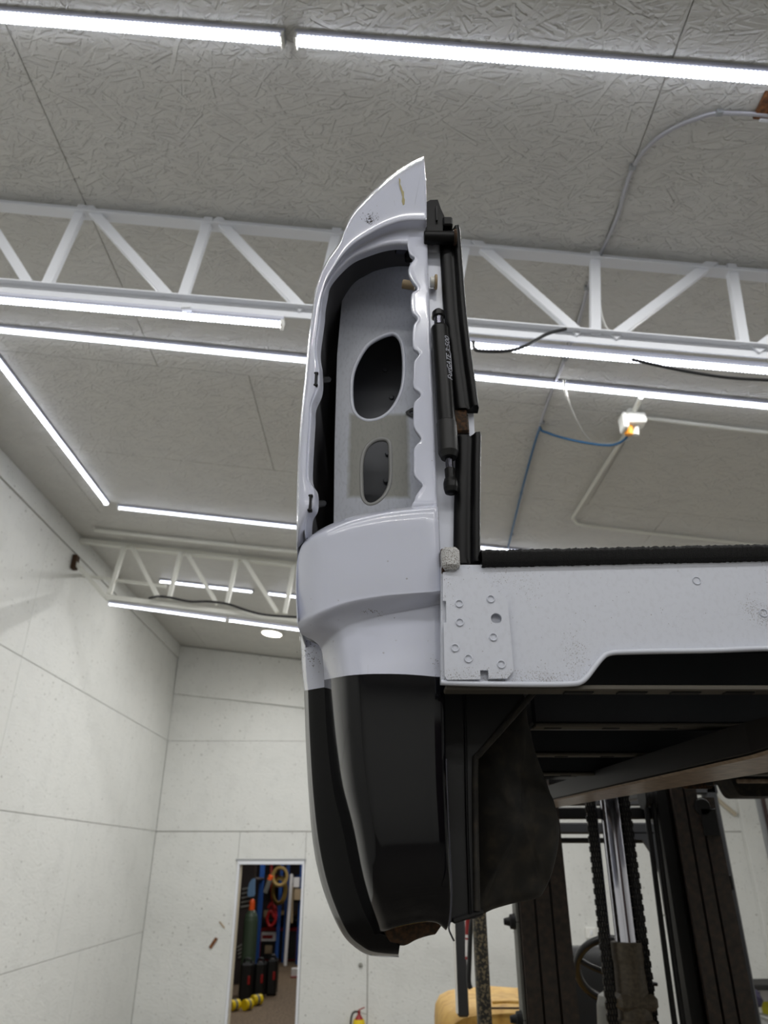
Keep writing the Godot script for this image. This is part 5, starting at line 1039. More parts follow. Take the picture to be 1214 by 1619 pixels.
	obj("lower_seal", seal([Vector3(0.0961, 2.5033, -0.75), Vector3(0.0933, 2.4679, -0.75), Vector3(0.091, 2.4328, -0.75), Vector3(0.0877, 2.3825, -0.75), Vector3(0.0851, 2.3324, -0.75)], s1, 1.06), mats.rubber, t, "lower black rubber tailgate seal")
	obj("seal_bracket", box(Vector3(0.1034, 2.5271, -0.752), Vector3(0.017, 0.034, 0.008), 0.002, Vector3(0, 0, 0.05)), mats.rusty_steel, t, "rusty brown bracket between the seals")
	obj("seal_bracket", box(Vector3(0.1101, 2.525, -0.756), Vector3(0.006, 0.03, 0.006), 0.001), mats.plain_black_plastic, t)
	obj("striker_housing", plate([Vector2(0.0673, 2.8995), Vector2(0.0740, 2.9048), Vector2(0.0852, 2.9056), Vector2(0.0892, 2.8865), Vector2(0.0941, 2.8697), Vector2(0.0930, 2.8646), Vector2(0.0893, 2.8379), Vector2(0.0657, 2.8377)], [], -0.735, 0.035), mats.rubber, t, "black plastic striker housing")
	obj("striker_housing", box(Vector3(0.0977, 2.8575, -0.74), Vector3(0.014, 0.017, 0.02), 0.002), mats.rubber, t)
	obj("striker_rib", box(Vector3(0.082, 2.8726, -0.732), Vector3(0.0025, 0.03, 0.004), 0.001), mats.plain_black_plastic, t)
	obj("bump_peg", cyl(Vector3(0.0627, 2.8277, -0.735), Vector3(0.1061, 2.8281, -0.735), 0.0095, 24), mats.rubber, t, "black rubber bump stop peg")
	obj("peg_washer", cyl(Vector3(0.1052, 2.8287, -0.735), Vector3(0.1093, 2.8287, -0.735), 0.0115, 20), mats.rusty_steel, t)
	obj("jamb_bolt", cyl(Vector3(0.0703, 2.7538, -0.745), Vector3(0.0765, 2.7538, -0.745), 0.0075, 18), mats.white_plastic, t)
	obj("jamb_bolt_flange", cyl(Vector3(0.0765, 2.7538, -0.745), Vector3(0.08, 2.7538, -0.745), 0.0105, 18), mats.beige_card, t)
	# strut
	var a: Vector3 = Vector3(0.0787, 2.6869, -0.735)
	var b: Vector3 = Vector3(0.0847, 2.423, -0.735)
	var at := func(k: float) -> Vector3: return a.lerp(b, k)
	var sp := obj("gas_strut", lathe(at.call(0.075), at.call(0.66), [[0.0, 0.0065], [0.02, 0.0105], [0.04, 0.0118], [1.0, 0.0118]], 28), mats.strut_black, t, "black tailgate gas strut with white lettering")
	obj("strut_sleeve", lathe(at.call(0.655), at.call(0.845), [[0.0, 0.0119], [0.02, 0.0124], [0.85, 0.0124], [1.0, 0.0095]], 28), mats.plain_black_plastic, sp)
	obj("strut_rod", cyl(at.call(0.82), at.call(0.96), 0.0046, 18), mats.dark_chrome, sp)
	obj("rod_sleeve", cyl(at.call(0.90), at.call(0.965), 0.0062, 18), mats.strut_black, sp)
	obj("strut_end", lathe(at.call(0.955), at.call(1.03), [[0.0, 0.0075], [0.25, 0.0088], [0.6, 0.0088], [0.9, 0.0075], [1.0, 0.004]], 22), mats.strut_black, sp)
	obj("strut_neck", cyl(at.call(0.02), at.call(0.085), 0.0066, 18), mats.dark_chrome, sp)
	obj("strut_end", lathe(at.call(-0.025), at.call(0.03), [[0.0, 0.005], [0.3, 0.0085], [0.8, 0.0085], [1.0, 0.006]], 22), mats.strut_black, sp)
	obj("ball_stud", cyl(Vector3(0.0714, 2.6858, -0.74), Vector3(0.0786, 2.6836, -0.735), 0.0045, 12), mats.white_plastic, sp)
	lettering(sp, a, b)
	# marks on the paint: a yellowish scratch on the crown, flecks of dirt on the skin
	obj("paint_scratch", plate([Vector2(0.0276, 2.9319), Vector2(0.0299, 2.9279), Vector2(0.0294, 2.9185), Vector2(0.0316, 2.9119), Vector2(0.0329, 2.9053), Vector2(0.0347, 2.9026), Vector2(0.0346, 2.8908), Vector2(0.0359, 2.8857), Vector2(0.0353, 2.8766), Vector2(0.0330, 2.8747), Vector2(0.0313, 2.8830), Vector2(0.0323, 2.8921), Vector2(0.0310, 2.9013), Vector2(0.0293, 2.9092), Vector2(0.0280, 2.9198)], [], -0.7192, 0.0006), mats.yellow_mark, t, "yellowish scratch on the white crown")
	for d in [[Vector3(-0.0131, 2.8482, -0.7192), 0.006, 0.0055, 90, 0.0009], [Vector3(-0.0148, 2.8419, -0.7192), 0.003, 0.003, 50, 0.0009], [Vector3(-0.0105, 2.2713, -0.7325), 0.006, 0.0012, 34, 0.0008], [Vector3(0.0052, 2.2687, -0.7365), 0.006, 0.0016, 20, 0.0007], [Vector3(0.0617, 2.2164, -0.747), 0.004, 0.006, 30, 0.0007], [Vector3(-0.0801, 2.2533, -0.835), 0.007, 0.011, 90, 0.0010]]:
		var ds := obj("dirt_flecks", flecks(d[0], d[1], d[2], d[3], d[4]), mats.dirt, t)
		ds.set_meta("kind", "stuff")
	# hinge trunnion
	obj("trunnion", box(Vector3(0.0776, 2.3235, -0.715), Vector3(0.0195, 0.0255, 0.022), 0.004), mats.worn_white, t, "chipped white tailgate hinge trunnion")
	obj("trunnion_washer", cyl(Vector3(0.0682, 2.3241, -0.722), Vector3(0.0731, 2.3241, -0.722), 0.015, 18), mats.rusty_steel, t)
	# --- sill, gusset, liner, floor
	var sill := obj("rear_sill", plate([Vector2(0.0634, 2.1923), Vector2(0.1037, 2.1911), Vector2(0.1677, 2.1906), Vector2(0.1966, 2.1912), Vector2(0.2052, 2.1932), Vector2(0.2123, 2.1983), Vector2(0.2252, 2.2126), Vector2(0.2327, 2.2199), Vector2(0.2396, 2.2229), Vector2(0.2496, 2.2239), Vector2(0.2891, 2.2250), Vector2(0.3484, 2.2261), Vector2(0.4042, 2.2282), Vector2(1.6200, 2.2282), Vector2(1.6200, 2.3290), Vector2(0.4278, 2.3267), Vector2(0.1129, 2.3204), Vector2(0.0679, 2.3203)], [], -0.72, 0.012), sill_paint(), t, "dirty white rear sill of the bed")
	obj("sill_lip", tube([Vector3(0.0631, 2.1916, -0.717), Vector3(0.1032, 2.1904, -0.717), Vector3(0.167, 2.1899, -0.717), Vector3(0.1958, 2.1906, -0.717), Vector3(0.2044, 2.1925, -0.717), Vector3(0.2114, 2.1976, -0.717), Vector3(0.2242, 2.2119, -0.717), Vector3(0.2317, 2.2191, -0.717), Vector3(0.2386, 2.2221, -0.717), Vector3(0.2486, 2.2231, -0.717), Vector3(0.2879, 2.2242, -0.717), Vector3(0.347, 2.2253, -0.717), Vector3(0.4025, 2.2274, -0.717), Vector3(0.5, 2.2274, -0.717), Vector3(0.62, 2.2274, -0.717), Vector3(0.8, 2.2274, -0.717), Vector3(1.1, 2.2274, -0.717), Vector3(1.62, 2.2274, -0.717)], 0.0028, 8, 4), mats.side_white, t)
	for q in [Vector3(0.3444, 2.3026, -0.7195), Vector3(0.4084, 2.2664, -0.7195)]:
		obj("spot_weld", ring_tube(circle(q, 0.0042, 16), 0.0006, 6), mats.side_white, sill)
	var hole: Array = []
	for k in 20:
		hole.append([Vector2(0.1230, 2.2576)][0] + Vector2(cos(TAU * k / 20), sin(TAU * k / 20)) * 0.0056)
	var gp := obj("gusset", plate([Vector2(0.0690, 2.3087), Vector2(0.0773, 2.3109), Vector2(0.0880, 2.3124), Vector2(0.0978, 2.3132), Vector2(0.1068, 2.3106), Vector2(0.1302, 2.2855), Vector2(0.1343, 2.2806), Vector2(0.1365, 2.2739), Vector2(0.1365, 2.2663), Vector2(0.1369, 2.2036), Vector2(0.1299, 2.1949), Vector2(0.1109, 2.1946), Vector2(0.1110, 2.2031), Vector2(0.1028, 2.2031), Vector2(0.1027, 2.1939), Vector2(0.0692, 2.1935), Vector2(0.0667, 2.1971), Vector2(0.0676, 2.2524), Vector2(0.0706, 2.2531), Vector2(0.0712, 2.2766), Vector2(0.0678, 2.2766)], [hole], -0.713, 0.004), sill_paint(), t, "pale gusset plate with a round hole and spot welds")
	for q in [Vector3(0.0849, 2.2735, -0.712), Vector3(0.0846, 2.2531, -0.712), Vector3(0.1186, 2.2788, -0.712), Vector3(0.1185, 2.2374, -0.712), Vector3(0.0785, 2.226, -0.712), Vector3(0.0915, 2.2149, -0.712), Vector3(0.1246, 2.2091, -0.712)]:
		obj("spot_weld", ring_tube(circle(q, 0.0038, 16), 0.0006, 6), mats.side_white, gp)
	obj("bed_floor", span(Vector3(0.075, 2.285, -0.732), Vector3(1.62, 2.318, -2.44)), mats.under_black, t)
	obj("bed_liner", liner_strip(), mats.sprayed_liner, t, "rough black sprayed liner along the bed floor edge")
	obj("sill_flange", span(Vector3(0.068, 2.1855, -0.722), Vector3(1.62, 2.1905, -0.744), 0.001), mats.under_edge, t)
	for k in 14:
		obj("slot_shade", box(Vector3(0.205 + k * 0.055, 2.185, -0.733), Vector3(0.03, 0.002, 0.010), 0.0008), mats.cavity, t)  # dark boxes stand in for the shade of uncut slots
	for z in [0.94, 1.215, 1.5]:
		var cm := obj("cross_member", span(Vector3(0.20, 2.188, -z), Vector3(1.62, 2.286, -z - 0.05), 0.004), mats.under_black, t)
		obj("flange", span(Vector3(0.20, 2.184, -z + 0.008), Vector3(1.62, 2.189, -z - 0.012), 0.002), mats.under_edge, cm)
		for k in 5:
			obj("slot_shade", box(Vector3(0.225 + k * 0.075, 2.1838, -z - 0.002), Vector3(0.022, 0.0016, 0.006), 0.0008), mats.cavity, cm)  # slots not cut, only their shade laid on as dark boxes
	for z in [[1.9, 2.232], [2.3, 2.262]]:
		obj("cross_member", span(Vector3(0.20, z[1], -z[0]), Vector3(1.62, 2.286, -z[0] - 0.09), 0.004), mats.under_black, t)
	var mp := obj("mount_plate", plate(rounded([Vector2(0.5945, 2.1969), Vector2(0.6926, 2.1970), Vector2(0.6822, 2.1779), Vector2(0.6711, 2.1731), Vector2(0.6644, 2.1590), Vector2(0.6078, 2.1590), Vector2(0.6001, 2.1719)], 0.006), [], -1.50, 0.008), mats.rusty_steel, t, "rusty mounting plate with two bolts")
	for q in [Vector3(0.6231, 2.1731, -1.5), Vector3(0.657, 2.1719, -1.5)]:
		obj("bolt", cyl(q, q + Vector3(0, 0, 0.008), 0.009, 6), mats.mast_black, mp)
	obj("front_mount", plate(rounded([Vector2(1.0263, 2.2626), Vector2(1.1942, 2.2628), Vector2(1.1781, 2.1988), Vector2(1.0530, 2.1987), Vector2(1.0417, 2.2141)], 0.012), [], -2.2, 0.10), mats.muddy_plastic, t, "brown mount at the far end of the bed")
	obj("front_mount_edge", span(Vector3(1.047, 2.2338, -2.19), Vector3(1.2326, 2.2463, -2.21), 0.003), mats.fork_steel, t)
	obj("bed_front", span(Vector3(0.0, 2.286, -2.44), Vector3(1.66, 2.85, -2.48)), mats.side_white, t)
	obj("far_side", span(Vector3(1.62, 2.0, -0.72), Vector3(1.76, 2.95, -2.48), 0.02), mats.side_white, t)
	obj("near_side_inner", span(Vector3(0.066, 2.30, -0.80), Vector3(0.072, 2.93, -2.44)), mats.sprayed_liner, t)
	# --- wheel house
	obj("wheel_house", wheelhouse(), mats.muddy_plastic, t, "dark muddy inner wheel house")
	obj("splash_panel", plate([Vector2(0.0723, 2.2149), Vector2(0.1726, 2.2151), Vector2(0.1720, 2.2077), Vector2(0.1091, 2.1369), Vector2(0.1066, 2.1057), Vector2(0.1000, 1.9778), Vector2(0.0760, 1.9744), Vector2(0.0637, 1.9722)], [], -0.83, 0.006), mats.plain_black_plastic, t, "flat black splash panel")
	obj("splash_ridge", tube([Vector3(0.1819, 2.2073, -0.828), Vector3(0.1452, 2.1695, -0.828), Vector3(0.1124, 2.1366, -0.828), Vector3(0.1081, 2.1292, -0.828), Vector3(0.1046, 2.0674, -0.828), Vector3(0.1015, 1.9846, -0.828)], 0.0035, 8, 4), mats.muddy_plastic, t)
	obj("splash_ridge", tube([Vector3(0.1005, 2.2086, -0.828), Vector3(0.098, 2.1454, -0.828), Vector3(0.0954, 2.0674, -0.828), Vector3(0.0942, 1.9818, -0.828)], 0.0018, 6, 4), mats.rubber, t)
	obj("splash_lip", bar(Vector3(0.0756, 1.9754, -0.832), Vector3(0.1084, 1.9844, -0.832), 0.008, 0.006, 0.002), mats.plain_black_plastic, t)

func flecks(c: Vector3, sx: float, sy: float, n: int, size: float) -> ArrayMesh:
	var st := begin()
	for i in n:
		var p := c + Vector3(rng.randfn() * sx, rng.randfn() * sy, 0)
		var a := rng.randf() * TAU
		var l := size * rng.randf_range(0.3, 1.0)
		var u := Vector3(cos(a), sin(a), 0) * l
		var w := Vector3(-sin(a), cos(a), 0) * l * rng.randf_range(0.3, 0.7)
		add_box(st, Transform3D(Basis(), p), Vector3(absf(u.x) + absf(w.x), absf(u.y) + absf(w.y), 0.0006), 0.0001)
	return done(st)

func circle(c: Vector3, r: float, n: int) -> Array:
	var p: Array = []
	for k in n:
		p.append(c + Vector3(cos(TAU * k / n), sin(TAU * k / n), 0) * r)
	return p

func seal(path: Array, sec: Array, scale: float) -> ArrayMesh:
	var p := smoothed(path, 5)
	var st := begin(true)
	for i in p.size() - 1:
		for k in sec.size():
			st.set_smooth_group(0 if k < sec.size() - 3 else 2 + k)
			var u: Vector2 = sec[k] * scale
			var w: Vector2 = sec[(k + 1) % sec.size()] * scale
			quad(st, p[i] + Vector3(u.x, 0, u.y), p[i] + Vector3(w.x, 0, w.y), p[i + 1] + Vector3(w.x, 0, w.y), p[i + 1] + Vector3(u.x, 0, u.y))
	st.set_smooth_group(-1)
	var tri := Geometry2D.triangulate_polygon(PackedVector2Array(sec))
	for e in [0, p.size() - 1]:
		for k in range(0, tri.size(), 3):
			for m in ([0, 1, 2] if e == 0 else [0, 2, 1]):
				var u: Vector2 = sec[tri[k + m]] * scale
				st.add_vertex(p[e] + Vector3(u.x, 0, u.y))
	return done(st)

func lettering(sp: Node3D, a: Vector3, b: Vector3) -> void:
	# the maker's name in pale script along the strut, read upwards
	var d := (a - b).normalized()
	var tm := TextMesh.new()
	var f := SystemFont.new()
	f.font_names = PackedStringArray(["Droid Sans"])
	f.font_italic = true
	tm.font = f
	tm.text = "FurGATE 3:500"
	tm.font_size = 32
	tm.pixel_size = 0.00033
	tm.depth = 0.0006
	tm.curve_step = 1.0
	var o := obj("lettering", tm, mats.print, sp, "pale lettering along the strut")
	var nrm := Vector3(0.75, -0.25, 0.8)
	nrm = (nrm - d * nrm.dot(d)).normalized()
	o.transform = Transform3D(Basis(d, nrm.cross(d), nrm), a.lerp(b, 0.30) + nrm * 0.0118)
	obj("underline", bar(a.lerp(b, 0.255) + nrm.rotated(d, 0.62) * 0.0119, a.lerp(b, 0.365) + nrm.rotated(d, 0.62) * 0.0119, 0.001, 0.0008, 0.0001), mats.print, sp)

func overspray() -> ImageTexture:
	var w := 280
	var h := 500
	var nz := FastNoiseLite.new()
	nz.seed = 5
	nz.frequency = 0.03
	var im := Image.create(w, h, false, Image.FORMAT_RGB8)
	for y in h:
		for x in w:
			var q := Vector2(-0.06 + 0.14 * (x + 0.5) / w, 2.36 + 0.5 * (y + 0.5) / h)
			var n := nz.get_noise_2d(x, y) * 0.0015
			# a patch of bare grey primer where the colour coat was not sprayed
			var dx := maxf(-0.0405 - q.x, q.x - 0.0398) + n
			var dy := maxf(2.4602 - q.y, q.y - 2.5907) + n * 0.6
			var k := clampf(0.5 - maxf(dx, dy) / 0.006, 0.0, 1.0)
			var fl := clampf(nz.get_noise_2d(x * 3.0, y * 3.0) * 0.1, 0.0, 0.08)
			im.set_pixel(x, y, Color(0.72, 0.735, 0.775).lerp(Color(0.52, 0.52, 0.49), k).darkened(fl))
	return ImageTexture.create_from_image(im)

func sill_paint() -> StandardMaterial3D:
	if mats.has("sill_paint"):
		return mats.sill_paint
	var m := mat("sill_paint", Color(0.86, 0.875, 0.915), 0.34)
	# specks of road dirt gathered along the lower edges, the hinge and the joints
	m.albedo_texture = dirt_picture(1600, 560, Color(0.97, 0.97, 0.975), Color(0.26, 0.21, 0.15), [
		[0.10, 0.05, 0.06, 0.035, 900], [0.30, 0.06, 0.10, 0.03, 1300], [0.40, 0.20, 0.02, 0.09, 420], [0.05, 0.86, 0.03, 0.04, 420], [0.03, 0.72, 0.02, 0.10, 160],
		[0.20, 0.74, 0.03, 0.06, 260], [0.28, 0.70, 0.02, 0.10, 140], [0.305, 0.05, 0.012, 0.05, 420], [0.96, 0.46, 0.02, 0.04, 420], [0.94, 0.54, 0.025, 0.03, 240], [0.6, 0.45, 0.1, 0.06, 60], [0.45, 0.5, 0.3, 0.25, 240], [0.15, 0.86, 0.04, 0.02, 200]], 0.05)
	m.uv1_scale = Vector3(1.0 / 0.36, 1.0 / 0.165, 1)
	m.uv1_offset = Vector3(-0.06 / 0.36, -2.185 / 0.165, 0)
	return m

func liner_strip() -> ArrayMesh:
	# the crumbly edge of the sprayed liner; its section rises and falls along the sill
	var nz := FastNoiseLite.new()
	nz.seed = 12
	nz.frequency = 210.0
	var st := begin(true)
	var rows: Array = []
	var n := 900
	for i in n + 1:
		var x := lerpf(0.112, 1.62, float(i) / n)
		var top := lerpf(2.338, 2.346, clampf((x - 0.11) / 0.32, 0.0, 1.0))
		var low := lerpf(2.3165, 2.325, clampf((x - 0.11) / 0.32, 0.0, 1.0))
		var r: Array[Vector3] = []
		for q in [[low + 0.002, -0.735], [low, -0.722], [low + 0.002, -0.7135], [lerpf(low, top, 0.35), -0.7105], [lerpf(low, top, 0.65), -0.7105], [top - 0.003, -0.713], [top, -0.722], [top, -0.76], [top, -1.4], [top, -2.44]]:
			var p := Vector3(x, q[0], q[1])
			var d := nz.get_noise_3dv(p) * 0.0017
			r.append(p + Vector3(0, d, d * 0.8))
		rows.append(r)
	add_rows(st, rows)
	return done(st)

func wheelhouse() -> ArrayMesh:
	# the inboard bulge of the wheel house: an uneven shell between a rear outline and a smaller forward one
	var ol: Array = [Vector3(0.1132, 2.2242, -0.9), Vector3(0.1772, 2.2259, -0.9), Vector3(0.1851, 2.1893, -0.9), Vector3(0.1922, 2.1482, -0.9), Vector3(0.2035, 2.1087, -0.9), Vector3(0.2116, 2.0721, -0.9), Vector3(0.2089, 2.0474, -0.9), Vector3(0.1985, 2.0182, -0.9), Vector3(0.1881, 2.0005, -0.9), Vector3(0.1788, 1.9924, -0.9), Vector3(0.1537, 1.988, -0.9), Vector3(0.1286, 1.9819, -0.9), Vector3(0.1128, 1.9758, -0.9), Vector3(0.104, 1.9807, -0.9), Vector3(0.1066, 2.0707, -0.9), Vector3(0.1096, 2.1554, -0.9)]
	var nz := FastNoiseLite.new()
	nz.seed = 33
	nz.frequency = 14.0
	var cen := Vector3.ZERO
	var loop: Array = []
	for i in ol.size():
		for k in 3:
			loop.append((ol[i] as Vector3).cubic_interpolate(ol[(i + 1) % ol.size()], ol[(i + ol.size() - 1) % ol.size()], ol[(i + 2) % ol.size()], k / 3.0))
	for p in loop:
		cen += p / loop.size()
	var rows: Array = []
	for s in [[0.0, 0.035], [0.3, 0.03], [0.6, 0.022], [0.85, 0.012], [0.95, 0.006], [1.0, -0.004], [1.0, -0.03], [0.985, -0.12], [0.97, -0.3], [0.95, -0.55]]:
		var r: Array[Vector3] = []
		for i in loop.size() + 1:
			var p: Vector3 = loop[i % loop.size()]
			var q := cen.lerp(p, s[0]) + Vector3(0, 0, s[1])
			if s[0] < 0.99:
				q += Vector3(0, 0, nz.get_noise_2d(q.x, q.y) * 0.018)
			r.append(q)
		rows.append(r)
	var st := begin(true)
	add_rows(st, rows)
	return done(st)

# ---------------------------------------------------------------- forklift
func build_forklift() -> void:
	var t := thing("forklift", "worn yellow forklift behind the bed with raised dark mast and chrome lift cylinder", "forklift", Vector3(0.86, 0, -3.6))
	# forks carry the bed from below
	for x0 in [0.40, 1.31]:
		var f := obj("fork", fork_shape(x0, false), mats.fork_side, t, "long dark steel fork blade")
		obj("wear_face", fork_shape(x0, true), mats.fork_steel, f, "brown worn underside of the fork")
		obj("shank", span(Vector3(x0 + 0.055, 2.20, -2.56), Vector3(x0 + 0.18, 2.85, -2.62), 0.006), mats.mast_steel, f)
	for y in [2.27, 2.72]:
		obj("carriage_bar", span(Vector3(0.44, y, -2.625), Vector3(1.46, y + 0.10, -2.665), 0.006), mats.mast_black, t)
	# nested mast rails, three on each side
	var cols := [[0.484, 0.532, -1], [0.540, 0.588, -1], [0.596, 0.648, -1], [1.066, 1.106, 1], [1.115, 1.156, 1], [1.165, 1.216, 1]]
	var tops := [2.24, 2.5, 2.62, 2.62, 2.5, 2.237]
	for i in 6:
		var c: Array = cols[i]
		var x0: float = c[0]
		var x1: float = c[1]
		var sec := [Vector2(x0, -2.75), Vector2(x1, -2.75), Vector2(x1, -2.768), Vector2(x0 + 0.02, -2.768), Vector2(x0 + 0.02, -2.842), Vector2(x1, -2.842), Vector2(x1, -2.86), Vector2(x0, -2.86)]
		if i > 2:
			sec = [Vector2(x0, -2.75), Vector2(x1, -2.75), Vector2(x1, -2.86), Vector2(x0, -2.86), Vector2(x0, -2.842), Vector2(x1 - 0.02, -2.842), Vector2(x1 - 0.02, -2.768), Vector2(x0, -2.768)]
		obj("mast_rail", pillar(sec, 0.06 if i in [0, 5] else 0.3, tops[i]), mats.mast_steel, t, "rusty dark mast rail")
	obj("shaded_web", span(Vector3(1.022, 0.4, -2.79), Vector3(1.064, 2.55, -2.86), 0.004), mats.mast_black, t)  # inner web of the mast, its shade put into the black colour
	obj("rail_edge", span(Vector3(0.470, 0.1, -2.765), Vector3(0.482, 2.02, -2.83), 0.002), mats.cowl_grey, t)
	obj("roller", cyl(Vector3(1.166, 2.205, -2.742), Vector3(1.166, 2.205, -2.80), 0.03, 20), mats.mast_black, t)
	obj("roller_plate", span(Vector3(1.155, 2.11, -2.742), Vector3(1.212, 2.2, -2.75), 0.004), mats.mast_black, t)
	obj("rail_tab", span(Vector3(1.2176, 1.986, -2.75), Vector3(1.2256, 1.9409, -2.77), 0.001), mats.mast_black, t)
	for y in [1.845, 1.57]:
		obj("rail_lug", lathe(Vector3(0.478, y, -2.79), Vector3(0.432, y, -2.79), [[0.0, 0.026], [0.55, 0.022], [0.6, 0.014], [1.0, 0.010]], 8), mats.mast_black, t)
	for y in [2.19, 1.0, 0.35]:
		obj("cross_bar", span(Vector3(0.60, y - 0.02, -2.84), Vector3(1.09, y + 0.02, -2.88), 0.004), mats.mast_black, t)
	# cylinder
	obj("cylinder_rod", cyl(Vector3(0.836, 1.6, -2.77), Vector3(0.846, 2.66, -2.77), 0.0375, 36, 0.02), mats.chrome, t, "polished chrome lift rod")
	var by := 1.787
	obj("cylinder_barrel", lathe(Vector3(0.832, 0.3, -2.77), Vector3(0.836, by, -2.77), [[0.0, 0.056], [0.815, 0.056], [0.818, 0.064], [0.855, 0.064], [0.858, 0.055], [0.96, 0.050], [0.967, 0.0525], [1.0, 0.0525]], 32), mats.greasy_barrel, t, "greasy brown lift cylinder barrel")
	obj("barrel_clamp", span(Vector3(0.772, 1.60, -2.715), Vector3(0.90, 1.645, -2.83), 0.012), mats.greasy_barrel, t)
	obj("rod_pipe", tube([Vector3(0.782, 0.6, -2.80), Vector3(0.782, 1.6, -2.80), Vector3(0.790, 2.2, -2.80), Vector3(0.792, 2.5, -2.80)], 0.010, 12), mats.dark_chrome, t)
	for c in [[0.768, 0.750], [0.893, 0.879]]:
		chain(t, Vector3(c[0], 2.62, -2.745), Vector3(c[1], 1.45, -2.745))
	# hoses over a pulley on the right
	obj("hose", tube([Vector3(0.966, 0.9, -2.80), Vector3(0.969, 1.6, -2.80), Vector3(0.983, 2.22, -2.80)], 0.0095, 12), mats.black_cable, t)
	obj("hose", tube([Vector3(0.994, 0.9, -2.80), Vector3(0.996, 1.6, -2.80), Vector3(1.010, 2.22, -2.80)], 0.0095, 12), mats.black_cable, t)
	obj("pulley", lathe(Vector3(0.975, 2.245, -2.815), Vector3(1.02, 2.245, -2.815), [[0.0, 0.045], [0.2, 0.045], [0.35, 0.034], [0.65, 0.034], [0.8, 0.045], [1.0, 0.045]], 24), mats.mast_black, t)
	obj("wire", tube([Vector3(1.0059, 1.8472, -2.9), Vector3(1.0237, 1.859, -2.9), Vector3(1.044, 1.8708, -2.9), Vector3(1.0567, 1.8787, -2.9)], 0.002, 6), mats.slat_grey, t)
	obj("wire", tube([Vector3(1.0122, 1.8708, -2.9), Vector3(1.0069, 1.8531, -2.9), Vector3(1.0149, 1.8472, -2.9)], 0.002, 6), mats.slat_grey, t)
	# overhead guard
	for p in [[0.398, 3.98, 1.385, ""], [0.412, 3.30, 0.5, "mottled"], [1.44, 3.30, 0.5, ""], [1.44, 3.98, 0.9, ""]]:
		obj("guard_post", span(Vector3(p[0] - 0.026, p[2], -p[1] + 0.03), Vector3(p[0] + 0.026, 2.33, -p[1] - 0.03), 0.008), mats.mottled_post if p[3] == "mottled" else mats.guard_grey, t)
	obj("post_cap", span(Vector3(0.366, 1.40, -3.945), Vector3(0.374, 2.3, -3.985), 0.001), mats.white_plastic, t)
	obj("guard_bar", span(Vector3(0.40, 2.135, -3.30), Vector3(1.46, 2.178, -3.37), 0.006), mats.guard_grey, t)
	obj("guard_bar", span(Vector3(0.40, 2.100, -3.33), Vector3(1.46, 2.120, -3.40), 0.005), mats.mast_black, t)
	for x in [0.62, 0.83, 1.04, 1.25]:
		obj("guard_slat", span(Vector3(x, 2.30, -3.30), Vector3(x + 0.04, 2.33, -4.0), 0.005), mats.guard_grey, t)
	obj("guard_bar", span(Vector3(0.37, 2.29, -3.97), Vector3(1.47, 2.34, -4.03), 0.006), mats.guard_grey, t)
	obj("guard_bar", span(Vector3(0.37, 2.29, -3.27), Vector3(1.47, 2.34, -3.33), 0.006), mats.guard_grey, t)
	obj("guard_gusset", plate([Vector2(1.0527, 2.1156), Vector2(1.0557, 2.1351), Vector2(1.2174, 2.1351), Vector2(1.2107, 1.8601), Vector2(1.1992, 1.8827), Vector2(1.1550, 2.0529), Vector2(1.1218, 2.1107)], [], -3.3, 0.02), mats.guard_grey, t)
	# body, seat and controls
	obj("counterweight", yellow_shape(), mats.worn_yellow, t, "worn yellow counterweight with rounded top")
	obj("hood_recess", span(Vector3(0.551, 1.4307, -4.08), Vector3(0.7222, 1.4023, -4.1), 0.003), mats.worn_yellow, t)
	obj("hood_line", bar(Vector3(0.5026, 1.4129, -4), Vector3(0.7041, 1.4127, -4), 0.006, 0.008, 0.001), mats.rusty_steel, t)
	obj("chassis", span(Vector3(0.36, 0.25, -2.95), Vector3(1.48, 0.95, -4.4), 0.03), mats.worn_yellow, t)
	for w in [[0.42, 2.95, 0.30], [1.42, 2.95, 0.30], [0.42, 4.3, 0.25], [1.42, 4.3, 0.25]]:
		obj("wheel", lathe(Vector3(w[0] - 0.09, w[2], -w[1]), Vector3(w[0] + 0.09, w[2], -w[1]), [[0.0, w[2] * 0.5], [0.02, w[2] * 0.9], [0.2, w[2]], [0.8, w[2]], [0.98, w[2] * 0.9], [1.0, w[2] * 0.5]], 28), mats.rubber, t)
	obj("seat_back", seat_shape(), mats.vinyl_black, t, "black vinyl driver seat back")
	obj("seat_cushion", box(Vector3(1.0, 1.12, -3.75), Vector3(0.5, 0.14, 0.48), 0.05), mats.vinyl_black, t)
	var hub := Vector3(0.955, 1.632, -3.42)
	var sw := Basis.from_euler(Vector3(deg_to_rad(-58), deg_to_rad(-12), 0))
	var rim: Array = []
	for k in 40:
		rim.append(hub + sw * Vector3(cos(TAU * k / 40) * 0.135, 0, sin(TAU * k / 40) * 0.135) * 1.0)
	var wheel := obj("steering_wheel", ring_tube(rim, 0.016, 12), mats.wheel_plastic, t, "black steering wheel")
	for k in [0.12, 0.45, 0.78]:
		obj("spoke", tube([hub + sw * Vector3(0, -0.03, 0), hub + sw * Vector3(cos(TAU * k) * 0.07, -0.02, sin(TAU * k) * 0.07), hub + sw * Vector3(cos(TAU * k) * 0.13, 0, sin(TAU * k) * 0.13)], 0.011, 8), mats.wheel_plastic, wheel)
	obj("steering_column", cyl(hub + sw * Vector3(0, -0.03, 0), hub + sw * Vector3(0, -0.5, 0), 0.03, 16), mats.wheel_plastic, wheel)
	obj("cowl", lathe(Vector3(0.8606, 1.5942, -3.15), Vector3(0.8491, 1.3817, -3.15), [[0.0, 0.02], [0.06, 0.038], [0.2, 0.046], [1.0, 0.052]], 20), mats.cowl_grey, t, "grey rounded cowl below the steering wheel")
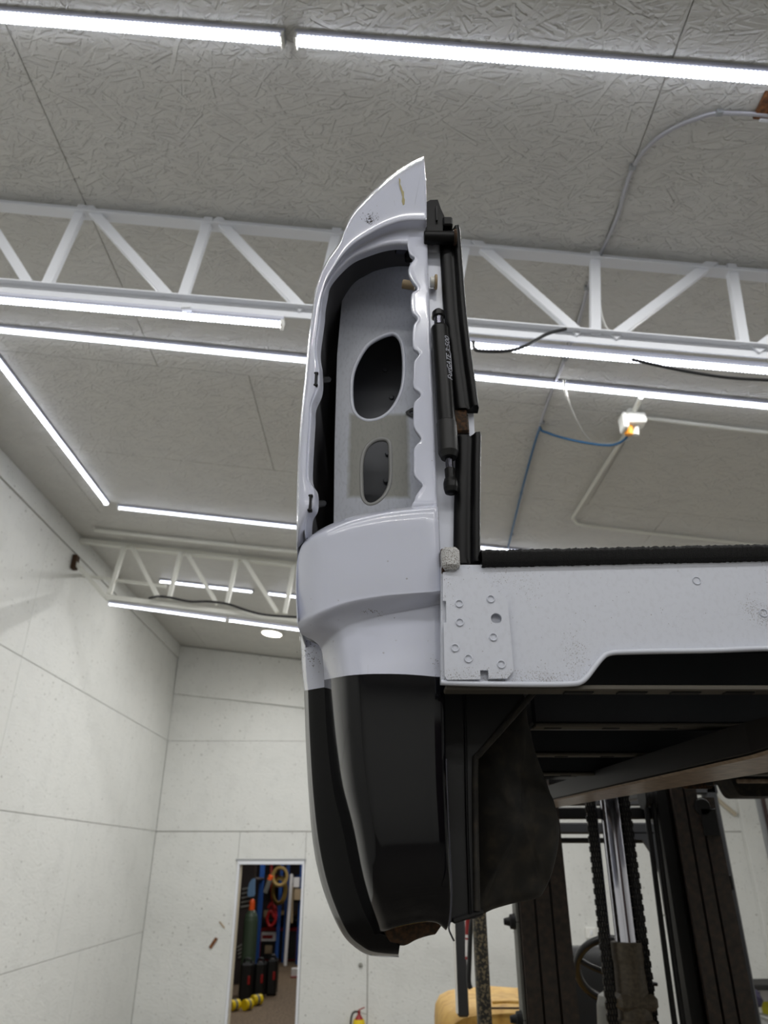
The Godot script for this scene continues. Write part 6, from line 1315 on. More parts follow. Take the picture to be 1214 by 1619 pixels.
	obj("lever", cyl(Vector3(0.9674, 1.6283, -3.1), Vector3(1.0297, 1.6243, -3.1), 0.007, 12), mats.wheel_plastic, t)
	# striped beacon tube between the posts
	var q0: Vector3 = Vector3(0.4032, 1.8327, -3.6)
	var q1: Vector3 = Vector3(0.3936, 1.6491, -3.6)
	for k in [[0.0, 0.5, "case_red"], [0.5, 0.56, "paper"], [0.56, 0.6, "case_red"], [0.6, 0.94, "paper"], [0.94, 1.0, "case_red"]]:
		obj("striped_band", cyl(q0.lerp(q1, k[0]), q0.lerp(q1, k[1]), 0.014, 14, 0.01), mats[k[2]], t)
	obj("strap", tube([Vector3(0.4189, 1.8228, -3.56), Vector3(0.4046, 1.7631, -3.56), Vector3(0.3929, 1.6465, -3.56), Vector3(0.3866, 1.5784, -3.56), Vector3(0.393, 1.5493, -3.56)], 0.010, 8), mats.black_cable, t)

func fork_shape(x0: float, under: bool) -> ArrayMesh:
	var st := begin()
	# blade from the heel towards the viewer, slightly low at the tip
	var a := Vector3(x0 + 0.075, 2.212, -2.60)
	var b := Vector3(x0 + 0.003, 2.150, -0.80)
	var tip := Vector3(x0 - 0.004, 2.146, -0.55)
	var w := 0.115
	var h := 0.034
	var sec := func(p: Vector3, hw: float, hh: float) -> Array:
		return [p + Vector3(-hw, hh, 0), p + Vector3(hw, hh, 0), p + Vector3(hw, -hh + 0.003, 0), p + Vector3(hw - 0.004, -hh, 0), p + Vector3(-hw + 0.004, -hh, 0), p + Vector3(-hw, -hh + 0.003, 0)]
	var o := Vector3(w * 0.5, 0, 0)
	if under:      # the worn steel of the underside, a skin below the blade
		var dn := Vector3(0, -h * 0.5 - 0.0016, 0)
		var r2 := [sec.call(a + o + dn + Vector3(0, -h * 0.05, 0), w * 0.497, 0.0014), sec.call(b + o + dn, w * 0.497, 0.0014), sec.call(tip + o + dn + Vector3(0, h * 0.22, 0), w * 0.397, 0.0014)]
		for i in 2:
			for k in 6:
				quad(st, r2[i][k], r2[i][(k + 1) % 6], r2[i + 1][(k + 1) % 6], r2[i + 1][k])
		return done(st)
	var rows := [sec.call(a + o, w * 0.5, h * 0.55), sec.call(b + o, w * 0.5, h * 0.5), sec.call(tip + o, w * 0.4, h * 0.28)]
	for i in 2:
		for k in 6:
			quad(st, rows[i][k], rows[i][(k + 1) % 6], rows[i + 1][(k + 1) % 6], rows[i + 1][k])
	for e in [0, 2]:
		for k in range(1, 5):
			for m in ([0, k, k + 1] if e == 0 else [0, k + 1, k]):
				st.add_vertex(rows[e][m])
	return done(st)

func pillar(sec: Array, y0: float, y1: float) -> ArrayMesh:   # sec in x-z
	var st := begin()
	for i in sec.size():
		var p: Vector2 = sec[i]
		var q: Vector2 = sec[(i + 1) % sec.size()]
		quad(st, Vector3(p.x, y0, p.y), Vector3(q.x, y0, q.y), Vector3(q.x, y1, q.y), Vector3(p.x, y1, p.y))
	var tri := Geometry2D.triangulate_polygon(PackedVector2Array(sec))
	for y in [y0, y1]:
		for k in tri.size():
			st.add_vertex(Vector3(sec[tri[k]].x, y, sec[tri[k]].y))
	return done(st)

func chain(t: Node3D, a: Vector3, b: Vector3) -> void:
	var st := begin()
	var n := 72
	var pins := begin()
	for i in n:
		var p := a.lerp(b, float(i) / n)
		for k in 4:
			var off: float = [-0.013, -0.0045, 0.0045, 0.013][k] + (0.002 if i % 2 else -0.002)
			add_box(st, Transform3D(Basis(), p + Vector3(off, 0, 0)), Vector3(0.0055, 0.0195, 0.016), 0.004)
		add_box(pins, Transform3D(Basis(), p + Vector3(0, 0, 0.0005)), Vector3(0.033, 0.005, 0.005), 0.001)
	var c := obj("lift_chain", done(st), mats.chain, t, "black leaf chain beside the lift cylinder")
	obj("chain_pins", done(pins), mats.pin, c)

func yellow_shape() -> ArrayMesh:
	var rows: Array = []
	for s in [[-4.02, 0.10], [-4.06, 0.03], [-4.14, 0.0], [-4.5, 0.0], [-4.62, 0.03], [-4.68, 0.12]]:
		var r: Array[Vector3] = []
		for q in [[0.30, 0.3], [0.30, 1.30], [0.305, 1.35], [0.33, 1.39], [0.38, 1.41], [0.44, 1.42], [0.62, 1.43], [0.80, 1.42], [0.86, 1.41], [0.90, 1.39], [0.925, 1.35], [0.93, 1.30], [0.93, 0.3]]:
			r.append(Vector3(lerpf(q[0], 0.62, s[1]), q[1] - s[1] * 0.4, s[0]))
		rows.append(r)
	var st := begin(true)
	add_rows(st, rows)
	for e in [0, rows.size() - 1]:
		st.set_smooth_group(3 + e)
		for k in range(1, rows[e].size() - 1):
			for m in ([0, k, k + 1] if e == 0 else [0, k + 1, k]):
				st.add_vertex(rows[e][m])
	return done(st)

func seat_shape() -> ArrayMesh:
	return lump(Vector3(1.0, 1.40, -3.96), Vector3(0.5, 0.54, 0.16), 0.02, 0.2, 3, 14)

# ---------------------------------------------------------------- things on the ceiling
func build_ceiling_fittings() -> void:
	var c := tag(obj("conduit", tube([Vector3(1.1544, 4.5429, -5.8211), Vector3(1.0414, 4.5562, -3.9445), Vector3(1.0403, 4.5563, -3.1852), Vector3(1.041, 4.5562, -2.9073), Vector3(1.0228, 4.5583, -2.6259), Vector3(1.0247, 4.5581, -2.4234), Vector3(1.0372, 4.5567, -2.2123), Vector3(1.0273, 4.5578, -2.0822), Vector3(1.0277, 4.5578, -1.9518), Vector3(1.0596, 4.554, -1.8527), Vector3(1.1171, 4.5473, -1.7831), Vector3(1.1886, 4.5389, -1.7354), Vector3(1.2626, 4.5303, -1.7062), Vector3(1.436, 4.51, -1.6983), Vector3(1.636, 4.4866, -1.7054)], 0.0085, 10), mats.conduit), "thin grey conduit snaking over the ceiling to the upper right", "conduit")
	for q in [Vector3(1.2616, 4.5304, -1.7038), Vector3(1.0246, 4.5581, -1.9579), Vector3(1.0191, 4.5588, -2.635), Vector3(1.0403, 4.5563, -3.1852), Vector3(1.0453, 4.5557, -3.8239), Vector3(1.0868, 4.5508, -4.7917), Vector3(1.1403, 4.5446, -5.5375)]:
		obj("clip", box(q, Vector3(0.028, 0.02, 0.024), 0.004), mats.galvanised, c)
	tag(obj("blue_cable", tube([Vector3(1.1466, 4.5259, -5.7815), Vector3(1.067, 4.5352, -4.5624), Vector3(1.0368, 4.5387, -3.9096), Vector3(1.0546, 4.5166, -3.8675), Vector3(1.1559, 4.4648, -3.8528), Vector3(1.2887, 4.4192, -3.8395), Vector3(1.4191, 4.384, -3.8193), Vector3(1.4891, 4.3758, -3.7903), Vector3(1.5258, 4.3815, -3.7398), Vector3(1.5329, 4.3906, -3.696)], 0.008, 8), mats.blue_cable), "blue cable looping from the ceiling outlet along the conduit", "cable")
	tag(obj("power_cable", tube([Vector3(1.0558, 4.5065, -3.3048), Vector3(1.1188, 4.4991, -3.4798), Vector3(1.1934, 4.4904, -3.6326), Vector3(1.3178, 4.4758, -3.8465), Vector3(1.4195, 4.4639, -3.926), Vector3(1.532, 4.4508, -3.8961), Vector3(1.5942, 4.4435, -3.8381), Vector3(1.601, 4.4427, -3.7479)], 0.006, 8), mats.white_cable), "thin white cord drooping to the ceiling outlet", "cable")
	var bx: Vector3 = Vector3(1.5449, 4.4242, -3.6205)
	var ob := thing("outlet_box", "white ceiling outlet box with an orange plug", "outlet box", bx)
	obj("body", box(bx + Vector3(0.01, 0.015, 0), Vector3(0.12, 0.075, 0.10), 0.012), mats.white_plastic, ob)
	obj("side_plate", box(bx + Vector3(-0.06, -0.005, 0.0), Vector3(0.03, 0.11, 0.10), 0.008), mats.white_plastic, ob)
	obj("stem", cyl(bx + Vector3(0, 0.04, 0), bx + Vector3(0, 0.11, 0), 0.03, 16), mats.white_plastic, ob)
	obj("plug", cyl(Vector3(1.5192, 4.4123, -3.6302), Vector3(1.5135, 4.3479, -3.6432), 0.024, 16), mats.orange_plastic, ob, "orange plug")
	obj("plug", cyl(Vector3(1.5628, 4.4072, -3.6361), Vector3(1.5557, 4.348, -3.6429), 0.019, 16), mats.white_plastic, ob)
	tag(obj("surface_pipe", tube([Vector3(1.5388, 4.48, -3.4366), Vector3(1.5471, 4.479, -3.613)], 0.016, 10), mats.cream_steel), "short cream pipe from the ceiling to the outlet box", "pipe", "cream ceiling pipes")
	tag(obj("surface_pipe", tube([Vector3(1.5801, 4.4851, -3.7994), Vector3(1.5616, 4.4873, -4.4242), Vector3(1.5497, 4.4887, -4.9676), Vector3(1.5482, 4.4889, -5.0819), Vector3(1.5786, 4.4853, -5.1445), Vector3(1.6572, 4.4761, -5.1961), Vector3(2.0568, 4.4294, -5.214), Vector3(2.8853, 4.3324, -5.2159), Vector3(3.3614, 4.2767, -5.2242)], 0.013, 10), mats.cream_steel), "long cream pipe bending from the outlet box across the ceiling", "pipe", "cream ceiling pipes")
	tag(obj("surface_pipe", tube([Vector3(1.6452, 4.4775, -3.6513), Vector3(1.9867, 4.4376, -3.6652), Vector3(2.3866, 4.3908, -3.6749), Vector3(2.6786, 4.3566, -3.6835)], 0.013, 10), mats.cream_steel), "straight cream pipe leaving the outlet box to the right", "pipe", "cream ceiling pipes")
	tag(obj("surface_pipe", tube([Vector3(-2.8286, 4.9909, -6.4472), Vector3(-1.8087, 4.8716, -6.4494), Vector3(-0.7369, 4.7462, -6.4332), Vector3(0.2553, 4.6301, -6.4354)], 0.02, 10), mats.cream_steel), "cream pipe across the ceiling just before the far truss", "pipe", "cream ceiling pipes")
	tag(obj("black_cable", tube([Vector3(0.3976, 4.0089, -2.38), Vector3(0.4009, 3.9719, -2.38), Vector3(0.4268, 3.9586, -2.38), Vector3(0.5336, 3.9593, -2.38), Vector3(0.6161, 3.9867, -2.38), Vector3(0.7166, 4.0521, -2.38), Vector3(0.8011, 4.0803, -2.38)], 0.0075, 8), mats.black_cable), "black cable looped under the near truss beside the seal", "cable", "black truss cables")
	tag(obj("black_cable", tube([Vector3(1.0655, 3.9353, -2.4), Vector3(1.1727, 3.9028, -2.4), Vector3(1.3002, 3.8707, -2.4), Vector3(1.4537, 3.8423, -2.4), Vector3(1.6206, 3.8303, -2.4), Vector3(1.8197, 3.8218, -2.4)], 0.0065, 8), mats.black_cable), "black cable hanging along the near truss at the right edge", "cable", "black truss cables")
	tag(obj("black_cable", tube([Vector3(-2.2486, 4.3372, -6.62), Vector3(-2.1588, 4.357, -6.62), Vector3(-2.0334, 4.3443, -6.62), Vector3(-1.8434, 4.3058, -6.62), Vector3(-1.6585, 4.3064, -6.62), Vector3(-1.4709, 4.281, -6.62), Vector3(-1.2806, 4.2171, -6.62), Vector3(-1.0932, 4.1728, -6.62), Vector3(-0.7856, 4.1482, -6.62)], 0.012, 8), mats.black_cable), "dark cable lying along the far truss", "cable", "black truss cables")
	tag(obj("truss_cord", tube([Vector3(0.9969, 4.2967, -2.46), Vector3(0.9987, 4.2045, -2.46), Vector3(1.0157, 4.1433, -2.46), Vector3(1.0491, 4.1221, -2.46)], 0.005, 8), mats.white_cable), "short white cord inside the near truss", "cable")
	var hb := thing("ceiling_hatch", "raw brown wood opening with white edge at the upper right ceiling", "hatch", Vector3(1.4743, 4.4975, -1.66))
	obj("wood", box(Vector3(1.5081, 4.5076, -1.6665), Vector3(0.24, 0.02, 0.10), 0.002, Vector3(0, 0, -atan(SLOPE))), mats.raw_wood, hb)
	obj("edge_trim", box(Vector3(1.5312, 4.4988, -1.7148), Vector3(0.24, 0.024, 0.012), 0.002, Vector3(0, 0, -atan(SLOPE))), mats.white_steel, hb)
	tag(obj("wire_tie", tube([Vector3(0.5917, 4.6008, -1.5702), Vector3(0.6153, 4.598, -1.5751), Vector3(0.6335, 4.5959, -1.5759)], 0.006, 6), mats.white_plastic), "small white wire end sticking from the ceiling below the lights", "wire")

# ---------------------------------------------------------------- things on the walls
func build_wall_things() -> void:
	# wall box, pipes and column at the right
	var wb := thing("switch_box", "small pale switch box on the back wall behind the forklift", "switch box", Vector3(2.83, 1.175, -10.90))
	obj("cover", box(Vector3(2.83, 1.175, -10.885), Vector3(0.14, 0.13, 0.05), 0.01), mats.white_plastic, wb)
	obj("switch", box(Vector3(2.83, 1.18, -10.855), Vector3(0.03, 0.05, 0.015), 0.003), mats.white_steel, wb)
	tag(obj("brace_pipe", tube([Vector3(4.7185, 2.9392, -10.87), Vector3(4.8944, 2.7793, -10.87), Vector3(5.0679, 2.6215, -10.87)], 0.03, 10), mats.tan_trim), "diagonal tan brace on the wall right of the mast", "brace")
	var col := thing("wall_column", "pale boxed column at the right edge of the back wall", "column", Vector3(5.25, 0, -10.85))
	obj("casing", span(Vector3(5.115, 0, -10.80), Vector3(5.36, 3.95, -10.91), 0.006), mats.painted_wall, col)
	obj("track", span(Vector3(5.36, 0, -10.78), Vector3(5.43, 3.9, -10.91), 0.004), mats.galvanised, col)
	obj("guide", span(Vector3(5.43, 0, -10.74), Vector3(5.47, 3.9, -10.91), 0.004), mats.brown_door, col)
	# shelf with containers at the lower right
	var sh := thing("wall_shelf", "dark shelf edge at the lower right beside the mast", "shelf", Vector3(3.7899, 0.9165, -8.5))
	obj("board", box(Vector3(4.0776, 0.9135, -8.5), Vector3(0.95, 0.05, 0.4), 0.006), mats.dark_shelf, sh)
	for x in [0.28, -0.40]:
		obj("upright", box(Vector3(4.0776, 0.9135, -8.5) + Vector3(x, -0.45, -0.12), Vector3(0.04, 0.9, 0.04), 0.004), mats.dark_shelf, sh)
	var ct := thing("carton", "white and yellow carton under the dark shelf", "carton", Vector3(4.0953, 0.5261, -8.85))
	var q: Vector3 = Vector3(4.1231, 0.7211, -8.85)
	obj("box", box(q + Vector3(0.05, -0.06, 0), Vector3(0.52, 0.34, 0.3), 0.006), mats.paper, ct)
	obj("yellow_band", box(q + Vector3(0.05, -0.04, 0.152), Vector3(0.50, 0.12, 0.004), 0.001), mats.label_yellow, ct)
	obj("green_patch", box(q + Vector3(0.08, -0.075, 0.155), Vector3(0.16, 0.035, 0.003), 0.001), mats.label_green, ct)
	obj("dark_print", box(q + Vector3(0.09, 0.075, 0.152), Vector3(0.16, 0.03, 0.003), 0.001), mats.dark_shelf, ct)
	tag(obj("grey_tub", lathe(Vector3(3.8322, 0.456, -8.35), Vector3(3.8813, 0.6566, -8.35), [[0.0, 0.2], [0.9, 0.23], [0.92, 0.25], [1.0, 0.25]], 28), mats.grey_plastic), "grey tub below the yellow carton", "tub")
	tag(obj("purple_bottle", lathe(Vector3(3.6405, 0.7846, -8.25), Vector3(3.7037, 0.8974, -8.25), [[0.0, 0.05], [0.15, 0.075], [0.6, 0.075], [0.85, 0.04], [1.0, 0.035]], 20), mats.purple_plastic), "dark purple bottle end beside the yellow carton", "bottle")
	# splinters and anchor on the back wall
	tag(obj("wood_splinter", bar(Vector3(-2.193, 1.0077, -10.89), Vector3(-2.1179, 1.1218, -10.89), 0.025, 0.04, 0.004), mats.raw_wood), "orange-brown splintered gouge in the wall left of the doorway", "splinter")
	tag(obj("wood_splinter", bar(Vector3(-2.0996, 1.3099, -10.89), Vector3(-2.0253, 1.2371, -10.89), 0.008, 0.015, 0.002), mats.beige_card), "thin pale scrape on the wall beside the door frame", "splinter")
	tag(obj("wall_anchor", lathe(Vector3(-0.2173, 0.8149, -10.9), Vector3(-0.2083, 0.8194, -10.86), [[0.0, 0.03], [0.4, 0.025], [1.0, 0.01]], 12), mats.slat_grey), "small grey anchor in the wall above the extinguisher", "anchor")
	# extinguisher
	var e := thing("fire_extinguisher", "red fire extinguisher with yellow label and black hose at the bottom edge", "extinguisher", Vector3(-0.2285, -0.3012, -10.75))
	var b0: Vector3 = Vector3(-0.2285, -0.3012, -10.75)
	var b1: Vector3 = Vector3(-0.2264, 0.308, -10.75)
	obj("body", lathe(b0, b1, [[0.0, 0.07], [0.02, 0.075], [0.85, 0.075], [0.93, 0.05], [1.0, 0.022]], 24), mats.case_red, e)
	obj("label", lathe(b0.lerp(b1, 0.45), b0.lerp(b1, 0.92), [[0.0, 0.0765], [0.85, 0.0765], [1.0, 0.066]], 24), mats.roll_yellow, e)
	obj("valve", cyl(b1, b1 + Vector3(0, 0.04, 0), 0.018, 12), mats.case_red, e)
	obj("handle", bar(b1 + Vector3(-0.01, 0.045, 0), b1 + Vector3(0.07, 0.075, 0), 0.02, 0.012, 0.003), mats.case_red, e)
	obj("lever", bar(b1 + Vector3(-0.01, 0.03, 0), b1 + Vector3(0.10, 0.0, 0), 0.016, 0.008, 0.002), mats.slat_grey, e)
	obj("hose", tube([b1 + Vector3(-0.01, 0.03, 0), b1 + Vector3(-0.07, 0.02, 0), b1 + Vector3(-0.10, -0.06, 0), b1 + Vector3(-0.105, -0.3, 0)], 0.012, 8), mats.black_cable, e)

# ---------------------------------------------------------------- the store room beyond the doorway
func build_store_room() -> void:
	struct("floor_store", span(Vector3(-5.6, -0.15, -11.0), Vector3(2.0, 0, -20.2)), mats.dirty_floor, "brown dirty floor of the store room")
	struct("wall_store_back", span(Vector3(-5.6, 0, -20.0), Vector3(2.0, 3.3, -20.2)), mats.store_wall, "dark back wall of the store room")
	struct("wall_store_left", span(Vector3(-5.8, 0, -11.05), Vector3(-5.6, 3.3, -20.2)), mats.store_wall, "dark left wall of the store room")
	struct("wall_store_right", span(Vector3(2.0, 0, -11.05), Vector3(2.2, 3.3, -20.2)), mats.store_wall, "dark right wall of the store room")
	struct("ceiling_store", span(Vector3(-5.8, 3.3, -11.05), Vector3(2.2, 3.4, -20.2)), mats.store_wall, "dark ceiling of the store room")
	struct("wall_store_front", span(Vector3(-5.8, 0, -11.06), Vector3(-3.1, 3.3, -11.2)), mats.store_wall, "front wall of the store room")
	strip_light(Vector3(-2.7, 3.28, -12.4), Vector3(-0.3, 3.28, -12.4), "added strip light in the store room, unseen above the doorway", 0.0, 2.6)  # added unseen lamp, brightens the fronts of the stored things
	strip_light(Vector3(-2.7, 3.28, -16.2), Vector3(-0.3, 3.28, -16.2), "added strip light deep in the store room, unseen over the racks", 0.0, 2.6)  # second added lamp, lifts the dark rear of the room
	# racks
	for p in [[-2.495, 17.20, "first blue rack post inside the doorway, beside the green cylinder", 0.050], [-2.199, 18.20, "second blue rack post, in front of the tool chest", 0.040], [-2.093, 18.60, "third blue rack post, behind the white tube", 0.040], [-1.746, 18.30, "fourth blue rack post at the right door edge", 0.040]]:
		var o := obj("rack_post", span(Vector3(p[0] - p[3], 0, -p[1]), Vector3(p[0] + p[3], 2.6, -p[1] - 0.07), 0.004), mats.rack_blue)
		tag(o, p[2], "rack post", "blue storage rack posts")
	var c0: Vector3 = Vector3(-2.4709, 0, -16.4447)
	c0 = Vector3(-2.2403, 0, -14.5)
	var gc := thing("gas_cylinder", "tall green gas cylinder with orange cap inside the doorway", "gas cylinder", c0)
	obj("body", lathe(c0, c0 + Vector3(0, 1.26, 0), [[0.0, 0.12], [0.01, 0.125], [0.86, 0.125], [0.92, 0.112], [0.97, 0.075], [1.0, 0.04]], 28), mats.cylinder_green, gc)
	obj("cap", lathe(c0 + Vector3(0, 1.22, 0), c0 + Vector3(0, 1.42, 0), [[0.0, 0.052], [0.75, 0.048], [0.95, 0.035], [1.0, 0.015]], 20), mats.cap_orange, gc, "orange protective cap")
	# black cases on the floor
	for k in [[Vector3(-2.140, 0.005, -13.900), 0.20, 0.52, "largest black tool case, next to the green cylinder"], [Vector3(-1.957, 0.005, -14.150), 0.17, 0.50, "middle black tool case of the three, red latch facing out"], [Vector3(-1.790, 0.005, -14.400), 0.17, 0.52, "right black tool case with pale top"]]:
		var cs := thing("tool_case", k[3], "tool case", k[0], "black tool cases on the store room floor")
		obj("shell", box(k[0] + Vector3(0, k[2] * 0.5, 0), Vector3(k[1], k[2], 0.3), 0.03), mats.case_black, cs)
		obj("handle", tube([k[0] + Vector3(-k[1] * 0.3, k[2] - 0.01, 0.1), k[0] + Vector3(-k[1] * 0.2, k[2] + 0.05, 0.1), k[0] + Vector3(k[1] * 0.2, k[2] + 0.05, 0.1), k[0] + Vector3(k[1] * 0.3, k[2] - 0.01, 0.1)], 0.018, 8), mats.case_black, cs)
		obj("latch", box(k[0] + Vector3(k[1] * 0.25, k[2] * 0.55, 0.155), Vector3(0.04, 0.12, 0.02), 0.004), mats.case_red, cs)
	for k in [[Vector3(-2.213, 0.074, -12.900), Vector3(-2.111, 0.074, -13.020), "yellow roll half hidden by the door frame"], [Vector3(-2.013, 0.074, -12.950), Vector3(-1.931, 0.074, -13.070), "nearest yellow roll on the floor, end facing out"], [Vector3(-1.950, 0.074, -13.350), Vector3(-1.835, 0.074, -13.470), "farthest yellow roll, lying by the black cases"]]:
		var rl := thing("strap_roll", k[2], "roll", k[0], "yellow rolls on the store room floor")
		obj("roll", cyl(k[0], k[1], 0.072, 22, 0.04), mats.roll_yellow, rl)
		obj("core", cyl((k[0] as Vector3).lerp(k[1], 0.35), (k[0] as Vector3).lerp(k[1], 0.62), 0.0735, 22, 0.01), mats.cowl_grey, rl)
	# red tool chest
	var q: Vector3 = Vector3(-2.2405, 0, -18.8)
	var tc := thing("tool_chest", "low red tool chest with black fronts at the back of the store room", "tool chest", q)
	obj("case", span(q + Vector3(-0.44, 0.02, 0), q + Vector3(0.44, 0.64, -0.5), 0.01), mats.case_red, tc)
	obj("door", span(q + Vector3(-0.40, 0.05, 0.02), q + Vector3(-0.06, 0.60, 0), 0.006), mats.case_black, tc)
	obj("door", span(q + Vector3(0.02, 0.05, 0.02), q + Vector3(0.40, 0.60, 0), 0.006), mats.case_black, tc)
	obj("label_plate", span(q + Vector3(-0.40, 0.40, 0.028), q + Vector3(-0.06, 0.58, 0.02), 0.002), mats.paper, tc)
	obj("red_print", span(q + Vector3(-0.38, 0.45, 0.032), q + Vector3(-0.14, 0.52, 0.028), 0.001), mats.case_red, tc)
	obj("card", span(q + Vector3(-0.30, 0.16, 0.026), q + Vector3(-0.14, 0.32, 0.02), 0.002), mats.beige_card, tc)
	var bw: Vector3 = Vector3(-2.0847, 0.5156, -19.05)
	tag(obj("black_pan", lathe(Vector3(bw.x, 0.645, bw.z), Vector3(bw.x, 0.90, bw.z), [[0.0, 0.09], [0.1, 0.12], [0.8, 0.17], [1.0, 0.17]], 20), mats.case_black), "black pan standing on the red tool chest", "pan")
	# coils hung up
	var hc: Vector3 = Vector3(-2.1519, 1.7247, -17.6)
	var coil := thing("hose_coil", "pale yellow hose coil hanging at the top of the doorway", "hose coil", hc, "coiled hoses hanging in the store room")
	for k in 5:
		var r := 0.13 + 0.012 * k
		var lp: Array = []
		for i in 28:
			lp.append(hc + Vector3(cos(TAU * i / 28) * r, sin(TAU * i / 28) * r * 1.12, 0.02 * (k % 3)))
		obj("turn", ring_tube(lp, 0.013, 6), mats.hose_ochre, coil)
	var hc2: Vector3 = Vector3(-2.1674, 1.4507, -17.7)
	var coil2 := thing("hose_coil", "long olive hose loops hanging below the pale coil", "hose coil", hc2, "coiled hoses hanging in the store room")
	for k in 4:
		var lp: Array = []
		for i in 28:
			lp.append(hc2 + Vector3(cos(TAU * i / 28) * (0.11 + 0.02 * k), sin(TAU * i / 28) * (0.22 + 0.02 * k), -0.03 * k))
		obj("turn", ring_tube(lp, 0.014, 6), mats.hose_olive, coil2)
	obj("hanger", tube([hc + Vector3(0, 0.19, 0.02), Vector3(hc.x, 3.3, hc.z)], 0.008, 6, 1), mats.rusty_steel, coil)
	obj("hanger", tube([hc2 + Vector3(0, 0.26, -0.05), Vector3(hc2.x, 3.3, hc2.z)], 0.008, 6, 1), mats.rusty_steel, coil2)
	tag(obj("red_hose", tube([Vector3(-2.406, 1.0998, -17.9), Vector3(-2.3293, 1.1975, -17.9), Vector3(-2.2357, 1.0511, -17.9), Vector3(-2.2488, 0.8338, -17.9), Vector3(-2.3542, 0.762, -17.9), Vector3(-2.4198, 0.906, -17.9), Vector3(-2.3469, 1.0511, -17.9), Vector3(-2.2553, 0.93, -17.9), Vector3(-2.3179, 1.2343, -17.9), Vector3(-2.3719, 1.6064, -17.9), Vector3(-2.4283, 2.3091, -17.9), Vector3(-2.4793, 2.9318, -17.9)], 0.035, 8), mats.case_red), "tangled red hose hanging between the blue posts", "hose")
	var cn := thing("canister", "grey canister with reddish orange cap hung beside the first blue post", "canister", Vector3(-2.314, 1.5764, -16.7))
	obj("body", cyl(Vector3(-2.33, 1.4372, -16.7), Vector3(-2.2434, 1.6934, -16.7), 0.05, 14), mats.cowl_grey, cn)
	obj("cap", cyl(Vector3(-2.2549, 1.6699, -16.7), Vector3(-2.2219, 1.7639, -16.7), 0.052, 14), mats.cap_orange, cn)
	obj("hanger", tube([Vector3(-2.2335, 1.7403, -16.7), Vector3(-2.9013, 3.3, -21.0917)], 0.006, 6, 1), mats.rusty_steel, cn)
	var jug := thing("blue_jug", "pale blue plastic panel hanging left of the blue post", "panel", Vector3(-2.4054, 1.5846, -15.6))
	obj("body", plate(rounded([Vector2(-2.4649, 1.5629), Vector2(-2.4484, 1.6609), Vector2(-2.4045, 1.7265), Vector2(-2.3499, 1.7375), Vector2(-2.3321, 1.4332), Vector2(-2.4655, 1.4225)], 0.04), [], -15.3, 0.06), mats.pale_blue, jug)
	obj("hanger", tube([Vector3(-2.3603, 1.6995, -15.33), Vector3(-2.46, 3.3, -15.33)], 0.006, 6, 1), mats.rusty_steel, jug)
	var sr := thing("slat_board", "narrow dark upright board behind the steel slats inside the doorway", "board", Vector3(-2.5177, 0, -15.6))
	obj("board", span(Vector3(-2.6849, 0, -15.603), Vector3(-2.3863, 2.6, -15.65)), mats.store_wall, sr)
	for k in 5:
		var a0: Vector3 = Vector3(-2.619, 1.5419, -15.58) + Vector3(0, -0.075 * k, 0)
		tag(obj("steel_slat", bar(a0, a0 + Vector3(0.16, 0.03, 0), 0.05, 0.035, 0.004), mats.slat_grey), "pale steel slat, number %s down the stack left of the cylinder cap" % ["one", "two", "three", "four", "five"][k], "slat", "steel slats on the left rack")
	for k in 4:
		var a0: Vector3 = Vector3(-2.6289, 0.5772, -15.58) + Vector3(0.012 * k, -0.055 * k, 0)
		tag(obj("steel_slat", bar(a0, a0 + Vector3(0.09, 0.05, 0), 0.05, 0.03, 0.004), mats.slat_grey), "short steel slat low beside the green cylinder, number %s down" % ["one", "two", "three", "four"][k], "slat", "steel slats on the left rack")
	tag(obj("white_tube", bar(Vector3(-1.9808, 0, -18), Vector3(-1.9402, 1.7685, -18), 0.07, 0.07, 0.02), mats.paper), "long white tube leaning right of the hose coil", "tube")
	tag(obj("grey_tube", bar(Vector3(-1.8953, 0.7959, -18.1), Vector3(-1.9236, 1.5383, -18.1), 0.05, 0.05, 0.02), mats.beige_card), "tan tube leaning behind the white tube", "tube")
	tag(obj("white_carton", box(Vector3(-1.8374, 1.5992, -18.2), Vector3(0.14, 0.2, 0.2), 0.006), mats.paper), "white carton on the rack at the door's right edge", "carton")
	tag(obj("brown_carton", box(Vector3(-1.8029, 1.3586, -18.2), Vector3(0.14, 0.22, 0.2), 0.006), mats.beige_card), "brown carton below the white carton", "carton")
	var pp: Vector3 = Vector3(-1.5992, 0, -16.4)
	var pf := thing("leaflet_box", "small white box with red base on the store room floor", "box", pp)
	obj("body", box(pp + Vector3(0, 0.09, 0), Vector3(0.14, 0.13, 0.14), 0.004), mats.paper, pf)
	obj("base", box(pp + Vector3(0, 0.015, 0), Vector3(0.16, 0.03, 0.16), 0.004), mats.case_red, pf)
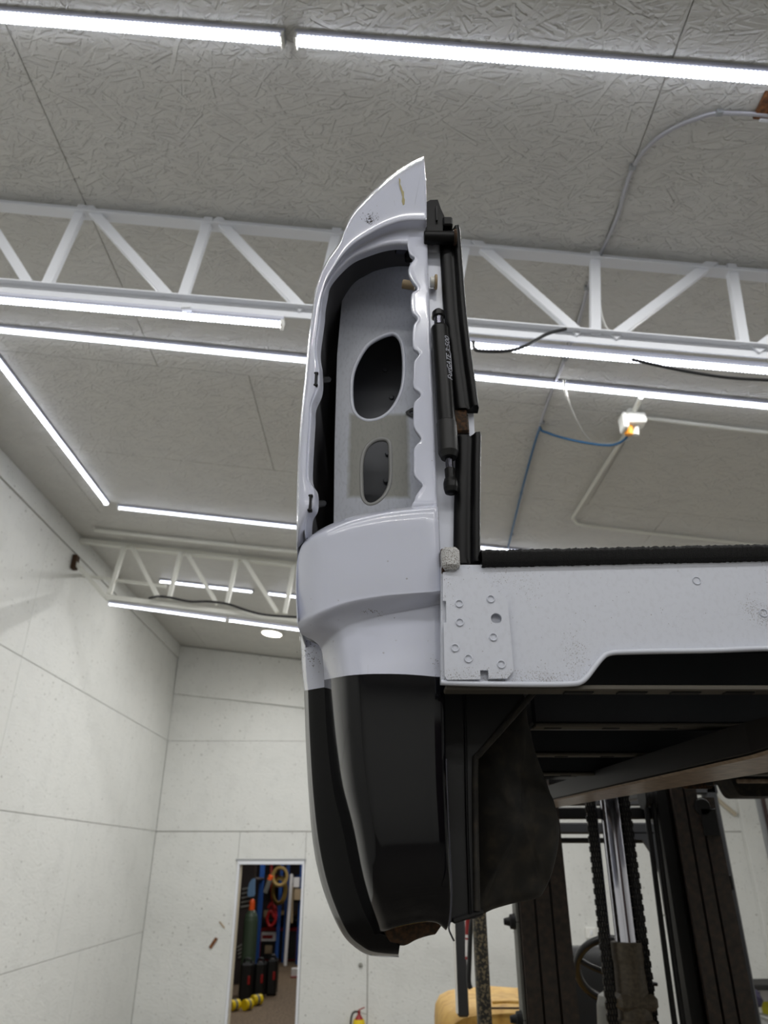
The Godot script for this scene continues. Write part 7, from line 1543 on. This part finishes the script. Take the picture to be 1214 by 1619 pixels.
	# dark bins and parts on the racks
	var parts := [
		[Vector3(-2.7609, 1.8138, -16.5), "case_black", "dark bin at the top left inside the doorway"], [Vector3(-2.6979, 1.8564, -16.9), "paper", "white bundle at the top left of the doorway"],
		[Vector3(-2.6531, 1.64, -19.5), "cowl_grey", "grey part on the middle rack shelf behind the first blue post"], [Vector3(-2.5022, 1.64, -19.5), "case_red", "red part on the middle rack shelf"],
		[Vector3(-2.2607, 1.64, -19.5), "rusty_steel", "rusty part on the middle rack shelf below the hose coils"], [Vector3(-2.1098, 1.64, -19.5), "paper", "pale part on the middle rack shelf behind the white tube"],
		[Vector3(-1.9437, 1.64, -19.5), "rack_blue", "blue part on the middle rack shelf by the right door edge"], [Vector3(-2.6531, 0.89, -19.5), "beige_card", "tan part on the lowest rack shelf behind the first blue post"],
		[Vector3(-2.4871, 0.89, -19.5), "mottled_post", "mottled scrap on the lowest rack shelf behind the red hose"], [Vector3(-2.2909, 0.89, -19.5), "hose_ochre", "ochre part on the lowest rack shelf between the blue posts"],
		[Vector3(-2.1173, 0.89, -19.5), "slat_grey", "pale grey part on the lowest rack shelf"], [Vector3(-1.9739, 0.89, -19.5), "rusty_steel", "rusty part on the lowest rack shelf at the right of the white tube"]]
	var p0: Vector3 = parts[0][0]
	tag(obj("rack_shelf", span(Vector3(p0.x - 0.2, p0.y - 0.13, p0.z + 0.15), Vector3(-2.4447, p0.y - 0.098, -17.2), 0.004), mats.store_wall), "short dark shelf at the upper left inside the doorway", "shelf", "rack shelves in the store room")
	parts[1][0].y = p0.y
	for k in parts.size():
		tag(obj("stored_part", lump(parts[k][0], Vector3(0.15, 0.19, 0.2) * rng.randf_range(0.85, 1.0), 0.35, 0.25, 100 + k, 8), mats[parts[k][1]]), parts[k][2], "part", "odd parts stored on the racks")
	for y in [0.75, 1.5, 2.25]:
		tag(obj("rack_shelf", span(Vector3(-2.6, y, -19.32), Vector3(-0.3, y + 0.04, -20.0), 0.004), mats.store_wall), "dark rack shelf, %s level at the back of the store room" % {0.75: "lowest", 1.5: "middle", 2.25: "top"}[y], "shelf", "rack shelves in the store room")
